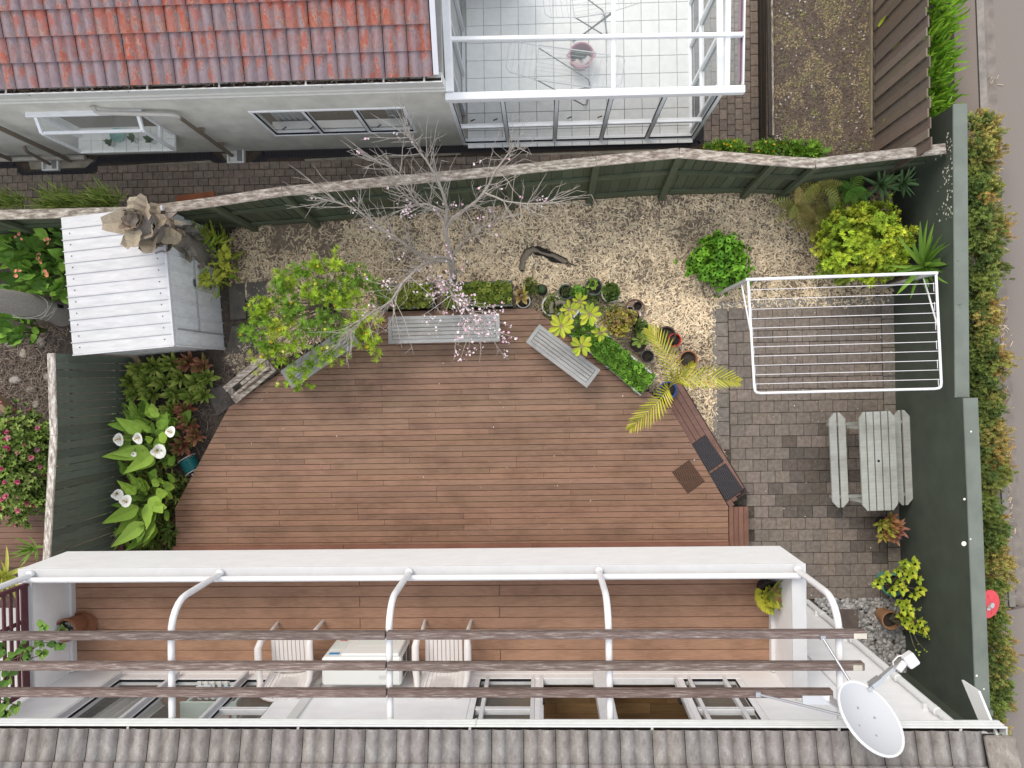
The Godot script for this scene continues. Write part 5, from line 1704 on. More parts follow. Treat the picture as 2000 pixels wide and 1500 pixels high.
func furniture() -> void:
	var q := quad_place([[758, 618], [975, 614], [977, 666], [758, 672]], 0.72)
	bench("longest grey slatted bench, at the head of the deck under the blossom branches", q[0] - Vector3.UP * 0.42, q[1], q[2], q[3], 5)
	q = quad_place([[1053, 633], [1173, 722], [1146, 758], [1027, 668]], 0.72)
	bench("grey slatted bench at the right slanting edge, beside the trough under the umbrella leaves", q[0] - Vector3.UP * 0.42, q[1], q[2], q[3], 4)
	q = quad_place([[545, 722], [682, 637], [699, 667], [573, 762]], 0.72)
	bench("grey slatted bench at the left slanting edge, half under the yellow flowering shrub", q[0] - Vector3.UP * 0.42, q[1], q[2], q[3], 4)
	# weathered pallet bench
	q = quad_place([[434, 757], [512, 691], [541, 724], [461, 786]], 0.42)
	var pl := thing("pallet_seat", "bleached grey timber pallet seat against the left slanting edge of the deck", "pallet", q[0] - Vector3.UP * 0.42)
	pl.rotation.y = -q[1]
	var ln: float = q[2]; var wd: float = q[3]
	for k in 4:
		var m := mb(vary(Color(0.72, 0.68, 0.63), 0.12))
		var ww: float = [0.11, 0.06, 0.1, 0.11][k]
		m.box(Transform3D(), Vector3(ln - [0.0, 0.35, 0.05, 0.0][k], 0.02, ww), 0.003)
		part("plank", m.mesh(), M.worn_x, pl, Transform3D(Basis(Vector3.UP, rf(-0.01, 0.01)), Vector3([0.0, 0.1, -0.02, 0.0][k], 0.41, -wd / 2 + [0.055, 0.165, 0.26, wd - 0.055][k])))
	for x in [-ln / 2 + 0.06, 0.0, ln / 2 - 0.06]:
		var m := mb(Color(0.45, 0.42, 0.39))
		m.box(Transform3D(), Vector3(0.1, 0.09, wd))
		part("bearer", m.mesh(), M.worn_z, pl, Transform3D(Basis(), Vector3(x, 0.352, 0)))
	for y in [0.02, 0.2]:
		for k in 3:
			var m := mb(Color(0.4, 0.37, 0.34))
			m.box(Transform3D(), Vector3(ln, 0.02, 0.09))
			part("plank", m.mesh(), M.worn_x, pl, Transform3D(Basis(), Vector3(0, y, -wd / 2 + 0.05 + (wd - 0.1) * k / 2)))
	for x in [-ln / 2 + 0.06, ln / 2 - 0.06]:
		var m := mb(Color(0.4, 0.37, 0.34))
		m.box(Transform3D(), Vector3(0.1, 0.3, 0.1))
		part("leg", m.mesh(), M.worn_z, pl, Transform3D(Basis(), Vector3(x, 0.155, 0)))
	picnic_table()
	clothesline()
	# rubber mats
	mat_mesh("dark brown rubber mat lying by itself on the deck boards", [[1347, 899], [1377, 941], [1343, 963], [1312, 922]], 0.3, Color(0.06, 0.032, 0.022))
	mat_mesh("black rubber mat on the deck step, the one nearer the palm", [[1377, 850], [1415, 901], [1381, 922], [1346, 871]], 0.255, Color(0.028, 0.027, 0.029))
	mat_mesh("black rubber mat on the deck step, the one nearer the house", [[1417, 905], [1453, 957], [1419, 979], [1384, 927]], 0.255, Color(0.028, 0.027, 0.029))
	dish()
	balcony_things()

func mat_mesh(label: String, c: Array, h: float, col: Color) -> void:
	var q := quad_place(c, h + 0.01)
	var m := mb(col)
	var t := Transform3D(Basis(Vector3.UP, -q[1]), q[0])
	m.box(Transform3D(t.basis, t.origin - Vector3.UP * 0.006), Vector3(q[2], 0.012, q[3]), 0.003)
	var r := thing("rubber_mat", label, "mat", q[0])
	obj("base", m, M.rubber, r)
	var rb := mb(col * 2.6)
	var rows := int(q[3] / 0.03)
	for k in rows:
		var z: float = -q[3] / 2 + q[3] * (k + 0.5) / rows
		var pts := []
		for i in 17:
			var x: float = (-0.5 + i / 16.0) * (q[2] - 0.03)
			pts.append(t * Vector3(x, 0.002, clampf(z + 0.008 * sin(x * 55 + k * 0.9) + 0.006 * sin(x * 27 + k), -q[3] / 2 + 0.01, q[3] / 2 - 0.01)))
		rb.tube(pts, 0.0055, 5)
	obj("ribs", rb, M.rubber, r)

func picnic_table() -> void:
	var c := P(1714.5, 900, 0.72)
	var tn := deg_to_rad(-1.6)
	var pt := thing("picnic_table", "grey-green timber picnic table with attached benches against the green wall", "picnic table", Vector3(c.x, 0.03, c.z))
	pt.rotation.y = -tn
	var col := Color(0.46, 0.475, 0.44)
	var plank := func(w: float, l: float, cl: float, cr: float) -> ArrayMesh:
		var m := mb(vary(col, 0.04))
		var p := PackedVector2Array([Vector2(-w / 2, -l / 2 + cl), Vector2(-w / 2 + minf(cl, w * 0.75), -l / 2), Vector2(w / 2 - minf(cr, w * 0.75), -l / 2), Vector2(w / 2, -l / 2 + cr), Vector2(w / 2, l / 2 - cr), Vector2(w / 2 - minf(cr, w * 0.75), l / 2), Vector2(-w / 2 + minf(cl, w * 0.75), l / 2), Vector2(-w / 2, l / 2 - cl)])
		var p2 := PackedVector2Array()
		for e in p:
			if p2.is_empty() or p2[-1].distance_to(e) > 0.001: p2.append(e)
		if p2[0].distance_to(p2[-1]) < 0.001: p2.remove_at(p2.size() - 1)
		m.prism(p2, -0.018, 0.018, 0.003, true)
		return m.mesh()
	for k in 5:
		part("table_plank", plank.call(0.096, 1.57, 0.1 if k == 0 else 0.001, 0.1 if k == 4 else 0.001), M.wood_own, pt, Transform3D(Basis(), Vector3(-0.228 + 0.114 * k, 0.7, 0)))
	for sd in [-1, 1]:
		var off: Vector3 = P(1637.5, 900, 0.45) - c if sd < 0 else P(1763, 898, 0.45) - c
		for k in 2:
			var sg := -1 if k == 0 else 1
			part("bench_plank", plank.call(0.115, 1.54, 0.1 if k == 0 else 0.001, 0.1 if k == 1 else 0.001), M.wood_own, pt, Transform3D(Basis(), Vector3(off.x + sg * 0.072, 0.42, 0.0)))
	for z in [-0.58, 0.6]:
		var m := mb(col * 0.85)
		m.box(Transform3D(Basis(), Vector3(-0.02, 0.37, z)), Vector3(1.24, 0.08, 0.045))
		m.box(Transform3D(Basis(), Vector3(0, 0.645, z)), Vector3(0.5, 0.07, 0.045))
		part("cross_rail", m.mesh(), M.wood_own, pt)
		for sd in [-1, 1]:
			var l := mb(col * 0.85)
			l.beam(Vector3(0.2 * sd, 0.68, z + 0.046), Vector3(0.42 * sd, 0.0, z + 0.046), 0.09, 0.045, Vector3.BACK)
			part("leg", l.mesh(), M.wood_own, pt)
	var h := mb(Color(0.01, 0.01, 0.01))
	h.lathe(Transform3D(Basis(), Vector3(0, 0.7192, 0)), [Vector2(0.021, 0.0), Vector2(0.018, 0.0006), Vector2(0, 0.0006)], 14)
	part("umbrella_hole", h.mesh(), M.matt, pt)

func clothesline() -> void:
	var y := 1.75
	var a := P(1461, 546, y); var b := P(1828, 533, y); var c := P(1839, 759, y); var d := P(1474, 768, y)
	var cl := thing("clothesline", "white folding frame clothesline on two posts over the patio", "clothesline", Vector3(4.3, 0, -1.37))
	var w := Color(0.78, 0.78, 0.8)
	var cor := func(p: Vector3, q: Vector3, r: Vector3) -> Array:   # rounded corner at q
		var e := (p - q).normalized() * 0.09; var f := (r - q).normalized() * 0.09
		return [q + e, q + e * 0.35 + f * 0.1, q + e * 0.1 + f * 0.35, q + f]
	var m := mb(w)
	m.tube([a] + cor.call(a, d, c) + cor.call(d, c, b) + [b], 0.019, 10)
	obj("frame", m, M.gloss, cl)
	m = mb(w)
	m.tube([a + Vector3(-0.03, 0, 0), b + Vector3(0.02, 0, 0)], 0.024, 10)
	obj("back_bar", m, M.gloss, cl)
	for p in [a, b]:
		m = mb(Color(0.45, 0.45, 0.47))
		m.box(Transform3D(Basis(), Vector3(p.x, (y + 0.02) / 2, p.z + 0.005)), Vector3(0.05, y + 0.02, 0.05), 0.006)
		obj("post", m, M.gloss, cl)
		m = mb(w)
		var far: Vector3 = d if p == a else c
		m.tube([Vector3(p.x + 0.0, 1.42, p.z + 0.03), p.lerp(far, 0.45) - Vector3(0, 0.03, 0)], 0.013, 8)
		obj("brace", m, M.gloss, cl)
	m = mb(w)
	m.tube([Vector3(a.x, 1.12, a.z + 0.03), Vector3(b.x, 1.12, b.z + 0.03)], 0.001, 3)
	for k in 11:
		var f := (k + 1) / 12.0
		f = pow(f, 0.97)
		var ln := mb(Color(0.74, 0.71, 0.74))
		var p := a.lerp(d, f); var q := b.lerp(c, f)
		var pts := []
		for i in 9: pts.append(p.lerp(q, i / 8.0) - Vector3(0, 0.02 + 0.012 * sin(PI * i / 8.0), 0))
		ln.tube(pts, 0.0052, 5, false)
		obj("cord", ln, M.plastic, cl)
	m = mb(w)
	for k in 6:
		for pr in [[a, d, 1], [b, c, -1]]:
			var p: Vector3 = pr[0].lerp(pr[1], (2 * k + 1.0) / 12.0); var q: Vector3 = pr[0].lerp(pr[1], (2 * k + 1.9) / 12.0)
			m.tube([p + Vector3(0.03 * pr[2], -0.02, 0), q + Vector3(0.03 * pr[2], -0.02, 0)], 0.005, 5)
	obj("cord_hook", m, M.gloss, cl)

func dish() -> void:
	var c := Vector3(3.0, 5.55, 3.22)
	var hd := Vector3(0.52, 0, -0.85).normalized()
	var th := deg_to_rad(35.0)
	var nm := hd * cos(th) + Vector3.UP * sin(th)
	var up := -hd * sin(th) + Vector3.UP * cos(th)
	var b := Basis(up.cross(nm).normalized(), nm, up.cross(nm).normalized().cross(nm))
	var ds := thing("satellite_dish", "round pale grey satellite dish on struts above the roof edge", "satellite dish", c)
	var m := mb(Color(0.5, 0.51, 0.54))
	var pr := []
	var R0 := 0.335
	for k in 9: pr.append(Vector2(R0 * (1.0 - k / 8.0), 0.07 * pow(1.0 - k / 8.0, 2) - 0.07))
	m.lathe(Transform3D(b, c), [Vector2(R0, 0.0)] + pr.slice(1), 40)
	m.col = Color(0.72, 0.73, 0.74)
	var bk := [Vector2(0, -0.085)]
	for k in range(7, -1, -1): bk.append(Vector2(R0 * (1.0 - k / 8.0), 0.07 * pow(1.0 - k / 8.0, 2) - 0.085))
	m.lathe(Transform3D(b, c), bk, 40)
	m.lathe(Transform3D(b, c), [Vector2(R0, -0.02), Vector2(R0 + 0.014, -0.016), Vector2(R0 + 0.016, 0.002), Vector2(R0, 0.005), Vector2(R0 - 0.008, -0.004)], 40)
	obj("reflector", m, M.plastic, ds)
	var bl := mb(Color(0.3, 0.3, 0.32))
	for q in [[-0.09, -0.11], [0.09, -0.11], [-0.09, 0.08], [0.09, 0.08]]: bl.ball(Transform3D(Basis().scaled(Vector3(0.012, 0.012, 0.012)), c + b * Vector3(q[0], -0.062, q[1])), 8, 5)
	obj("bolt", bl, M.steel, ds)
	var foot := c - up * (R0 - 0.0)
	var lnb := Vector3(3.46, 5.22, 2.83)
	var arm := mb(Color(0.5, 0.51, 0.53))
	arm.beam(foot + up * 0.02 - nm * 0.02, lnb - Vector3(0, 0.03, 0), 0.035, 0.05)
	arm.box(Transform3D(along(foot, lnb), foot.lerp(lnb, 0.2)), Vector3(0.12, 0.09, 0.045))
	obj("feed_arm", arm, M.steel, ds)
	var hm := mb(Color(0.66, 0.64, 0.66))
	var lb := Basis(Vector3.UP, 0.6)
	hm.box(Transform3D(lb, lnb + Vector3(0.05, 0.03, -0.03)), Vector3(0.11, 0.09, 0.13), 0.012)
	hm.tube([lnb + Vector3(-0.0, 0.02, 0.0), lnb + Vector3(-0.07, 0.04, 0.07)], 0.032, 10)
	obj("feed_horn", hm, M.plastic, ds)
	var cb := mb(Color(0.72, 0.72, 0.72))
	cb.tube([lnb + Vector3(0.0, 0.0, -0.06), lnb + Vector3(-0.06, 0.02, -0.06), lnb + Vector3(-0.1, 0.0, 0.0), lnb + Vector3(-0.08, -0.03, 0.06), foot.lerp(lnb, 0.6)], 0.007, 6)
	obj("cable", cb, M.plastic, ds)
	for q in [[Vector3(2.82, 4.88, 2.72), c - nm * 0.09 - b.x * 0.18], [Vector3(2.16, 4.88, 3.3), c - nm * 0.1 + b.x * 0.05]]:
		var s := mb(Color(0.42, 0.42, 0.45))
		s.tube([q[0], q[1]], 0.013, 8)
		s.box(Transform3D(Basis(), q[0]), Vector3(0.05, 0.04, 0.05))
		obj("strut", s, M.steel, ds)
	var br := mb(Color(0.62, 0.62, 0.64))
	br.box(Transform3D(Basis(), Vector3(2.76, 4.878, 3.36)), Vector3(0.3, 0.012, 0.09))
	br.beam(Vector3(2.88, 4.85, 3.36), c - nm * 0.09, 0.06, 0.06)
	obj("bracket", br, M.steel, ds)

func balcony_things() -> void:
	# white plastic armchairs with woven pattern
	chair("white plastic armchair left of the outdoor heat pump unit on the balcony", Vector3(-3.33, 2.7, 3.57), 0.04)
	chair("white plastic armchair right of the outdoor heat pump unit on the balcony", Vector3(-1.32, 2.7, 3.56), 0.0)
	# outdoor heat pump unit
	var hp := thing("heat_pump", "white outdoor heat pump unit standing between two plastic chairs on the balcony", "heat pump", Vector3(-2.33, 2.7, 3.68))
	var x0 := -2.84; var x1 := -1.83; var z0 := 3.5; var z1 := 3.86; var y0 := 2.74; var y1 := 3.4
	var m := mb(Color(0.72, 0.73, 0.71))
	m.box(Transform3D(Basis(), Vector3((x0 + x1) / 2, (y0 + y1) / 2, (z0 + z1) / 2)), Vector3(x1 - x0, y1 - y0, z1 - z0), 0.025)
	obj("casing", m, M.plastic, hp)
	var f := mb(Color(0.76, 0.77, 0.75))
	f.box(Transform3D(Basis(), Vector3(x0 + 0.61, (y0 + y1) / 2, z0 - 0.015)), Vector3(0.74, 0.6, 0.04), 0.015)
	obj("fan_cover", f, M.plastic, hp)
	f = mb(Color(0.5, 0.51, 0.5))
	for k in 10: f.box(Transform3D(Basis(), Vector3(x0 + 0.61, y0 + 0.06 + 0.03 * k, z0 - 0.037)), Vector3(0.5, 0.006, 0.008))
	for k in 7: f.box(Transform3D(Basis(), Vector3(x0 + 0.13, y0 + 0.15 + 0.04 * k, z0 - 0.004)), Vector3(0.2, 0.008, 0.012))
	obj("grille", f, M.plastic, hp)
	f = mb(Color(0.05, 0.05, 0.05))
	for k in 9:
		for j in 2: f.box(Transform3D(Basis(), Vector3(x1 + 0.001, y0 + 0.18 + 0.26 * j, z0 + 0.05 + 0.03 * k)), Vector3(0.008, 0.2, 0.015))
	obj("vent", f, M.plastic, hp)
	f = mb(Color(0.05, 0.25, 0.5))
	f.box(Transform3D(Basis(), Vector3(x0 + 0.13, y0 + 0.53, z0 - 0.002)), Vector3(0.13, 0.06, 0.006))
	f.col = Color(0.4, 0.1, 0.1)
	f.box(Transform3D(Basis(), Vector3(x0 + 0.13, y0 + 0.08, z0 - 0.002)), Vector3(0.1, 0.02, 0.006))
	obj("sticker", f, M.plastic, hp)
	f = mb(Color(0.6, 0.6, 0.58))
	f.box(Transform3D(Basis(), Vector3(x1 - 0.2, y1 + 0.001, z1 - 0.11)), Vector3(0.16, 0.004, 0.05))
	obj("nameplate", f, M.plastic, hp)
	f = mb(Color(0.4, 0.4, 0.4))
	for x in [x0 + 0.15, x1 - 0.15]: f.box(Transform3D(Basis(), Vector3(x, 2.72, 3.68)), Vector3(0.08, 0.04, 0.4))
	obj("foot", f, M.rubber, hp)
	f = mb(Color(0.5, 0.5, 0.48))
	f.tube([Vector3(x1, y0 + 0.2, z1 - 0.04), Vector3(x1 + 0.12, y0 + 0.2, z1 - 0.03), Vector3(x1 + 0.2, y0 + 0.35, 3.93)], 0.018, 7)
	obj("pipe", f, M.plastic, hp)
	# terracotta pot with succulent
	var at := P(166, 1218, 2.7)
	var sa := thing("plant_saucer", "terracotta saucer under the pot at the left end of the balcony", "saucer", at)
	m = mb(Color(0.3, 0.13, 0.07))
	m.lathe(Transform3D(Basis(), at), [Vector2(0.15, 0), Vector2(0.19, 0.045), Vector2(0.178, 0.045), Vector2(0.14, 0.012), Vector2(0, 0.012)], 24)
	obj("dish", m, M.terracotta, sa)
	pot_at("terracotta_pot", "terracotta pot of succulent and grey stones standing in its saucer on the balcony", at + Vector3(-0.06, 0.015, -0.02), 0.155, 0.32, Color(0.33, 0.15, 0.085), "succulent", "")

func chair(label: String, at: Vector3, turn: float) -> void:
	var c := thing("plastic_chair", label, "chair", at, "white plastic armchairs on the balcony")
	c.rotation.y = turn
	c.scale = Vector3(1.14, 1.05, 1.14)
	var wh := Color(0.7, 0.66, 0.645)
	var pl: Material = M.plastic
	var m := mb(wh)
	# seat with slots, front is -z
	for k in 9: m.box(Transform3D(Basis(), Vector3(-0.19 + 0.0475 * k, 0.42 - 0.0, -0.02)), Vector3(0.042, 0.018, 0.4), 0.004)
	for z in [-0.22, 0.17]: m.box(Transform3D(Basis(), Vector3(0, 0.418, z)), Vector3(0.46, 0.03, 0.04), 0.008)
	part("seat", m.mesh(), pl, c)
	m = mb(wh)
	for k in 10:
		var x := -0.2 + 0.0444 * k
		var cv := 0.05 * (1.0 - pow(x / 0.22, 2))
		m.beam(Vector3(x * 0.92, 0.43, 0.19 + cv * 0.4), Vector3(x * 1.05, 0.82 - 0.03 * pow(absf(x) / 0.2, 2), 0.3 + cv), 0.041, 0.012, Vector3.BACK, 0.003)
	for k in 14: m.beam(Vector3(-0.2, 0.5 + 0.02 * k, 0.222 + 0.0057 * k), Vector3(0.2, 0.5 + 0.02 * k, 0.222 + 0.0057 * k), 0.006, 0.008, Vector3.UP)
	# the plate between the slats, curved like them
	for k in 8:
		var xa := -0.21 + 0.0525 * k
		var xb := xa + 0.0525
		var ca := 0.05 * (1.0 - pow(xa / 0.22, 2)) + 0.012
		var cb := 0.05 * (1.0 - pow(xb / 0.22, 2)) + 0.012
		m.quad(Vector3(xa, 0.46, 0.205 + ca * 0.4), Vector3(xb, 0.46, 0.205 + cb * 0.4), Vector3(xb * 1.05, 0.8, 0.3 + cb), Vector3(xa * 1.05, 0.8, 0.3 + ca))
	for sd in [-1, 1]: m.beam(Vector3(0.215 * sd, 0.43, 0.19), Vector3(0.245 * sd, 0.8, 0.3), 0.05, 0.03, Vector3.BACK, 0.008)
	var top := []
	for k in 9:
		var x := -0.24 + 0.06 * k
		top.append(Vector3(x, 0.83 - 0.05 * pow(absf(x) / 0.24, 3), 0.305 + 0.05 * (1.0 - pow(x / 0.24, 2))))
	m.tube(top, 0.02, 8)
	part("backrest", m.mesh(), pl, c)
	for sd in [-1, 1]:
		m = mb(wh)
		m.tube([Vector3(0.25 * sd, 0.8, 0.3), Vector3(0.275 * sd, 0.66, 0.2), Vector3(0.29 * sd, 0.64, 0.05), Vector3(0.29 * sd, 0.63, -0.16), Vector3(0.28 * sd, 0.55, -0.225), Vector3(0.26 * sd, 0.4, -0.23)], [0.026, 0.036, 0.042, 0.042, 0.036, 0.03], 8)
		part("armrest", m.mesh(), pl, c)
		m = mb(wh)
		m.tube([Vector3(0.255 * sd, 0.42, -0.22), Vector3(0.275 * sd, 0.0, -0.25)], [0.026, 0.018], 8)
		part("leg", m.mesh(), pl, c)
		m = mb(wh)
		m.tube([Vector3(0.23 * sd, 0.44, 0.2), Vector3(0.26 * sd, 0.0, 0.3)], [0.026, 0.018], 8)
		part("leg", m.mesh(), pl, c)

var leaf_mats := {}
func leaf_mat(c: Color, dull := false) -> StandardMaterial3D:
	var k := "%.3f,%.3f,%.3f,%s" % [c.r, c.g, c.b, dull]
	if not leaf_mats.has(k):
		var m: StandardMaterial3D = (M.leaf_dull if dull else M.leaf).duplicate()
		m.albedo_color = Color(minf(c.r * 1.3, 0.75), minf(c.g * 1.3, 0.75), minf(c.b * 1.3, 0.75)).linear_to_srgb()
		m.resource_name = "leaf"
		leaf_mats[k] = m
	return leaf_mats[k]

# a leaf along +x with its base at the origin
func leaf(widths: Array, length: float, bend := -0.6, fold := 0.2, wave := 0.0, rib := -1.0, col := Color(1, 1, 1)) -> ArrayMesh:
	var m := mb(col)
	m.blade(Vector3.ZERO, Vector3.RIGHT, Vector3.UP, length, widths, bend, fold, wave, rib)
	return m.mesh()

func pot_at(called: String, label: String, at: Vector3, r: float, h: float, col: Color, what: String, group := "potted plants beside the deck") -> Node3D:
	var t := thing(called, label, "plant pot", at, group)
	var m := mb(col)
	m.lathe(Transform3D(Basis(), at), [Vector2(r * 0.72, 0), Vector2(r * 0.93, h - 0.05), Vector2(r, h - 0.05), Vector2(r * 1.02, h - 0.025), Vector2(r, h), Vector2(r * 0.86, h), Vector2(r * 0.82, h - 0.05), Vector2(r * 0.8, h - 0.08)], 24)
	obj("pot", m, M.terracotta, t)
	var s := mb(Color(0.07, 0.055, 0.045))
	s.lathe(Transform3D(Basis(), at + Vector3.UP * (h - 0.07)), [Vector2(r * 0.84, 0.0), Vector2(r * 0.4, 0.012), Vector2(0, 0.016)], 18)
	obj("potting_soil", s, M.soil, t)
	return t

# a tuft of leaves round a shoot that points up (+y)
func sprig(count: int, length: float, widths: Array, el0: float, el1: float, bend := -0.5, levels := 1, lift := 0.0) -> ArrayMesh:
	var m := mb()
	for l in levels:
		for k in count:
			var az := TAU * (k + 0.5 * l) / count + rf(-0.25, 0.25)
			var el := rf(el0, el1)
			var d := Vector3(cos(az) * cos(el), sin(el), sin(az) * cos(el))
			var kk := rf(0.85, 1.12)
			m.col = Color(kk, kk, kk)
			m.blade(Vector3.UP * lift * l, d, Vector3.UP, length * rf(0.75, 1.15) * (1.0 - 0.15 * l), widths, bend, 0.25)
	return m.mesh()

func ell(p: Vector3, r: Vector3) -> Transform3D:
	return Transform3D(Basis().scaled(r), p)

func up_to(at: Vector3, d: Vector3, s: float) -> Transform3D:   # y axis along d
	var y := d.normalized()
	var x := y.cross(Vector3(0.31, 0.2, 0.93)).normalized()
	var b := Basis(x, y, x.cross(y)) * Basis(Vector3.UP, rf(0, TAU))
	return Transform3D(b.scaled_local(Vector3(s, s, s)), at)

# bush: sprigs clumped over a crown; returns the thing. flower: [mesh, colour list, count, material]
func bush(called: String, label: String, category: String, foot: Vector3, mid: Vector3, rad: Vector3, clumps: int, per: int, sp: Array, cols: Array, group := "", spread := 0.28, flower := [], stem := Color(0.2, 0.16, 0.12), stems := 7, hole := 0.25, scale_to := 1.0, pick = null) -> Node3D:
	var t := thing(called, label, category, foot, group)
	var sm := mb(stem)
	var xs := [[], [], []]; var cs := [[], [], []]
	var fx := []; var fc := []
	for c in clumps:
		var u := rf(0, TAU)
		var y := rf(-0.35, 1.0)
		var rr := sqrt(maxf(0.0, 1.0 - y * y)) * (rf(0.75, 1.08) if rf(0, 1) < 0.85 else rf(1.05, 1.28))
		var d := Vector3(cos(u) * rr, y, sin(u) * rr)
		if rf(0, 1) < hole and y > 0.2: d *= rf(0.45, 0.7)
		var cc := mid + d * rad
		if c < stems:
			var kn := foot.lerp(cc, 0.55) + Vector3(0, rad.y * 0.15, 0)
			sm.tube([foot + Vector3(rf(-0.03, 0.03), 0, rf(-0.03, 0.03)), kn, cc], [0.018, 0.012, 0.005], 6)
		var tone := rf(0.75, 1.2)
		var base: Color = pick.call(d) if pick != null else cols[rng.randi() % cols.size()]
		for k in per:
			var off := Vector3(rng.randfn(0, 1), rng.randfn(0, 0.7), rng.randfn(0, 1)) * spread * minf(rad.x, rad.z)
			var p := cc + off
			if p.y < foot.y + 0.02: p.y = foot.y + 0.02
			var dirn := (p - mid) / rad + Vector3(0, 0.7, 0) + Vector3(rf(-0.5, 0.5), rf(-0.2, 0.4), rf(-0.5, 0.5))
			var w := rng.randi() % sp.size()
			xs[w].append(up_to(p, dirn, rf(0.75, 1.2) * scale_to))
			var kk := 1.12 * tone * rf(0.72, 1.28)
			cs[w].append(Color(base.r * kk, base.g * kk, base.b * kk))
			if flower and k == 0 and c < flower[2]:
				fx.append(up_to(mid + (cc - mid) * 1.12 + dirn.normalized() * 0.05, dirn, rf(0.8, 1.2)))
				fc.append(flower[1][rng.randi() % flower[1].size()])
	if stems > 0: obj("stems", sm, M.bark, t)
	for w in sp.size():
		if xs[w].size(): many("foliage", sp[w], M.leaf, xs[w], cs[w], t)
	if fx.size(): many("flowers", flower[0], flower[3], fx, fc, t)
	return t

# rosette or clump of single leaves, each a part
func clump(called: String, label: String, category: String, at: Vector3, count: int, meshes: Array, cols: Array, el: Array, size: Array, group := "", rad := 0.0, lift := 0.0, stem := false, dull := false) -> Node3D:
	var t := thing(called, label, category, at, group)
	clump_in(t, Vector3.ZERO, count, meshes, cols, el, size, rad, lift, stem, dull)
	return t

func clump_in(t: Node3D, at: Vector3, count: int, meshes: Array, cols: Array, el: Array, size: Array, rad := 0.0, lift := 0.0, stem := false, dull := false) -> void:
	var sm := mb(Color(0.14, 0.2, 0.06))
	for k in count:
		var f := (k + 0.5) / count
		var az := k * 2.39996 + rf(-0.3, 0.3)
		var e := lerpf(el[0], el[1], f) + rf(-0.12, 0.12)
		var p := at + Vector3(cos(az), 0, sin(az)) * rad * rf(0.3, 1.0) + Vector3.UP * lift * (rf(0.5, 1.0) if rad > 0.0 else f)
		if stem: sm.tube([at + Vector3(rf(-0.03, 0.03), 0, rf(-0.03, 0.03)), at.lerp(p, 0.5) + Vector3(0, lift * 0.12, 0), p], 0.008, 5)
		part("leaf", meshes[rng.randi() % meshes.size()], leaf_mat(cols[rng.randi() % cols.size()], dull), t, aim(p, az, e, rf(-0.3, 0.3), rf(size[0], size[1])))
	if stem: part("stalks", sm.mesh(), M.leaf, t)

func flower5(r: float, cup := 0.4) -> ArrayMesh:
	var m := mb()
	for k in 5:
		var a := TAU * k / 5
		m.blade(Vector3.ZERO, Vector3(cos(a), cup, sin(a)), Vector3.UP, r, [r * 0.1, r * 0.38, r * 0.42, r * 0.15], -0.4, 0.1)
	return m.mesh()

func sc(a: Array, k: float) -> Array:
	return a.map(func(x): return x * k)

const OVAL := [0.0, 0.16, 0.22, 0.2, 0.12, 0.0]
const LANCE := [0.01, 0.07, 0.1, 0.09, 0.055, 0.0]
const STRAP := [0.045, 0.06, 0.06, 0.052, 0.036, 0.0]
const CALLA := [0.04, 0.2, 0.24, 0.2, 0.16, 0.11, 0.06, 0.0]
const OBOV := [0.012, 0.06, 0.13, 0.18, 0.17, 0.0]

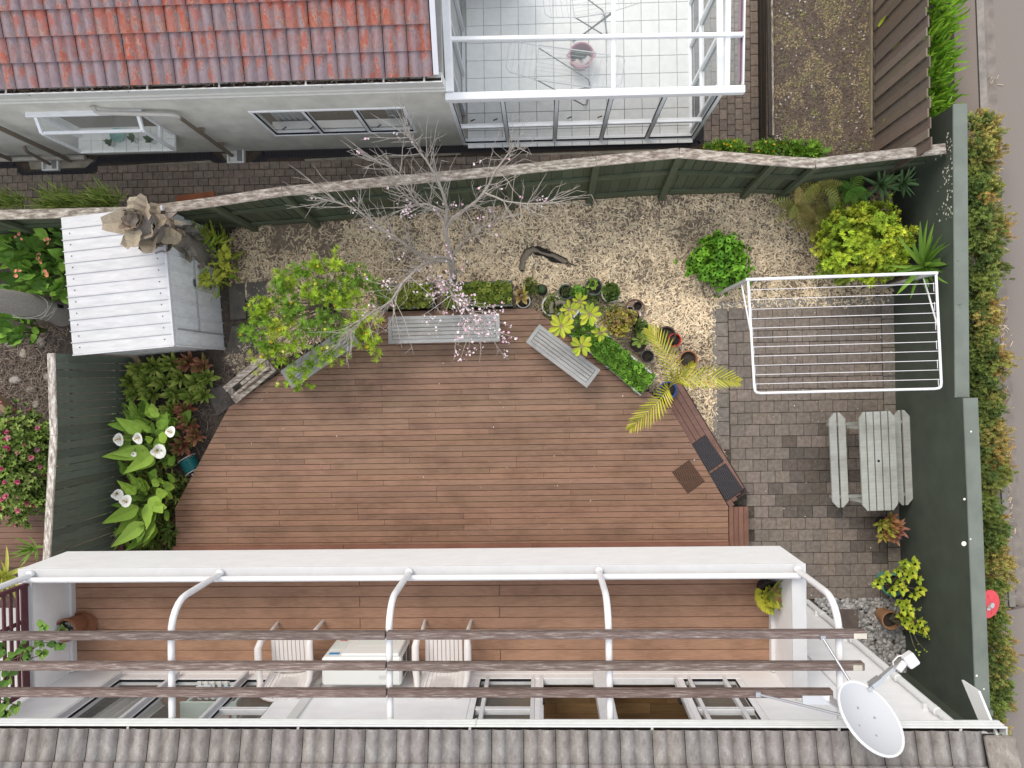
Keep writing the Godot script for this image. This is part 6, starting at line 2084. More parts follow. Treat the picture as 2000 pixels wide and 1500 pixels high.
func small_things() -> void:
	# cut palm trunk with old leaf bases
	var b := P(404, 508, 0); var top := P(268, 432, 2.42)
	var pt := thing("palm_stump", "grey cut palm trunk with peeling old leaf bases rising beside the shed", "palm trunk", b)
	var m := mb(Color(0.3, 0.265, 0.235))
	var pts := []; var rd := []
	for k in 13:
		var f := k / 12.0
		pts.append(b.lerp(top, f) + Vector3(0.03 * sin(f * 7), 0, 0.03 * cos(f * 6)))
		rd.append(0.24 + 0.025 * sin(k * 2.3) - 0.05 * f + (0.04 if k == 0 else 0.0))
	m.tube(pts, rd, 18)
	var fn := FastNoiseLite.new()
	fn.seed = 4; fn.frequency = 7.0
	for k in m.v.size(): m.v[k] += m.n[k] * fn.get_noise_3dv(m.v[k]) * 0.06
	obj("trunk", m, M.bark, pt)
	for k in 9:
		var az := k * 0.75 + rf(-0.2, 0.2)
		var lf := mb(vary(Color(0.34, 0.27, 0.2), 0.3))
		lf.blade(top + Vector3(cos(az), -0.02, sin(az)) * rf(0.02, 0.12), Vector3(cos(az) * 0.6, 1.0, sin(az) * 0.6), Vector3(-cos(az), 0.2, -sin(az)), rf(0.1, 0.24), [0.07, 0.09, 0.08, 0.06, 0.03], rf(-0.8, 0.4), 0.5, 0.1)
		obj("leaf_base", lf, M.bark, pt)
	for k in 20:
		var f := 0.62 + 0.4 * k / 19.0
		var az := k * 2.4
		var p := b.lerp(top, f)
		var d := Vector3(cos(az), rf(0.1, 0.9), sin(az))
		var lf := mb(vary(Color(0.5, 0.41, 0.3), 0.25))
		var w := rf(0.1, 0.16)
		lf.blade(p + Vector3(cos(az), 0, sin(az)) * 0.15, d, Vector3.UP, rf(0.22, 0.38), [w * 0.9, w * 1.1, w, w * 0.85, w * 0.75, w * 0.55], rf(-0.9, 0.6), rf(0.3, 0.6), rf(0.05, 0.15))
		obj("leaf_base", lf, M.bark, pt)
	for k in 60:
		var f := rf(0.05, 0.9)
		var az := rf(0, TAU)
		var p := b.lerp(top, f) + Vector3(cos(az), 0, sin(az)) * 0.22
		var lf := mb(vary(Color(0.3, 0.26, 0.22), 0.3))
		lf.blade(p, Vector3(cos(az + 0.4) * 0.6, rf(-0.5, 0.8), sin(az + 0.4) * 0.6), Vector3(cos(az), 0.3, sin(az)), rf(0.12, 0.28), [0.04, 0.06, 0.045, 0.0], rf(-0.8, 0.8), 0.3)
		obj("fibre", lf, M.bark, pt)
	# tall grey trunk at the left edge with wire round it
	b = P(122, 607, 0)
	var tt := thing("cable_wound_tree", "smooth pale grey tree trunk wound with white cable, reaching out of the left edge", "trunk", b)
	m = mb(Color(0.5, 0.46, 0.42))
	pts = []; rd = []
	for k in 16:
		pts.append(b + Vector3(0.02 * sin(k), 0.3 * k, 0.03 * cos(k * 0.7)))
		rd.append(0.2 - 0.003 * k + (0.05 if k == 0 else 0.0) + 0.006 * sin(k * 5.0))
	m.tube(pts, rd, 22)
	obj("trunk", m, M.bark, tt)
	for q in [[0.25, 1.0], [0.75, -1.4]]:
		var cb := mb(Color(0.6, 0.58, 0.54))
		pts = []
		for k in 22:
			var a := TAU * k / 16.0
			pts.append(b + Vector3(cos(a) * 0.21, q[0] + 0.25 * sin(a + q[1]) + 0.01 * k, sin(a) * 0.21))
		cb.tube(pts, 0.007, 5)
		obj("cable", cb, M.plastic, tt)
	m = mb(Color(0.015, 0.015, 0.015))
	m.box(Transform3D(Basis(), b + Vector3(0.2, 0.35, -0.04)), Vector3(0.05, 0.12, 0.06), 0.008)
	obj("clamp", m, M.plastic, tt)
	# root showing through the chips
	var rt := thing("tree_root", "twisted old root and dark hollow showing through the wood chips", "root", P(1050, 500, 0))
	m = mb(Color(0.3, 0.25, 0.19))
	m.tube(line([[1020, 528], [1023, 508], [1030, 492], [1042, 487], [1056, 494], [1080, 500], [1105, 512], [1125, 520]], 0.02), [0.04, 0.055, 0.06, 0.05, 0.03, 0.035, 0.03, 0.01], 10)
	fn.frequency = 9.0
	for k in m.v.size(): m.v[k] += m.n[k] * fn.get_noise_3dv(m.v[k]) * 0.05
	obj("wood", m, M.bark, rt)
	m = mb(Color(0.035, 0.028, 0.024))
	m.prism(poly([[1036, 486], [1050, 481], [1072, 490], [1108, 506], [1110, 516], [1080, 513], [1060, 500], [1046, 499]], 0.0), 0.0, 0.045)
	m.prism(poly([[1018, 512], [1024, 490], [1040, 481], [1034, 492], [1026, 508], [1021, 528]], 0.0), 0.0, 0.045)
	obj("hollow", m, M.soil, rt)
	# teal hose on a reel
	var at := P(372, 908, 0.12)
	var hr := thing("hose_reel", "coil of teal garden hose on a reel half hidden by the left deck edge", "hose", at)
	var ax := Vector3(0.5, 0, 0.87)
	var sd := ax.cross(Vector3.UP).normalized()
	m = mb(Color(0.02, 0.17, 0.18))
	for k in 9:
		pts = []
		for i in 19:
			var a := TAU * i / 18
			pts.append(at + ax * (0.026 * (k - 4)) + sd * cos(a) * (0.13 + 0.008 * (k % 2)) + Vector3.UP * sin(a) * (0.13 + 0.008 * (k % 2)))
		m.tube(pts, 0.011, 6, false)
	obj("hose", m, M.plastic, hr)
	m = mb(Color(0.5, 0.48, 0.45))
	for s in [-0.13, 0.13]:
		pts = []
		for i in 15: pts.append(at + ax * s + sd * cos(TAU * i / 14) * 0.16 + Vector3.UP * sin(TAU * i / 14) * 0.16)
		m.tube(pts, 0.009, 6, false)
	m.tube([at - ax * 0.14, at + ax * 0.16], 0.015, 6)
	m.tube([at + ax * 0.15, at + ax * 0.15 + Vector3(0.03, 0.16, 0.02)], 0.012, 6)
	obj("reel", m, M.plastic, hr)
	# wire hoop leaning on the back fence
	at = P(1523, 346, 0.5)
	var wh := thing("wire_hoop", "oval white wire hoop hanging at the top right of the back fence", "hoop", at)
	m = mb(Color(0.6, 0.6, 0.56))
	pts = []
	for i in 25: pts.append(at + Vector3(cos(TAU * i / 24) * 0.16, 0.05 * sin(TAU * i / 24) + 0.1, sin(TAU * i / 24) * 0.05))
	m.tube(pts, 0.005, 5, false)
	m.tube([pts[0], pts[12]], 0.003, 4)
	obj("wire", m, M.steel, wh)
	# red round sign board over the hedge outside the wall
	at = P(1931, 1180, 1.7)
	var rs := thing("red_disc", "round red disc on a metal bracket outside the green wall, over the hedge", "sign", at)
	var nrm := Vector3(0.36, 0.93, 0.05).normalized()
	var bb := up_to(at, nrm, 1.0).basis
	m = mb(Color(0.6, 0.06, 0.075))
	m.lathe(Transform3D(bb, at), [Vector2(0.195, -0.012), Vector2(0.21, 0.0), Vector2(0.2, 0.012), Vector2(0.14, 0.02), Vector2(0.06, 0.03), Vector2(0.0, 0.03)], 30)
	m.lathe(Transform3D(bb, at), [Vector2(0.0, -0.02), Vector2(0.12, -0.02), Vector2(0.195, -0.012)], 30)
	for k in 6:
		var a := TAU * k / 6
		m.beam(at + bb * Vector3(cos(a) * 0.05, 0.028, sin(a) * 0.05), at + bb * Vector3(cos(a) * 0.15, 0.022, sin(a) * 0.15), 0.012, 0.008, nrm)
	obj("disc", m, M.plastic, rs)
	m = mb(Color(0.5, 0.5, 0.5))
	m.beam(at + Vector3(-0.02, 0.02, 0.02), Vector3(6.36, 1.76, at.z + 0.05), 0.05, 0.04)
	m.tube([at + nrm * 0.0, at + nrm * 0.06], 0.04, 10)
	m.beam(Vector3(6.36, 0.0, at.z + 0.05), Vector3(6.36, 1.76, at.z + 0.05), 0.04, 0.04, Vector3.RIGHT)
	obj("bracket", m, M.steel, rs)
	# neighbour's deck, edging board and things over the left fence
	var nd := Node3D.new()
	nd.name = "neighbour_deck"
	add_child(nd)
	tag(nd, "corner of another brown timber deck beyond the left fence", "deck")
	for k in 9:
		m = mb(vary(Color(0.22, 0.12, 0.085), 0.15))
		var z := P(40, 1012, 0.3).z + 0.1 * k
		m.box(Transform3D(Basis(), Vector3(-8.35, 0.28, z)), Vector3(2.2, 0.03, 0.094), 0.003)
		obj("deck_board", m, M.wood_x, nd)
	m = mb(Color(0.3, 0.2, 0.12))
	m.beam(P(-10, 775, 0.2), P(22, 806, 0.2), 0.09, 0.2)
	tag(obj("edging_board", m, M.wood_own), "short brown timber edging board above the pink flowered bush at the left edge", "edging")
	# rusty sheet and block behind the back fence
	m = mb(Color(0.35, 0.12, 0.06))
	m.beam(P(345, 395, 0.3), P(420, 386, 0.3), 0.22, 0.02)
	tag(obj("rusty_sheet", m, M.concrete), "rusty red metal sheet lying behind the fence above the palm trunk", "metal sheet")
	# stones on the litter at the left
	for k in 7:
		var p: Array = [[58, 760], [45, 690], [80, 668], [30, 742], [70, 790], [95, 735], [20, 670]][k]
		m = mb(vary(Color(0.32, 0.29, 0.25), 0.2))
		m.ball(ell(P(p[0], p[1], 0.0), Vector3(rf(0.06, 0.12), 0.035, rf(0.05, 0.1))), 9, 6)
		for i in m.v.size(): m.v[i] += m.n[i] * fn.get_noise_3dv(m.v[i]) * 0.02
		tag(obj("garden_stone", m, M.stone), ["flat pale stone just above the pink flowered bush", "grey stone on the litter between shed and left picture edge", "small stone by the shed's lower left corner", "stone on the litter left of the flat pale stone", "stone right above the pink flowered bush near the fence", "stone beside the white top of the left fence", "stone at the left edge below the grey trunk"][k], "stone")
	# dead twigs in front of the left fence
	var dt := thing("dead_branch", "bare dead branch leaning on the green fence below the lilies", "branch", P(215, 1060, 0.3))
	m = mb(Color(0.4, 0.35, 0.3))
	m.tube(line([[232, 1040], [210, 1050], [196, 1062], [182, 1078]], 0.5), [0.012, 0.01, 0.007, 0.003], 6)
	m.tube(line([[210, 1050], [200, 1044], [190, 1046]], 0.5), [0.008, 0.005, 0.002], 5)
	m.tube(line([[230, 1046], [220, 1060], [213, 1072]], 0.5), [0.008, 0.006, 0.003], 5)
	m.tube(line([[196, 1062], [186, 1060]], 0.5), [0.005, 0.002], 5)
	m.tube(line([[232, 1040], [245, 1030], [250, 1034]], 0.4), [0.012, 0.012, 0.012], 5)
	obj("wood", m, M.bark, dt)
	# white chips of paper and petals on deck and paving are left to the flowers

func trough(label: String, c: Array, h: float, col: Color, rim: Color) -> Array:
	var q := quad_place(c, h)
	var t := thing("planter_trough", label, "planter", q[0] - Vector3.UP * h, "planter troughs behind the benches")
	var b := Basis(Vector3.UP, -q[1])
	var m := mb(col)
	for e in [[Vector3(0, h / 2, q[3] / 2 - 0.015), Vector3(q[2], h, 0.03)], [Vector3(0, h / 2, -q[3] / 2 + 0.015), Vector3(q[2], h, 0.03)], [Vector3(q[2] / 2 - 0.015, h / 2, 0), Vector3(0.03, h, q[3] - 0.06)], [Vector3(-q[2] / 2 + 0.015, h / 2, 0), Vector3(0.03, h, q[3] - 0.06)]]:
		m.box(Transform3D(b, t.position + b * e[0]), e[1])
	obj("box", m, M.plastic, t)
	m = mb(rim)
	for e in [[Vector3(0, h + 0.005, q[3] / 2 - 0.012), Vector3(q[2] + 0.02, 0.014, 0.03)], [Vector3(0, h + 0.005, -q[3] / 2 + 0.012), Vector3(q[2] + 0.02, 0.014, 0.03)], [Vector3(q[2] / 2 - 0.012, h + 0.005, 0), Vector3(0.03, 0.014, q[3] - 0.054)], [Vector3(-q[2] / 2 + 0.012, h + 0.005, 0), Vector3(0.03, 0.014, q[3] - 0.054)]]:
		m.box(Transform3D(b, t.position + b * e[0]), e[1], 0.003)
	obj("rim", m, M.plastic, t)
	m = mb(Color(0.07, 0.055, 0.045))
	m.box(Transform3D(b, t.position + Vector3.UP * (h - 0.08)), Vector3(q[2] - 0.06, 0.04, q[3] - 0.06))
	obj("potting_soil", m, M.soil, t)
	return [t, q]

func trough_plants(label: String, tq: Array, h: float, n: int, sp: Array, cols: Array, tall: float, margin := 0.02) -> void:
	var t := thing("trough_plants", label, "plants", tq[1][0], "low leafy plants filling the troughs")
	var q: Array = tq[1]
	var b := Basis(Vector3.UP, -q[1])
	var xs := []; var cs := []
	var fn := FastNoiseLite.new()
	fn.seed = int(absf(q[0].x) * 100); fn.frequency = 3.0
	for k in n:
		var x := rf(-q[2] / 2 + margin, q[2] / 2 - margin); var z := rf(-q[3] / 2 + margin, q[3] / 2 - margin)
		var p: Vector3 = q[0] + b * Vector3(x, 0, z)
		var hh := fn.get_noise_2d(p.x, p.z)
		xs.append(up_to(p + Vector3.UP * (-0.05 + tall * rf(0.1, 1.0) * (0.75 + hh)), Vector3(rf(-0.5, 0.5), 1, rf(-0.5, 0.5)), rf(0.7, 1.25)))
		var kk := rf(0.7, 1.25) * (1.0 + hh * 0.3)
		var c: Color = cols[rng.randi() % cols.size()]
		cs.append(Color(c.r * kk, c.g * kk, c.b * kk))
	many("foliage", sp[0], M.leaf, xs, cs, t)

func plants() -> void:
	blossom_tree()
	left_side()
	pots_and_palm()
	right_side()
	balcony_plants()

# ---------- blossom tree: limbs surveyed, twigs grown from them
func blossom_tree() -> void:
	var base := P(886, 556, 0)
	var t := thing("blossom_tree", "bare pale-barked blossom tree with a few pink flowers arching over the fence and bench", "tree", base)
	var bark := Color(0.58, 0.52, 0.47)
	var limbs := [
		[[886, 556, 0.0], [884, 535, 0.5], [880, 505, 0.9], [873, 470, 1.2], [868, 440, 1.5]],
		[[868, 440, 1.5], [872, 415, 1.8], [868, 385, 2.1], [850, 340, 2.4], [822, 300, 2.7], [800, 268, 2.9]],
		[[869, 448, 1.4], [885, 425, 1.7], [920, 400, 2.0], [945, 375, 2.2], [970, 330, 2.5], [1005, 285, 2.8]],
		[[945, 375, 2.2], [985, 392, 2.3], [1030, 398, 2.45], [1075, 392, 2.6]],
		[[872, 415, 1.8], [840, 400, 2.0], [815, 396, 2.1], [780, 340, 2.4], [735, 315, 2.6]],
		[[868, 430, 1.6], [850, 412, 1.8], [822, 402, 2.0], [790, 380, 2.2], [770, 362, 2.3]],
		[[880, 505, 0.9], [860, 502, 1.2], [835, 506, 1.5], [805, 488, 1.7], [770, 462, 1.9], [735, 440, 2.1], [700, 412, 2.3], [640, 392, 2.5]],
		[[884, 520, 0.7], [870, 510, 1.1], [838, 510, 1.45], [815, 525, 1.6], [790, 550, 1.75], [765, 585, 1.9], [735, 605, 2.0], [705, 628, 2.15], [682, 650, 2.25]],
		[[884, 540, 0.4], [880, 552, 0.9], [878, 562, 1.2], [884, 575, 1.5], [905, 590, 1.75], [928, 618, 2.0]],
		[[905, 540, 1.0], [895, 530, 0.7], [884, 535, 0.5]],
		[[880, 505, 0.9], [905, 470, 1.3], [930, 450, 1.7], [965, 430, 2.0]],
	]
	var lr := [[0.06, 0.03], [0.03, 0.007], [0.03, 0.007], [0.016, 0.004], [0.018, 0.004], [0.02, 0.006], [0.026, 0.004], [0.03, 0.007], [0.026, 0.008], [0.01, 0.03], [0.02, 0.005]]
	var m := mb(bark)
	var tips := []
	for k in limbs.size():
		var raw: Array = limbs[k].map(func(e): return P(e[0], e[1], e[2]))
		var pts := []
		var rd := []
		for i in raw.size() - 1:
			for s in 3:
				var f := s / 3.0
				var p: Vector3 = raw[i].cubic_interpolate(raw[i + 1], raw[maxi(i - 1, 0)], raw[mini(i + 2, raw.size() - 1)], f)
				pts.append(p + Vector3(rf(-0.012, 0.012), rf(-0.012, 0.012), rf(-0.012, 0.012)))
		pts.append(raw[-1])
		for i in pts.size(): rd.append(lerpf(lr[k][0], lr[k][1], float(i) / (pts.size() - 1)))
		m.tube(pts, rd, 8)
		if k > 0 and k != 9:
			for i in range(3, pts.size()):
				var dir: Vector3 = (pts[i] - pts[i - 1]).normalized()
				tips.append([pts[i], dir, k, float(i) / pts.size()])
	obj("trunk", m, M.bark, t)
	var tw := mb(bark)
	var fl := []; var fc := []
	var pink := [Color(0.78, 0.62, 0.68), Color(0.8, 0.7, 0.74), Color(0.72, 0.45, 0.56), Color(0.82, 0.76, 0.78)]
	var count := 0
	for tp in tips:
		var k: int = tp[2]
		for j in (5 if tp[3] > 0.85 else 3):
			var d: Vector3 = (tp[1] * rf(0.5, 1.0) + Vector3(rf(-1, 1), rf(0.0, 0.7), rf(-1, 1)) * 0.8).normalized()
			var ln := rf(0.2, 0.75) * (1.1 if k in [1, 2, 4, 8] else 0.9)
			var p: Vector3 = tp[0]
			var pts := [p]
			var cur := d
			for s in 4:
				cur = (cur + Vector3(rf(-0.15, 0.15), rf(-0.02, 0.16), rf(-0.15, 0.15))).normalized()
				p += cur * ln / 4
				pts.append(p)
				if rf(0, 1) < 0.55:
					var d2: Vector3 = (cur + Vector3(rf(-0.9, 0.9), rf(-0.1, 0.5), rf(-0.9, 0.9))).normalized()
					var l2 := rf(0.06, 0.28)
					tw.tube([p, p + d2 * l2 * 0.5, p + d2 * l2 + Vector3(0, 0.02, 0)], [0.0032, 0.0026, 0.0016], 4, false)
					if k == 8 and rf(0, 1) < 0.9 or rf(0, 1) < 0.05:
						for b in 3: _blossom(fl, fc, p + d2 * l2 * rf(0.3, 1.0), pink)
			tw.tube(pts, [0.0055, 0.005, 0.0042, 0.0034, 0.002], 5, false)
			if k == 8:
				for b in 4: _blossom(fl, fc, pts[rng.randi() % 4 + 1], pink)
			count += 1
	obj("twigs", tw, M.bark, t)
	for q in [[795, 412, 1.9, 26, 0.09], [800, 405, 1.9, 10, 0.06], [864, 552, 1.3, 26, 0.08], [855, 562, 1.2, 16, 0.06], [760, 552, 1.6, 14, 0.07], [752, 556, 1.6, 6, 0.05], [832, 518, 1.5, 8, 0.05], [785, 503, 1.6, 8, 0.06], [875, 495, 1.4, 12, 0.08], [850, 410, 2, 8, 0.06], [1062, 388, 2.5, 10, 0.06], [940, 425, 2, 6, 0.05], [975, 604, 1.9, 8, 0.05], [880, 395, 2.0, 8, 0.1], [925, 645, 2.0, 34, 0.17], [905, 640, 2.0, 20, 0.1], [935, 620, 2.0, 12, 0.12], [965, 598, 1.9, 12, 0.08], [980, 660, 2.0, 10, 0.08], [840, 630, 2.0, 12, 0.1], [985, 690, 2.0, 6, 0.04], [920, 690, 2.0, 12, 0.08], [895, 690, 2.0, 12, 0.08]]:
		for k in q[3]: _blossom(fl, fc, P(q[0], q[1], q[2]) + Vector3(rng.randfn(0, q[4]), rng.randfn(0, q[4]), rng.randfn(0, q[4])) * 0.7, pink)
	many("blossom", flower5(0.021), M.petal, fl, fc, t)
	# hanging twigs with flowers over the long bench
	var hg := mb(bark)
	for e in [[[928, 618], [918, 650], [915, 695]], [[928, 618], [940, 660], [937, 708]], [[928, 618], [890, 650], [888, 702]], [[928, 618], [960, 660], [985, 697]], [[775, 578], [768, 620], [752, 650]], [[770, 585], [790, 625], [808, 692]], [[765, 585], [775, 630], [785, 680]], [[800, 540], [840, 575], [860, 612]], [[884, 575], [850, 600], [812, 625]], [[905, 590], [940, 600], [975, 596]]]:
		var pp: Array = e.map(func(a): return P(a[0], a[1], 2.0))
		hg.tube([pp[0], pp[1], pp[2]], [0.006, 0.0045, 0.002], 5, false)
		for s in 5:
			var p: Vector3 = pp[1].lerp(pp[2], s / 5.0)
			hg.tube([p, p + Vector3(rf(-0.12, 0.12), rf(-0.02, 0.1), rf(0.0, 0.12))], [0.003, 0.0015], 4, false)
	obj("twigs", hg, M.bark, t)

func _blossom(fl: Array, fc: Array, p: Vector3, cols: Array) -> void:
	fl.append(up_to(p + Vector3(rf(-0.015, 0.015), rf(-0.01, 0.015), rf(-0.015, 0.015)), Vector3(rf(-1, 1), rf(0.0, 1), rf(-1, 1)), rf(0.65, 1.15)))
	fc.append(cols[rng.randi() % cols.size()])

func strappy(called: String, label: String, category: String, at: Vector3, count: int, ln: float, wd: float, cols: Array, el0: float, el1: float, rad: Vector2, group := "", bend := -1.3, lean := Vector3.ZERO) -> Node3D:
	var t := thing(called, label, category, at, group)
	var m := mb()
	for k in count:
		var az := rf(0, TAU)
		var p := at + Vector3(rf(-1, 1) * rad.x, 0, rf(-1, 1) * rad.y)
		m.col = vary(cols[rng.randi() % cols.size()], 0.3)
		var el := rf(el0, el1)
		m.blade(p, Vector3(cos(az) * cos(el), sin(el), sin(az) * cos(el)) + lean, Vector3.UP, ln * rf(0.6, 1.15), [wd, wd * 1.05, wd, wd * 0.85, wd * 0.6, 0.0], bend * rf(0.6, 1.2), 0.25)
	obj("leaves", m, M.leaf, t)
	return t

# ---------- left of the deck
func left_side() -> void:
	# strappy grass above the back fence
	var gc := [Color(0.27, 0.34, 0.08), Color(0.2, 0.28, 0.06), Color(0.34, 0.4, 0.13)]
	for q in [["arching grassy clump above the fence, right above the shed roof", 205, 398, 150, 0.36], ["arching grassy clump above the fence, left of the shed roof", 115, 400, 140, 0.36], ["smaller grassy clump above the fence at the left picture edge", 18, 400, 120, 0.3], ["grassy tuft above the fence between the two bigger clumps near the shed", 160, 402, 110, 0.3]]:
		strappy("grass_clump", q[0], "grass clump", P(q[1], q[2] - 6, 1.15), int(q[3] * 1.5), q[4] * 1.1, 0.009, gc, 0.1, 1.3, Vector2(0.26, 0.08), "grassy clumps above the back fence")
	# canna leaves and orange flowers
	var cl := [leaf(sc([0.02, 0.12, 0.17, 0.16, 0.12, 0.07, 0.0], 0.62), 0.42, -0.7, 0.25, 0.06, 0.9), leaf(sc([0.02, 0.11, 0.15, 0.15, 0.11, 0.06, 0.0], 0.62), 0.4, -1.1, 0.3, 0.09, 0.9)]
	var cc := [Color(0.11, 0.21, 0.04), Color(0.15, 0.28, 0.045), Color(0.2, 0.34, 0.055), Color(0.09, 0.17, 0.04)]
	var spots := [[30, 470, "above the grey trunk at the left edge, upper clump"], [95, 480, "just left of the shed roof's upper corner"], [28, 545, "directly above the grey trunk at the left edge"], [95, 545, "between the grey trunk and the shed"], [20, 640, "below the grey trunk at the left edge"], [60, 515, "in the middle of the bed left of the shed"]]
	for s in spots:
		var t := clump("canna_lily", "broad green canna leaves " + s[2], "canna", Vector3(P(s[0], s[1], 0.85).x, 0, P(s[0], s[1], 0.85).z), 30, cl, cc, [0.1, 1.25], [0.6, 1.15], "canna plants left of the shed", 0.24, 0.75, true)
		if s[1] < 600:
			var fm := flower5(0.05, 0.6)
			var base := P(s[0] + rf(-15, 15), s[1] - 10, 0.95)
			for k in 4: part("flower", fm, leaf_mat(Color(0.75, 0.25, 0.16)), t, Transform3D(up_to(Vector3.ZERO, Vector3(rf(-0.6, 0.6), 1, rf(-0.6, 0.6)), rf(0.5, 0.9)).basis, base - t.position + Vector3(rf(-0.06, 0.06), rf(-0.04, 0.04), rf(-0.06, 0.06))))
	# staghorn and strap leaves round the palm trunk
	var at := P(420, 520, 0.55)
	var st := thing("staghorn_fern", "lime green staghorn and strap ferns growing round the foot of the palm trunk", "fern", P(410, 512, 0))
	var m := mb()
	for k in 340:
		var az := rf(-2.2, 3.1)
		var c := Vector3(cos(az), 0, sin(az))
		var p := P(412, 515, 0.0) + c * rf(0.24, 0.55) + Vector3.UP * rf(0.15, 0.75)
		m.col = vary([Color(0.3, 0.39, 0.05), Color(0.22, 0.33, 0.045), Color(0.42, 0.46, 0.08)][rng.randi() % 3], 0.25)
		var az2 := az + rf(-0.7, 0.7); var el := rf(-0.1, 0.8)
		m.blade(p, Vector3(cos(az2) * cos(el), sin(el), sin(az2) * cos(el)), Vector3.UP, rf(0.22, 0.4), [0.01, 0.015, 0.018, 0.016, 0.01, 0.0], -1.3, 0.15, 0.05)
	obj("strap_leaves", m, M.leaf, st)
	for k in 7:
		var az := lerpf(-0.6, 1.9, k / 6.0) + rf(-0.15, 0.15)
		var f := mb(vary(Color(0.4, 0.42, 0.06), 0.15))
		var p := P(408, 512, 0.7) + Vector3(cos(az), 0, sin(az)) * 0.17
		f.blade(p, Vector3(cos(az), 0.5, sin(az)), Vector3.UP, 0.17, [0.02, 0.03, 0.05, 0.065, 0.075], rf(-0.8, 0.0), 0.1, 0.15)
		for j in 5: f.blade(p + Vector3(cos(az), 0.35, sin(az)) * 0.14, Vector3(cos(az + (j - 2) * 0.4), rf(0.0, 0.5), sin(az + (j - 2) * 0.4)), Vector3.UP, rf(0.1, 0.2), [0.022, 0.026, 0.018, 0.0], -0.9, 0.1)
		obj("antler_frond", f, M.leaf, st)
	# bromeliads between shed and lilies
	var bm := [leaf(sc(LANCE, 0.3), 0.2, -0.7, 0.3), leaf(sc(LANCE, 0.26), 0.18, -0.4, 0.3)]
	var bg := [Color(0.19, 0.27, 0.05), Color(0.14, 0.21, 0.04), Color(0.28, 0.33, 0.08), Color(0.22, 0.27, 0.06)]
	var br := [Color(0.24, 0.09, 0.06), Color(0.3, 0.15, 0.09), Color(0.18, 0.15, 0.05)]
	var bs := [[275, 722, 0], [305, 718, 0], [340, 712, 0], [372, 708, 1], [400, 716, 1], [288, 748, 0], [322, 745, 0], [355, 738, 0], [388, 745, 0], [408, 738, 0], [270, 765, 0], [345, 768, 0], [378, 775, 0], [400, 770, 0], [365, 800, 1], [340, 800, 0], [372, 828, 1], [385, 850, 1], [360, 872, 1], [300, 770, 0], [258, 745, 0]]
	var words := ["green bromeliad touching the shed's front wall, first from the left fence", "green bromeliad touching the shed's front wall, second from the left fence", "green bromeliad touching the shed's front wall, just before the reddish one", "reddish bromeliad against the shed's front wall, the left of two there", "reddish bromeliad at the shed's front right corner", "green bromeliad in the second row from the shed, nearest the left fence", "green bromeliad in the second row from the shed, second from the fence", "green bromeliad in the second row from the shed, third from the fence", "green bromeliad in the second row from the shed, second from its right end", "green bromeliad at the right end of the second row, facing the pallet", "green bromeliad by the left fence, right above the calla leaves", "green bromeliad above the top calla flower, left of another green one", "green bromeliad left of the slab under the pallet", "green bromeliad nearest the slab under the pallet", "reddish bromeliad right of the upper calla leaves, uppermost of three there", "green bromeliad tucked behind the upper calla leaves", "reddish bromeliad right of the upper calla flower, middle of three there", "reddish bromeliad just above the teal hose reel, beside the deck", "reddish bromeliad right beside the teal hose reel, between it and the lilies", "green bromeliad behind the upper calla leaves, left of the other hidden one", "green bromeliad squeezed against the left fence boards below the shed"]
	for k in bs.size():
		var q: Array = bs[k]
		clump("bromeliad", words[k], "bromeliad", P(q[0], q[1], 0.12), 28, bm, br if q[2] else bg, [0.1, 1.25], [1.0, 1.5], "reddish bromeliads below the shed" if q[2] else "green bromeliads below the shed", 0.0, 0.1)
	# calla lilies, every leaf its own
	var ca := [leaf(sc(CALLA, 0.4), 0.44, -0.9, 0.2, 0.07, 0.85), leaf(sc(CALLA, 0.38), 0.4, -0.6, 0.28, 0.1, 0.85), leaf(sc(CALLA, 0.34), 0.4, -1.2, 0.22, 0.08, 0.85)]
	var cg := [Color(0.17, 0.29, 0.045), Color(0.22, 0.34, 0.05), Color(0.13, 0.23, 0.04), Color(0.25, 0.38, 0.065)]
	var groups := [["upper clump of calla lilies with wavy arrow leaves and five white flowers", [290, 850], [[[262, 850], [270, 800], 1], [[285, 835], [250, 820], 0], [[300, 815], [320, 775], 0], [[278, 880], [200, 900], 0], [[290, 880], [235, 885], 1], [[318, 838], [345, 800], 1], [[310, 850], [355, 865], 2], [[300, 870], [340, 885], 2], [[285, 860], [312, 852], 1], [[255, 835], [215, 823], 2], [[270, 825], [272, 778], 0], [[305, 830], [360, 812], 0], [[275, 845], [240, 810], 0], [[300, 885], [255, 925], 1], [[310, 870], [330, 840], 0], [[290, 845], [290, 795], 2], [[330, 830], [372, 825], 2]]],
		["lower clump of calla lilies with wavy arrow leaves and two white flowers, near the balcony", [270, 985], [[[265, 965], [240, 930], 1], [[285, 985], [310, 1030], 0], [[270, 990], [215, 1020], 0], [[290, 975], [340, 1000], 0], [[300, 950], [325, 920], 2], [[295, 940], [330, 905], 1], [[265, 1000], [240, 1045], 1], [[280, 1020], [232, 1070], 0], [[275, 1030], [285, 1068], 2], [[300, 990], [345, 985], 1], [[270, 955], [270, 915], 0], [[300, 1000], [315, 1045], 2], [[280, 960], [300, 900], 2], [[260, 985], [222, 985], 2], [[305, 965], [350, 955], 1], [[285, 1040], [262, 1075], 0], [[310, 940], [340, 930], 2]]]]
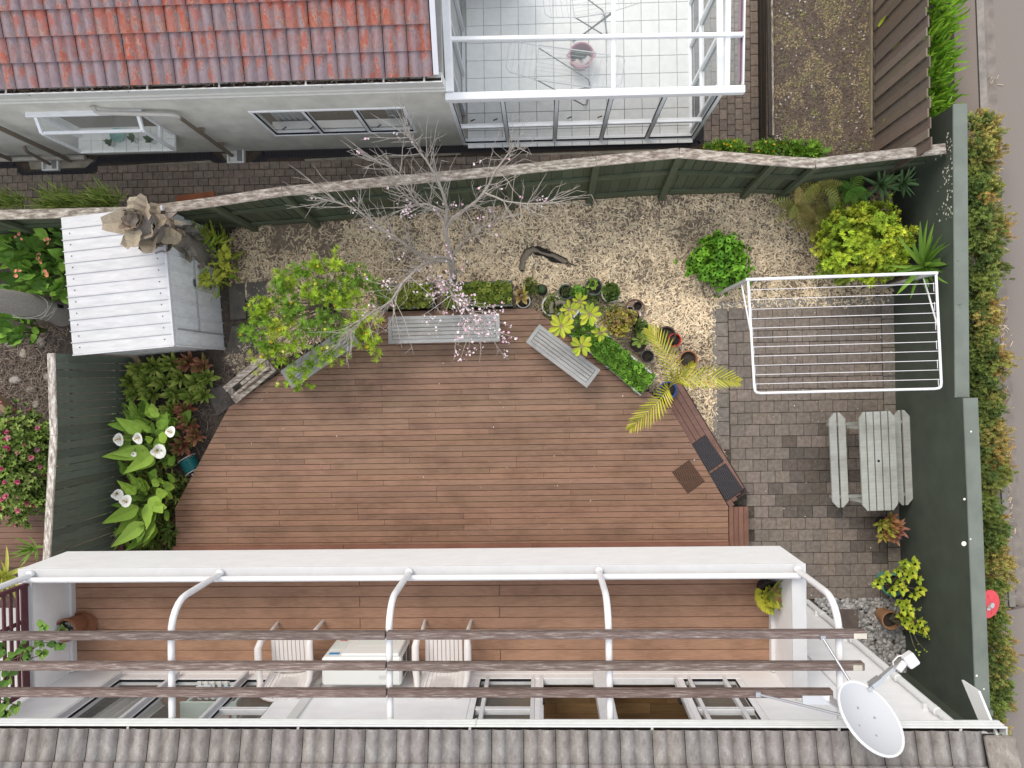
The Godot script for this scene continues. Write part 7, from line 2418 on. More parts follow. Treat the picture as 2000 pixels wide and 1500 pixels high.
	for g in groups:
		var foot := P(g[1][0], g[1][1], 0)
		var t := thing("calla_lily", g[0], "calla lily", foot)
		var sm := mb(Color(0.13, 0.2, 0.05))
		for l in g[2]:
			var h := rf(0.45, 0.75)
			var a := P(l[0][0], l[0][1], h)
			var b := P(l[1][0], l[1][1], h)
			var d := b - a
			var fl := Vector2(d.x, d.z).length()
			sm.tube([foot + Vector3(rf(-0.12, 0.12), 0, rf(-0.12, 0.12)), (foot + a) / 2 + Vector3(0, 0.1, 0), a], [0.012, 0.01, 0.007], 6)
			part("leaf", ca[l[2]], leaf_mat(cg[rng.randi() % 4]), t, aim(a - foot, atan2(d.z, d.x), rf(0.25, 0.5), rf(-0.35, 0.35), clampf(fl / 0.36, 0.8, 1.4)))
			part("leaf", ca[(l[2] + 1) % 3], leaf_mat(cg[rng.randi() % 4]), t, aim(a - foot + Vector3(rf(-0.12, 0.12), rf(-0.25, -0.08), rf(-0.14, 0.14)), atan2(d.z, d.x) + rf(-0.7, 0.7), rf(0.1, 0.5), rf(-0.35, 0.35), rf(0.75, 1.15)))
		for k in 40:
			part("leaf", ca[rng.randi() % 3], leaf_mat(cg[rng.randi() % 4]), t, aim(Vector3(rf(-0.4, 0.55), rf(0.12, 0.42), rf(-0.6, 0.6)), rf(0, TAU), rf(0.0, 0.6), rf(-0.3, 0.3), rf(0.5, 0.9)))
		obj("stalks", sm, M.leaf, t)
		var fls := [[226, 859, 1.0, 1.1], [264, 857, 1.0, 1.0], [328, 843, 0.95, 0.95], [304, 883, 1.0, 1.25], [259, 888, 0.9, 0.45]] if g[1][1] < 900 else [[225, 968, 1.0, 1.0], [240, 978, 1.05, 1.05]]
		for f in fls:
			var p := P(f[0], f[1], f[2])
			var fm := mb(Color(0.8, 0.8, 0.76))
			var s: float = f[3] * 1.12
			var tilt := Basis(Vector3(rf(-1, 1), 0, rf(-1, 1)).normalized(), 0.35)
			var ring0 := []
			for r in 6:
				var rr := []
				var ff := r / 5.0
				for i in 17:
					var an := TAU * i / 16
					var open := 1.0 + 0.62 * maxf(cos(an), -0.5) - 0.12 * cos(3.0 * an)      # one side opens into a point
					var rad := (0.012 + 0.062 * pow(ff, 1.5) * open) * s
					var y := (-0.1 + 0.115 * ff - 0.028 * pow(ff, 4) * open) * s
					rr.append(p + tilt * Vector3(cos(an) * rad, y, sin(an) * rad))
				if r > 0:
					for i in 16: fm._fq(ring0[i], ring0[i + 1], rr[i + 1], rr[i], Vector3.UP)
				ring0 = rr
			var fo := obj("spathe", fm, M.petal, t)
			var sp := mb(Color(0.5, 0.3, 0.04))
			sp.tube([p + tilt * Vector3(0, -0.06 * s, 0), p + tilt * Vector3(0.01, 0.02 * s, 0)], [0.007 * s, 0.009 * s], 6)
			obj("spadix", sp, M.matt, fo)
			var sk := mb(Color(0.16, 0.24, 0.06))
			sk.tube([foot, (foot + p) / 2 + Vector3(0, 0.15, 0), p - Vector3(0, 0.09 * s, 0)], 0.008, 6)
			obj("flower_stalk", sk, M.leaf, fo)
	# dark undergrowth by the deck edge
	bush("undergrowth", "dark low leafy undergrowth between the calla lilies and the deck's left edge", "undergrowth", P(300, 960, 0), P(305, 965, 0.08), Vector3(0.42, 0.14, 0.95), 40, 16, [sprig(7, 0.13, sc(LANCE, 0.14), 0.2, 1.1)], [Color(0.13, 0.19, 0.04), Color(0.19, 0.22, 0.05), Color(0.2, 0.13, 0.06), Color(0.1, 0.15, 0.03)], "", 0.3, [], Color(0.1, 0.08, 0.05), 0)
	var sg := [Color(0.1, 0.18, 0.04), Color(0.16, 0.24, 0.06)]
	strappy("grass_tuft", "tuft of thin dark grass at the deck's left edge under the hose reel", "grass tuft", P(345, 960, 0.0), 70, 0.32, 0.005, sg, 0.3, 1.2, Vector2(0.12, 0.18))
	# pink flowered bush beyond the left fence
	var ps := flower5(0.045, 0.7)
	bush("pink_flower_bush", "dense green bush dotted with pink double flowers beyond the left fence", "flowering bush", P(45, 915, 0), P(38, 910, 0.85), Vector3(0.58, 0.55, 0.78), 110, 16, [sprig(7, 0.085, sc(OVAL, 0.1), 0.0, 0.9, -0.4), sprig(6, 0.075, sc(OVAL, 0.09), 0.2, 1.0, -0.4)], [Color(0.2, 0.29, 0.06), Color(0.26, 0.34, 0.09), Color(0.15, 0.22, 0.05)], "", 0.16, [sprig(9, 0.06, sc(OVAL, 0.11), 0.3, 1.3, -0.3, 2, 0.006), [Color(0.75, 0.18, 0.32), Color(0.8, 0.3, 0.4), Color(0.7, 0.12, 0.28), Color(0.8, 0.45, 0.5)], 110, M.petal], Color(0.2, 0.15, 0.1), 8)
	# sword leaves in the bottom left corner
	var yl := [leaf(sc(STRAP, 0.55), 0.62, -0.35, 0.25), leaf(sc(STRAP, 0.5), 0.55, -0.55, 0.25)]
	clump("sword_leaf_plant", "yellow-green sword-leaved plant in the left corner just above the balcony rail", "yucca", P(14, 1122, 1.3), 40, yl, [Color(0.36, 0.4, 0.06), Color(0.28, 0.34, 0.05), Color(0.42, 0.42, 0.1)], [0.1, 1.3], [0.75, 1.2], "", 0.0, 0.25)
	clump("green_sword_leaf_plant", "green sword-leaved plant beside the left fence top, right of the yellow-green one", "yucca", P(74, 1068, 0.4), 20, yl, [Color(0.16, 0.28, 0.05), Color(0.22, 0.33, 0.08)], [0.2, 1.35], [0.45, 0.75], "", 0.0, 0.2)
	# yellow flowering shrub over the left bench
	var ysp := [sprig(9, 0.1, sc(LANCE, 0.062), 0.0, 0.9, -0.4, 2, 0.035), sprig(10, 0.085, sc(LANCE, 0.058), 0.1, 1.1, -0.4, 2, 0.03)]
	var yc := [Color(0.25, 0.38, 0.03), Color(0.32, 0.44, 0.04), Color(0.17, 0.3, 0.03), Color(0.14, 0.26, 0.03), Color(0.38, 0.46, 0.05)]
	var foot := P(655, 600, 0)
	var sh := thing("yellow_flower_shrub", "loose bright green shrub with small yellow flowers arching over the left bench", "shrub", foot)
	var sm := mb(Color(0.38, 0.32, 0.26))
	var lumps := []
	for e in [[560, 545, 1.25, 38], [590, 530, 1.3, 34], [620, 525, 1.35, 36], [660, 520, 1.3, 28], [685, 545, 1.25, 40], [715, 548, 1.2, 30], [545, 565, 1.3, 34], [525, 590, 1.3, 38], [505, 615, 1.3, 34], [500, 650, 1.25, 34], [520, 675, 1.2, 36], [545, 640, 1.4, 34], [575, 600, 1.5, 42], [610, 575, 1.5, 46], [640, 560, 1.4, 36], [660, 590, 1.5, 44], [690, 580, 1.35, 34], [640, 620, 1.5, 40], [600, 640, 1.5, 34], [570, 670, 1.35, 36], [545, 695, 1.2, 26], [625, 690, 1.4, 26], [650, 700, 1.35, 20], [670, 650, 1.4, 26], [700, 630, 1.3, 32], [725, 620, 1.25, 24], [715, 660, 1.2, 32], [728, 675, 1.15, 20], [575, 735, 1.2, 24], [590, 742, 1.15, 18], [600, 715, 1.25, 14], [512, 700, 1.1, 16], [735, 575, 1.1, 14], [645, 660, 1.45, 20], [480, 640, 1.15, 16], [560, 610, 1.4, 26], [530, 625, 1.35, 26]]:
		lumps.append(e)
	var xs := [[], []]; var cs := [[], []]; var fx := []; var fc := []
	for e in lumps:
		var c := P(e[0], e[1], e[2])
		var kn := foot.lerp(c, 0.5) + Vector3(0, 0.28, 0)
		sm.tube([foot + Vector3(rf(-0.04, 0.04), 0, rf(-0.04, 0.04)), foot.lerp(kn, 0.6) + Vector3(rf(-0.05, 0.05), 0.1, rf(-0.05, 0.05)), kn, c], [0.022, 0.016, 0.011, 0.005], 6)
		var base: Color = yc[rng.randi() % 5]
		for k in int(e[3] * 0.72):
			var off := Vector3(rng.randfn(0, 0.078), rng.randfn(0, 0.09), rng.randfn(0, 0.078))
			var w := rng.randi() % 2
			xs[w].append(up_to(c + off, Vector3(off.x * 4, 0.9, off.z * 4) + Vector3(rf(-0.5, 0.5), 0, rf(-0.5, 0.5)), rf(0.7, 1.15)))
			var kk := rf(0.75, 1.25)
			cs[w].append(Color(base.r * kk, base.g * kk, base.b * kk))
			if rf(0, 1) < 0.07:
				fx.append(up_to(c + off + Vector3.UP * 0.06, Vector3(rf(-0.5, 0.5), 1, rf(-0.5, 0.5)), rf(0.7, 1.3)))
				fc.append([Color(0.8, 0.6, 0.04), Color(0.75, 0.66, 0.1), Color(0.8, 0.72, 0.25)][rng.randi() % 3])
	obj("stems", sm, M.bark, sh)
	for w in 2: many("foliage", ysp[w], M.leaf, xs[w], cs[w], sh)
	many("flowers", sprig(6, 0.03, sc(OVAL, 0.05), 0.2, 1.0, -0.2, 2, 0.008), M.petal, fx, fc, sh)

# ---------- pots and palm at the right of the deck
func pots_and_palm() -> void:
	var cl := [sprig(5, 0.05, sc(OVAL, 0.1), 0.1, 0.7, -0.2)]
	var tq := trough("black planter trough behind the left half of the longest bench", [[737, 556], [846, 552], [846, 601], [737, 604]], 0.42, Color(0.03, 0.03, 0.03), Color(0.1, 0.1, 0.1))
	trough_plants("low olive green leaves in the trough behind the bench's left half", tq, 0.42, 620, cl, [Color(0.16, 0.19, 0.035), Color(0.2, 0.23, 0.04), Color(0.12, 0.15, 0.03)], 0.12)
	tq = trough("black planter trough behind the right half of the longest bench", [[868, 552], [1000, 548], [1000, 598], [868, 601]], 0.42, Color(0.03, 0.03, 0.03), Color(0.1, 0.1, 0.1))
	trough_plants("low yellow-green leaves in the trough behind the bench's right half", tq, 0.42, 760, cl, [Color(0.16, 0.21, 0.035), Color(0.21, 0.25, 0.045), Color(0.12, 0.17, 0.03)], 0.13)
	tq = trough("grey rimmed planter trough along the right slanting deck edge", [[1132, 608], [1284, 738], [1248, 769], [1096, 642]], 0.42, Color(0.05, 0.05, 0.055), Color(0.5, 0.51, 0.52))
	trough_plants("bright green clover-like leaves filling the slanting trough by the bench", tq, 0.42, 1250, cl, [Color(0.12, 0.26, 0.03), Color(0.17, 0.34, 0.04), Color(0.09, 0.19, 0.025)], 0.14)
	# schefflera heads on branching stems
	var um := thing("umbrella_plant", "umbrella plant with six whorls of glossy yellow-green leaves between bench and trough", "umbrella plant", P(1130, 650, 0.2))
	var foot := P(1130, 650, 0.2)
	var um_l := [leaf(sc(OBOV, 0.2), 0.21, -0.35, 0.15, 0.0, 0.8), leaf(sc(OBOV, 0.19), 0.2, -0.6, 0.2, 0.0, 0.8)]
	var sm := mb(Color(0.3, 0.27, 0.17))
	var k2 := 0
	for e in [[1096, 637, 1.15, 10, 1.12], [1152, 614, 1.2, 9, 1.0], [1112, 604, 1.0, 8, 0.75], [1132, 589, 0.95, 8, 0.75], [1172, 651, 1.0, 8, 0.72], [1135, 676, 1.0, 9, 0.95]]:
		var p := P(e[0], e[1], e[2])
		sm.tube([foot, foot.lerp(p, 0.45) + Vector3(0, 0.14, 0), p - Vector3(0, 0.02, 0)], [0.016, 0.012, 0.007], 7)
		for i in e[3]:
			part("leaf", um_l[i % 2], leaf_mat([Color(0.3, 0.34, 0.03), Color(0.36, 0.38, 0.04), Color(0.24, 0.3, 0.03)][rng.randi() % 3]), um, aim(p - foot, TAU * i / e[3] + rf(-0.15, 0.15) + e[0], rf(0.05, 0.4), rf(-0.2, 0.2), e[4] * rf(0.9, 1.1)))
		var hm := mb(Color(0.3, 0.22, 0.14))
		for i in 6: hm.blade(p, Vector3(cos(TAU * i / 6), 0.8, sin(TAU * i / 6)), Vector3.UP, 0.06, [0.006, 0.009, 0.0], -0.3)
		obj("bud", hm, M.leaf, um)
	obj("stems", sm, M.bark, um)
	# pots
	var tc := Color(0.33, 0.16, 0.09)
	var dk := Color(0.035, 0.03, 0.03)
	var wh := Color(0.62, 0.6, 0.55)
	var gp := Color(0.12, 0.16, 0.13)
	var pots := [
		["white wire-handled pot holding a tan bromeliad at the top right deck corner", 1022, 588, 14, 0.24, wh], ["small dark pot with a round cactus right of the tan bromeliad", 1058, 566, 11, 0.16, dk],
		["cream rimmed bowl with moss and driftwood at the deck corner", 1079, 597, 21, 0.2, wh], ["grey pot with grassy leaves behind the cream rimmed bowl", 1105, 570, 15, 0.2, gp],
		["pot with a bushy bright green plant between the grassy pot and the biggest green pot", 1131, 575, 13, 0.2, gp], ["biggest dark green pot with a leafy seedling, furthest back of the group", 1160, 560, 17, 0.26, gp],
		["clear grey plastic pot in front of the biggest green pot", 1158, 586, 14, 0.2, Color(0.3, 0.31, 0.3)], ["white pot with a small round bush, right of the biggest green pot", 1193, 573, 18, 0.26, wh],
		["brown pot with a yellow-leaved airy bush near the trough", 1212, 636, 19, 0.26, Color(0.16, 0.11, 0.08)], ["dark pot with small greens below the round tray", 1250, 642, 15, 0.22, dk],
		["wide dark pot beside a red one above the palm", 1302, 655, 18, 0.24, Color(0.07, 0.045, 0.04)], ["red pot peeping out behind the palm frond", 1318, 664, 13, 0.2, Color(0.5, 0.05, 0.05)],
		["dark pot under the pale paddle-leaved plant", 1247, 672, 15, 0.22, dk], ["grey pot of bare soil between trough and palm", 1265, 696, 13, 0.2, Color(0.13, 0.12, 0.11)],
		["terracotta pot partly behind the palm frond", 1345, 702, 18, 0.28, tc], ["blue glazed pot of the yellow palm", 1305, 762, 17, 0.34, Color(0.04, 0.1, 0.32)]]
	for q in pots:
		var hh: float = q[4]
		var at := P(q[1], q[2], hh)
		pot_at("plant_pot", q[0], Vector3(at.x, 0.0, at.z), q[3] * 0.00865, hh, q[5], "", "")
	# what grows in them
	var th := [leaf(sc(LANCE, 0.34), 0.22, -0.6, 0.3), leaf(sc(LANCE, 0.3), 0.2, -0.9, 0.3)]
	clump("tan_bromeliad", "tan and pale pink bromeliad rosette at the top right deck corner", "bromeliad", P(1018, 578, 0.3), 26, th, [Color(0.42, 0.33, 0.13), Color(0.5, 0.38, 0.26), Color(0.36, 0.32, 0.1), Color(0.3, 0.2, 0.1)], [0.2, 1.3], [0.75, 1.1], "", 0.0, 0.1)
	var ball := thing("round_cactus", "round dark green cactus in a small pot", "cactus", P(1058, 565, 0.18))
	var m := mb(Color(0.05, 0.08, 0.035))
	m.ball(ell(P(1058, 565, 0.19), Vector3(0.075, 0.07, 0.075)), 16, 9)
	obj("body", m, M.leaf_dull, ball)
	m = mb(Color(0.3, 0.27, 0.2))
	m.tube(line([[1085, 593], [1096, 590], [1104, 592]], 0.26), [0.05, 0.04, 0.03], 8)
	m.tube(line([[1078, 612], [1076, 600], [1080, 590]], 0.24), [0.045, 0.04, 0.03], 8)
	tag(obj("driftwood", m, M.bark), "two pieces of grey driftwood lying on the mossy bowl", "driftwood")
	var fine := [sprig(6, 0.05, sc(OVAL, 0.07), 0.1, 0.9)]
	var hair := [Color(0.12, 0.2, 0.04), Color(0.18, 0.26, 0.06)]
	bush("moss_mound", "mossy green mound in the cream rimmed bowl", "moss", P(1079, 597, 0.16), P(1079, 597, 0.17), Vector3(0.14, 0.04, 0.14), 26, 10, fine, [Color(0.16, 0.2, 0.05), Color(0.2, 0.24, 0.07)], "", 0.25, [], tc, 0, 0.1, 0.6)
	strappy("pot_grass", "grassy leaves in the grey pot behind the cream rimmed bowl", "grass", P(1105, 570, 0.16), 60, 0.2, 0.004, [Color(0.1, 0.15, 0.05), Color(0.14, 0.19, 0.06)], 0.5, 1.4, Vector2(0.08, 0.08))
	bush("pot_bush", "bushy bright green plant between the grassy pot and the biggest green pot", "pot plant", P(1131, 573, 0.2), P(1131, 573, 0.28), Vector3(0.085, 0.07, 0.085), 18, 8, fine, [Color(0.13, 0.28, 0.04), Color(0.1, 0.2, 0.03)], "", 0.25, [], tc, 3)
	clump("seedling", "leafy seedling in the biggest dark green pot", "pot plant", P(1156, 556, 0.2), 14, [leaf(sc(OVAL, 0.16), 0.12, -0.5, 0.2)], [Color(0.2, 0.3, 0.05), Color(0.15, 0.24, 0.04)], [0.2, 1.1], [0.6, 1.0], "", 0.05, 0.12, true)
	bush("pot_greens", "thin greens in the clear grey plastic pot", "pot plant", P(1158, 586, 0.16), P(1158, 586, 0.2), Vector3(0.07, 0.03, 0.07), 12, 6, fine, [Color(0.14, 0.18, 0.06)], "", 0.25, [], tc, 0)
	bush("pot_round_bush", "small round dark-leaved bush in the white pot", "pot plant", P(1193, 571, 0.22), P(1193, 570, 0.32), Vector3(0.095, 0.08, 0.095), 24, 9, [sprig(6, 0.055, sc(OVAL, 0.09), 0.1, 0.9)], [Color(0.1, 0.16, 0.04), Color(0.16, 0.22, 0.05)], "", 0.22, [], tc, 3)
	bush("yellow_leaf_bush", "airy bush of tiny yellow and bronze leaves in the brown pot near the trough", "pot plant", P(1212, 634, 0.24), P(1212, 626, 0.42), Vector3(0.2, 0.16, 0.2), 50, 9, [sprig(5, 0.038, sc(OVAL, 0.07), 0.1, 0.9)], [Color(0.38, 0.33, 0.06), Color(0.3, 0.3, 0.06), Color(0.3, 0.2, 0.08), Color(0.2, 0.2, 0.06)], "", 0.22, [], tc, 8)
	bush("pot_dark_greens", "small greens in the dark pot below the round tray", "pot plant", P(1250, 640, 0.18), P(1250, 640, 0.24), Vector3(0.09, 0.05, 0.09), 16, 6, fine, [Color(0.12, 0.18, 0.05)], "", 0.25, [], tc, 0)
	clump("paddle_leaf_plant", "pale green paddle-leaved plant left of the palm", "umbrella plant", P(1248, 664, 0.35), 17, [leaf(sc(OBOV, 0.17), 0.19, -0.5, 0.15, 0.0, 0.85)], [Color(0.2, 0.28, 0.06), Color(0.26, 0.32, 0.08), Color(0.16, 0.23, 0.05)], [0.1, 1.2], [0.75, 1.1], "", 0.02, 0.15)
	strappy("wispy_grass", "wispy green grass between the umbrella plant and the yellow-leaved bush", "grass", P(1190, 612, 0.3), 80, 0.34, 0.005, [Color(0.18, 0.22, 0.06), Color(0.14, 0.2, 0.05)], 0.3, 1.3, Vector2(0.12, 0.12))
	bush("deck_corner_greens", "small dark greens behind the tan bromeliad", "pot plant", P(1038, 560, 0.1), P(1038, 560, 0.2), Vector3(0.1, 0.08, 0.09), 16, 7, [sprig(6, 0.06, sc(LANCE, 0.08), 0.2, 1.0)], [Color(0.1, 0.15, 0.04), Color(0.16, 0.18, 0.05)], "", 0.25, [], tc, 0)
	# round tray with three small pots
	var at := P(1240, 604, 0.06)
	var tr := thing("round_tray", "round brown plastic tray on the chips, holding three small black pots", "tray", Vector3(at.x, 0, at.z))
	m = mb(Color(0.3, 0.2, 0.15))
	m.lathe(Transform3D(Basis(), Vector3(at.x, 0, at.z)), [Vector2(0.16, 0.005), Vector2(0.18, 0.06), Vector2(0.17, 0.06), Vector2(0.15, 0.02), Vector2(0, 0.02)], 26)
	obj("dish", m, M.plastic, tr)
	for q in [["small black pot at the upper right of the round tray", 1246, 597, 8], ["small white-rimmed pot at the left of the round tray", 1231, 605, 7], ["small black pot at the bottom of the round tray", 1241, 619, 8]]:
		var p := P(q[1], q[2], 0.12)
		pot_at("nursery_pot", q[0], Vector3(p.x, 0.02, p.z), q[3] * 0.0087, 0.1, dk if q[3] == 8 else Color(0.3, 0.28, 0.27), "", "small pots on the round tray")
	m = mb(Color(0.7, 0.7, 0.68))
	m.box(Transform3D(Basis(Vector3.UP, 0.2), P(1250, 612, 0.05) + Vector3.UP * 0.0), Vector3(0.03, 0.006, 0.09))
	tag(obj("plant_tag", m, M.plastic), "white plastic plant tag lying on the round tray", "plant tag")
	palm()

func palm() -> void:
	var foot := P(1308, 758, 0.3)
	var t := thing("potted_palm", "yellow-green palm with three long feathery fronds in the blue pot at the deck edge", "palm", foot)
	var cols := [Color(0.42, 0.4, 0.04), Color(0.35, 0.36, 0.04), Color(0.46, 0.4, 0.07)]
	var fr_ := [
		[[1308, 756, 0.35], [1312, 735, 0.75], [1304, 700, 0.95], [1285, 665, 0.95], [1268, 645, 0.85]],
		[[1308, 756, 0.35], [1322, 742, 0.75], [1360, 738, 0.95], [1405, 738, 0.9], [1440, 745, 0.75]],
		[[1306, 758, 0.35], [1303, 762, 0.7], [1285, 785, 0.9], [1258, 812, 0.85], [1232, 836, 0.7]],
		[[1308, 756, 0.35], [1330, 735, 0.7], [1352, 712, 0.8]]]
	for k in fr_.size():
		var raw: Array = fr_[k].map(func(e): return P(e[0], e[1], e[2]))
		var pts := []
		for i in raw.size() - 1:
			for s in 6: pts.append(raw[i].cubic_interpolate(raw[i + 1], raw[maxi(i - 1, 0)], raw[mini(i + 2, raw.size() - 1)], s / 6.0))
		pts.append(raw[-1])
		var m := mb(Color(0.38, 0.36, 0.08))
		var rd := []
		for i in pts.size(): rd.append(lerpf(0.011, 0.003, float(i) / pts.size()))
		m.tube(pts, rd, 6)
		var fo := obj("frond", m, M.leaf, t)
		var lf := mb()
		var n := pts.size()
		for i in range(4, n):
			var f := float(i) / n
			var dir: Vector3 = (pts[mini(i + 1, n - 1)] - pts[i - 1]).normalized()
			for h in 1:
				var p: Vector3 = pts[i] - dir * 0.018 * h
				for sd in [-1, 1]:
					var side: Vector3 = dir.cross(Vector3.UP).normalized() * sd
					lf.col = vary(cols[rng.randi() % 3], 0.3)
					var ln := (0.32 * sin(PI * clampf(f * 0.8 + 0.2, 0, 1)) + 0.07) * rf(0.9, 1.08) * (0.65 if k == 3 else 0.95)
					lf.blade(p, side * lerpf(0.95, 0.45, f) + dir * lerpf(0.5, 1.0, f) + Vector3(0, 0.22, 0), Vector3.UP, ln, [0.006, 0.011, 0.011, 0.008, 0.0], -0.75 + rf(-0.2, 0.2), 0.35)
		obj("leaflets", lf, M.leaf, fo)

# ---------- right-hand side
func right_side() -> void:
	# round green bush in the chips
	bush("round_green_bush", "round bright green bush with rounded leaves standing alone in the wood chips", "bush", P(1405, 512, 0), P(1404, 510, 0.3), Vector3(0.36, 0.27, 0.36), 75, 11, [sprig(5, 0.062, sc(OVAL, 0.13), -0.1, 0.9, -0.4), sprig(4, 0.07, sc(OVAL, 0.14), 0.0, 1.0, -0.3)], [Color(0.12, 0.28, 0.025), Color(0.16, 0.34, 0.03), Color(0.08, 0.2, 0.02)], "", 0.2, [], Color(0.2, 0.16, 0.1), 8, 0.42)
	# yellow-green shrub by the wall
	var ys := [sprig(6, 0.075, sc(LANCE, 0.1), 0.0, 1.0, -0.3, 2, 0.02), sprig(5, 0.065, sc(LANCE, 0.1), 0.1, 1.1, -0.2, 2, 0.02)]
	bush("golden_shrub", "dense golden-green rounded shrub in the corner above the clothesline", "shrub", P(1680, 490, 0), P(1694, 478, 0.72), Vector3(0.58, 0.42, 0.5), 150, 13, ys, [Color(0.36, 0.45, 0.035), Color(0.29, 0.4, 0.035), Color(0.44, 0.49, 0.05), Color(0.22, 0.33, 0.03)], "", 0.11, [], Color(0.25, 0.2, 0.12), 8, 0.35)
	bush("golden_shrub_skirt", "lower greener shrub under the golden one, by the clothesline bar", "shrub", P(1645, 515, 0), P(1650, 512, 0.4), Vector3(0.34, 0.28, 0.28), 50, 12, ys, [Color(0.22, 0.32, 0.03), Color(0.3, 0.37, 0.035), Color(0.16, 0.24, 0.03)], "", 0.17, [], Color(0.25, 0.2, 0.12), 4, 0.12)
	# yucca
	var yl := [leaf(sc(STRAP, 0.42), 0.58, -0.3, 0.3, 0.0, 0.9), leaf(sc(STRAP, 0.38), 0.52, -0.5, 0.3, 0.0, 0.9)]
	var yu := clump("yucca", "sword-leaved green yucca against the green wall behind the clothesline", "yucca", P(1800, 521, 1.1), 44, yl, [Color(0.13, 0.24, 0.035), Color(0.17, 0.29, 0.045), Color(0.1, 0.19, 0.03)], [-0.05, 1.15], [1.0, 1.42], "", 0.0, 0.12)
	var m := mb(Color(0.25, 0.2, 0.14))
	m.tube([P(1735, 558, 0.0), P(1770, 540, 0.5), P(1800, 521, 1.12)], [0.06, 0.05, 0.05], 10)
	obj("trunk", m, M.bark, yu)
	# ferns, grey-leaved plants and aloe in the top right corner
	var fc := [Color(0.24, 0.23, 0.06), Color(0.28, 0.24, 0.08), Color(0.2, 0.2, 0.05)]
	var fg := [Color(0.1, 0.2, 0.03), Color(0.14, 0.25, 0.04)]
	var ferns := [["olive-brown fern nearest the back fence, left of the corner plants", 1600, 362, 0.55, fc, 15, 1.0], ["olive-brown fern at the left end of the corner planting", 1556, 400, 0.45, fc, 16, 1.0], ["olive fern in front of the corner planting, over the wood chips", 1590, 430, 0.4, fc, 18, 1.0], ["olive fern close to the golden shrub", 1628, 415, 0.45, fc, 14, 0.9], ["bright green fern in the corner between olive ferns and aloe", 1662, 372, 0.55, fg, 16, 0.8], ["bright green fern behind the teal pot", 1672, 402, 0.5, fg, 14, 0.7], ["brown-tipped fern low over the chips beside the golden shrub", 1610, 462, 0.25, fc, 14, 0.85]]
	for q in ferns: fern(q[0], P(q[1], q[2], q[3]), int(q[5] * 0.75), q[4], q[6])
	var al := [leaf(sc([0.07, 0.075, 0.065, 0.05, 0.03, 0.0], 0.4), 0.4, -0.6, 0.5), leaf(sc([0.07, 0.075, 0.065, 0.05, 0.03, 0.0], 0.36), 0.35, 0.3, 0.5)]
	var ac := [Color(0.12, 0.2, 0.09), Color(0.15, 0.24, 0.1), Color(0.1, 0.17, 0.07)]
	clump("aloe", "grey-green aloe nearest the wall corner", "aloe", P(1757, 362, 0.5), 22, al, ac, [0.1, 1.2], [0.7, 1.1], "aloes in the corner by the wall", 0.0, 0.15)
	clump("aloe", "grey-green aloe left of the other one in the corner", "aloe", P(1716, 365, 0.5), 24, al, ac, [0.1, 1.2], [0.8, 1.15], "aloes in the corner by the wall", 0.0, 0.15)
	pot_at("teal_pot", "teal rimmed pot half hidden by grey leaves in the top right corner", P(1652, 412, 0.0), 0.16, 0.3, Color(0.12, 0.25, 0.22), "", "")
	clump("grey_leaf_plant", "grey-green soft-leaved plant spilling over the teal pot", "pot plant", P(1664, 408, 0.38), 22, [leaf(sc(OVAL, 0.12), 0.15, -0.6, 0.2)], [Color(0.2, 0.25, 0.13), Color(0.24, 0.28, 0.16)], [0.1, 1.2], [0.7, 1.0], "", 0.08, 0.1)
	# outside: strappy leaves behind the brown fence
	var sg := [Color(0.2, 0.38, 0.035), Color(0.27, 0.45, 0.05), Color(0.15, 0.29, 0.03)]
	for k in 9:
		strappy("strap_leaf_clump", "%s clump of bright green strap leaves between brown fence and footpath" % ["outermost, beyond the picture top,", "uppermost visible", "second visible", "third visible", "fourth visible", "fifth visible", "third lowest", "second lowest", "lowest"][k], "strap-leaved plant", P(1826 + rf(-5, 5), -30 + 36 * k, 0.3), 48, 0.44, 0.024, sg, 0.15, 1.2, Vector2(0.16, 0.14), "strap leaves along the footpath", -1.2, Vector3(0.25, 0, 0))
	# hedge outside the wall
	var hs := [sprig(8, 0.06, sc(LANCE, 0.045), 0.2, 1.1, -0.3, 3, 0.03), sprig(9, 0.05, sc(LANCE, 0.04), 0.3, 1.2, -0.2, 3, 0.025)]
	var ho := [Color(0.3, 0.2, 0.05), Color(0.36, 0.26, 0.06), Color(0.28, 0.26, 0.05)]
	var hg := [Color(0.09, 0.15, 0.03), Color(0.14, 0.2, 0.035), Color(0.2, 0.24, 0.04)]
	var tones := [0, 1, 2, 1, 0, 2, 1, 0, 2, 1, 0, 1, 2, 1, 0]
	var names := ["at the top end of the green wall", "second from the top end of the green wall", "beside the yucca's height", "just below the yucca's height", "beside the top of the clothesline", "beside the middle of the clothesline", "beside the bottom of the clothesline", "at the step of the coping", "beside the upper end of the picnic table", "beside the lower end of the picnic table", "beside the reddish potted bromeliad", "just above the red disc", "below the red disc", "beside the lower coping step", "at the bottom right by the roof corner"]
	for k in 15:
		var y := 285 + 82.0 * k
		var x: float = 1907 + 14.0 * k / 14.0 + [0, -2, 4, 2, -4, 3, 0, -3, 8, 10, 6, 0, 0, 4, 6][k]
		var cc := []
		var hn := FastNoiseLite.new()
		hn.seed = 40 + k
		hn.frequency = 0.8
		var tn: int = tones[k]
		var choose := func(d: Vector3) -> Color:
			var f: float = d.x * 0.5 + hn.get_noise_3dv(d * 2.0) * 1.1 + [0.22, -0.28, 0.0][tn]
			if f > 0.35: return [Color(0.37, 0.25, 0.08), Color(0.38, 0.31, 0.1)][rng.randi() % 2]
			if f > 0.0: return [Color(0.33, 0.32, 0.09), Color(0.27, 0.28, 0.075), Color(0.23, 0.26, 0.065)][rng.randi() % 3]
			return [Color(0.12, 0.175, 0.05), Color(0.165, 0.22, 0.055), Color(0.2, 0.25, 0.06)][rng.randi() % 3]
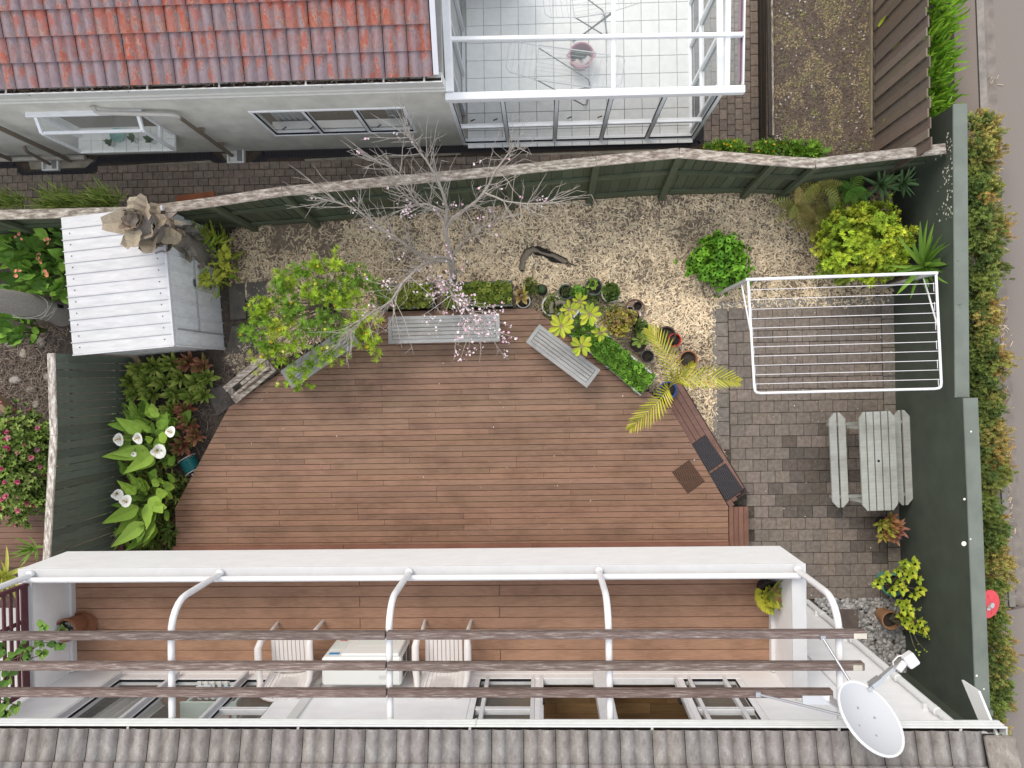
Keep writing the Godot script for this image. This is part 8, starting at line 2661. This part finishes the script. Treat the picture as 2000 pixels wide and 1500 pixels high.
		bush("hedge_shrub", "%s hedge shrub outside the wall, %s" % [["orange tinged", "green", "olive and green"][tones[k]], names[k]], "hedge shrub", P(x, y, 0.0), P(x, y, 0.42), Vector3([0.27, 0.22, 0.31, 0.26, 0.2][k % 5], 0.28, 0.42), 44, 24, hs, cc, "hedge shrubs outside the green wall", 0.24, [], Color(0.3, 0.24, 0.16), 14, 0.35, 1.0, choose)
	# little plants beyond the back fence
	for q in [["yellow flowered weeds and fresh leaves above the fence at the end of the brick path", 1512, 293, 0.3, 1], ["low yellow flowered weeds above the fence, left of the timber edge", 1420, 292, 0.1, 1], ["small green fern above the fence on the raised bed", 1570, 297, 0.5, 0]]:
		bush("weed_clump", q[0], "weeds", P(q[1], q[2], q[3]), P(q[1], q[2], q[3] + 0.08), Vector3(0.26 if q[4] else 0.2, 0.1, 0.09), 22, 9, [sprig(5, 0.09, sc(LANCE, 0.12), 0.2, 1.1)], [Color(0.18, 0.32, 0.04), Color(0.13, 0.25, 0.03)], "weeds beyond the back fence", 0.4, [flower5(0.025), [Color(0.7, 0.5, 0.03)], 16 * q[4], M.petal], Color(0.1, 0.1, 0.05), 0)
	fern("small fern on the raised bed by the brown fence foot", P(1600, 298, 0.45), 8, fg, 0.5)
	for q in [["long fallen leaf on the brown fence, the upper yellow one", 1715, 52, 0.8], ["short green leaf poking through the brown fence", 1744, 98, 1.0], ["green leaf poking through the lower end of the brown fence", 1724, 240, 0.7]]:
		var lm := mb(Color(0.3, 0.34, 0.03))
		var p := P(q[1], q[2], q[3])
		lm.blade(p, Vector3(0.4, 0.5, -0.7), Vector3.UP, 0.2, [0.012, 0.02, 0.02, 0.012, 0.0], -0.8)
		tag(obj("stray_leaf", lm, M.leaf), q[0], "leaf")
	# moss tufts on the raised bed
	for q in [[1535, 35], [1552, 45], [1590, 140], [1530, 110], [1512, 190], [1625, 255], [1665, 260], [1655, 230], [1620, 65], [1695, 210]]:
		pass
	# bromeliad by the picnic table
	var bp := [leaf(sc(LANCE, 0.36), 0.26, -0.5, 0.3), leaf(sc(LANCE, 0.32), 0.22, -0.8, 0.3)]
	var b0 := P(1736, 1028, 0.3)
	pot_at("bromeliad_pot", "dark pot under the reddish bromeliad below the picnic table", Vector3(b0.x, 0.03, b0.z), 0.14, 0.24, Color(0.05, 0.045, 0.04), "", "")
	var bl := thing("reddish_bromeliads", "cluster of reddish and olive bromeliad rosettes in the pot below the picnic table", "bromeliad", b0)
	for q in [[1738, 1012, 0], [1720, 1022, 1], [1752, 1030, 2], [1732, 1038, 1], [1745, 1045, 2], [1725, 1045, 0], [1742, 1025, 0]]:
		clump_in(bl, P(q[0], q[1], 0.42) - b0, 18, bp, [[Color(0.3, 0.14, 0.07), Color(0.25, 0.2, 0.05)], [Color(0.22, 0.24, 0.04), Color(0.3, 0.28, 0.06)], [Color(0.24, 0.1, 0.09), Color(0.32, 0.16, 0.1)]][q[2]], [0.15, 1.25], [0.6, 0.95])
	# citrus in pots
	var lv := [leaf(sc(OVAL, 0.17), 0.13, -0.5, 0.25, 0.0, 0.85), leaf(sc(OVAL, 0.15), 0.11, -0.3, 0.25, 0.0, 0.85)]
	var lc := [Color(0.28, 0.34, 0.03), Color(0.36, 0.38, 0.04), Color(0.2, 0.28, 0.03)]
	for q in [["teal green pot holding the upper citrus bush by the wall", 1745, 1143, 0.235, Color(0.1, 0.28, 0.22), "upper citrus bush with yellow-green leaves in the teal pot", [[1715, 1132], [1730, 1125], [1752, 1115], [1768, 1108], [1785, 1100], [1780, 1118], [1790, 1130], [1795, 1150], [1785, 1160], [1740, 1150], [1755, 1135], [1770, 1125], [1712, 1140], [1760, 1150], [1765, 1098]]], ["terracotta pot holding the lower citrus bush by the wall", 1741, 1212, 0.19, Color(0.36, 0.19, 0.1), "lower citrus bush with bare twigs and yellow-green leaves in the terracotta pot", [[1755, 1175], [1762, 1190], [1770, 1200], [1768, 1180], [1758, 1200], [1775, 1190], [1765, 1215], [1780, 1225], [1795, 1215], [1800, 1230], [1772, 1208]]]]:
		var hh := 0.36
		var at := P(q[1], q[2], hh)
		at.y = 0.0
		pot_at("citrus_pot", q[0], at, q[3] * 0.8, hh, q[4], "", "citrus pots by the green wall")
		var ct := thing("citrus_bush", q[5], "citrus", at + Vector3.UP * 0.3, "citrus bushes by the green wall")
		var sm := mb(Color(0.3, 0.26, 0.18))
		for e in q[6]:
			var p := P(e[0], e[1], rf(0.75, 1.0))
			sm.tube([at + Vector3.UP * 0.3, at.lerp(p, 0.5) + Vector3(0, 0.2, 0), p], [0.012, 0.008, 0.004], 6)
			for k in 8: part("leaf", lv[k % 2], leaf_mat(lc[rng.randi() % 3]), ct, aim(p - ct.position + Vector3(0, 0.02 * (k % 3), 0), TAU * k / 8 + rf(-0.3, 0.3), rf(-0.1, 0.8), rf(-0.3, 0.3), rf(0.7, 1.05)))
		if q[1] == 1741:
			for e in [[[1775, 1215], [1790, 1250], [1810, 1275]], [[1770, 1225], [1795, 1240], [1815, 1245]], [[1780, 1210], [1800, 1215], [1820, 1235]], [[1775, 1230], [1785, 1262], [1795, 1278]], [[1780, 1200], [1790, 1190], [1800, 1185]]]:
				var pp := line(e, 0.8)
				sm.tube([at + Vector3.UP * 0.4, pp[0], pp[1], pp[2]], [0.009, 0.007, 0.005, 0.002], 5)
				for k in 5: part("leaf", lv[1], leaf_mat(Color(0.24, 0.3, 0.05)), ct, aim(pp[2].lerp(pp[1], rf(0, 0.8)) - ct.position, rf(0, TAU), rf(0, 0.8), 0, rf(0.3, 0.5)))
		obj("stems", sm, M.bark, ct)

func fern(label: String, at: Vector3, count: int, cols: Array, s: float) -> void:
	var t := thing("fern", label, "fern", at, "ferns in the planting")
	for k in count:
		var az := k * 2.4 + rf(-0.3, 0.3)
		var el := rf(0.2, 1.0)
		var d := Vector3(cos(az) * cos(el), sin(el), sin(az) * cos(el))
		var m := mb()
		var p := at
		var ang := 0.0
		var sd := d.cross(Vector3.UP).normalized()
		var col: Color = vary(cols[rng.randi() % cols.size()], 0.5)
		var n := 11
		var ln := rf(0.3, 0.5) * s
		for i in n:
			var f := i / float(n)
			var w := 0.1 * s * sin(PI * clampf(f * 0.85 + 0.15, 0.0, 1.0))
			m.col = vary(col, 0.15)
			for q in [-1, 1]: m.blade(p, sd * q + d * 0.35, Vector3.UP, w, [0.006 * s, 0.013 * s, 0.009 * s, 0.0], -0.5, 0.1)
			d = d.rotated(sd, -0.085)
			var np := p + d * ln / n
			m.blade(p, d, Vector3.UP, ln / n, [0.003, 0.003], 0, 0)
			p = np
		obj("frond", m, M.leaf, t)

func balcony_plants() -> void:
	# staghorn in a pot at the right end of the balcony
	var at := P(1494, 1145, 2.7)
	pot_at("balcony_pot", "dark pot at the right end of the balcony", at, 0.15, 0.3, Color(0.06, 0.05, 0.05), "", "")
	var t := thing("potted_staghorn", "lime yellow staghorn fern in the pot at the right end of the balcony", "fern", at + Vector3.UP * 0.3)
	var c := at + Vector3.UP * 0.33
	for k in 5:
		var az := 1.9 + 0.35 * k
		var f := mb(vary(Color(0.46, 0.45, 0.05), 0.1))
		f.blade(c, Vector3(cos(az), 0.45, sin(az)), Vector3.UP, 0.2, [0.02, 0.05, 0.08, 0.1, 0.11], -0.8, 0.1, 0.12)
		for j in 5: f.blade(c + Vector3(cos(az), 0.25, sin(az)) * 0.17, Vector3(cos(az + (j - 2) * 0.35), 0.1, sin(az + (j - 2) * 0.35)), Vector3.UP, 0.1, [0.03, 0.03, 0.02, 0.0], -0.7, 0.1)
		obj("antler_frond", f, M.leaf, t)
	for k in 26:
		var az := rf(0, TAU)
		var f := mb(vary(Color(0.22, 0.26, 0.05), 0.25))
		f.blade(c, Vector3(cos(az), rf(0.1, 0.8), sin(az)), Vector3.UP, rf(0.2, 0.36), [0.01, 0.016, 0.015, 0.01, 0.0], -1.1, 0.2)
		obj("strap_leaf", f, M.leaf, t)
	for k in 8:
		var f := mb(vary(Color(0.28, 0.15, 0.08), 0.25))
		f.blade(c, Vector3(cos(k * 0.8), 0.3, sin(k * 0.8)), Vector3.UP, 0.15, [0.02, 0.05, 0.04, 0.0], -0.6, 0.3)
		obj("dry_frond", f, M.matt, t)
	# succulent with stones in the terracotta pot
	var sp := P(166, 1218, 2.7) + Vector3(-0.06, 0.27, -0.02)
	var su := clump("succulent", "pale green succulent in the terracotta pot on the balcony", "succulent", sp + Vector3(-0.04, 0.02, 0), 22, [leaf(sc(OVAL, 0.13), 0.09, 0.2, 0.4)], [Color(0.24, 0.34, 0.1), Color(0.3, 0.38, 0.14)], [0.2, 1.2], [0.6, 1.1], "", 0.0, 0.05)
	var sm := mb()
	for k in 18:
		var a := rf(-1.6, 1.8)
		var kk := rf(0.12, 0.36)
		sm.col = Color(kk, kk, kk * 0.97)
		sm.ball(ell(sp + Vector3(cos(a) * rf(0.04, 0.11), rf(0, 0.015), sin(a) * rf(0.04, 0.11)), Vector3(rf(0.018, 0.03), 0.012, rf(0.015, 0.024))), 8, 5)
	var so := obj("pot_stones", sm, M.stone)
	tag(so, "grey stones on the soil of the terracotta balcony pot", "stones")
	so.set_meta("kind", "stuff")
	# climber on the rafters at the left edge
	var cl := thing("climber", "climbing plant with dark green leaves on the rafters at the left edge", "climber", P(30, 1290, 4.4))
	var o := cl.position
	sm = mb(Color(0.25, 0.2, 0.13))
	var lv := [leaf(sc(OVAL, 0.2), 0.11, -0.4, 0.2, 0.0, 0.85)]
	for e in [[[0, 1298], [35, 1283], [60, 1270], [85, 1255], [125, 1256]], [[10, 1335], [18, 1318], [40, 1300], [62, 1285], [85, 1278]], [[0, 1365], [14, 1372], [35, 1378]], [[0, 1285], [5, 1270], [10, 1262]], [[60, 1272], [82, 1240], [82, 1220]], [[40, 1290], [45, 1255], [48, 1240]], [[0, 1390], [10, 1385], [12, 1392]]]:
		var pp := line(e, 4.6)
		sm.tube(pp, 0.006, 5)
		for i in range(1, pp.size()):
			for k in 4:
				part("leaf", lv[0], leaf_mat([Color(0.1, 0.2, 0.04), Color(0.15, 0.26, 0.05), Color(0.07, 0.14, 0.03)][rng.randi() % 3]), cl, aim(pp[i].lerp(pp[i - 1], rf(0, 0.4)) - o, rf(0, TAU), rf(-0.1, 0.6), rf(-0.4, 0.4), rf(0.6, 1.1)))
	obj("stems", sm, M.bark, cl)
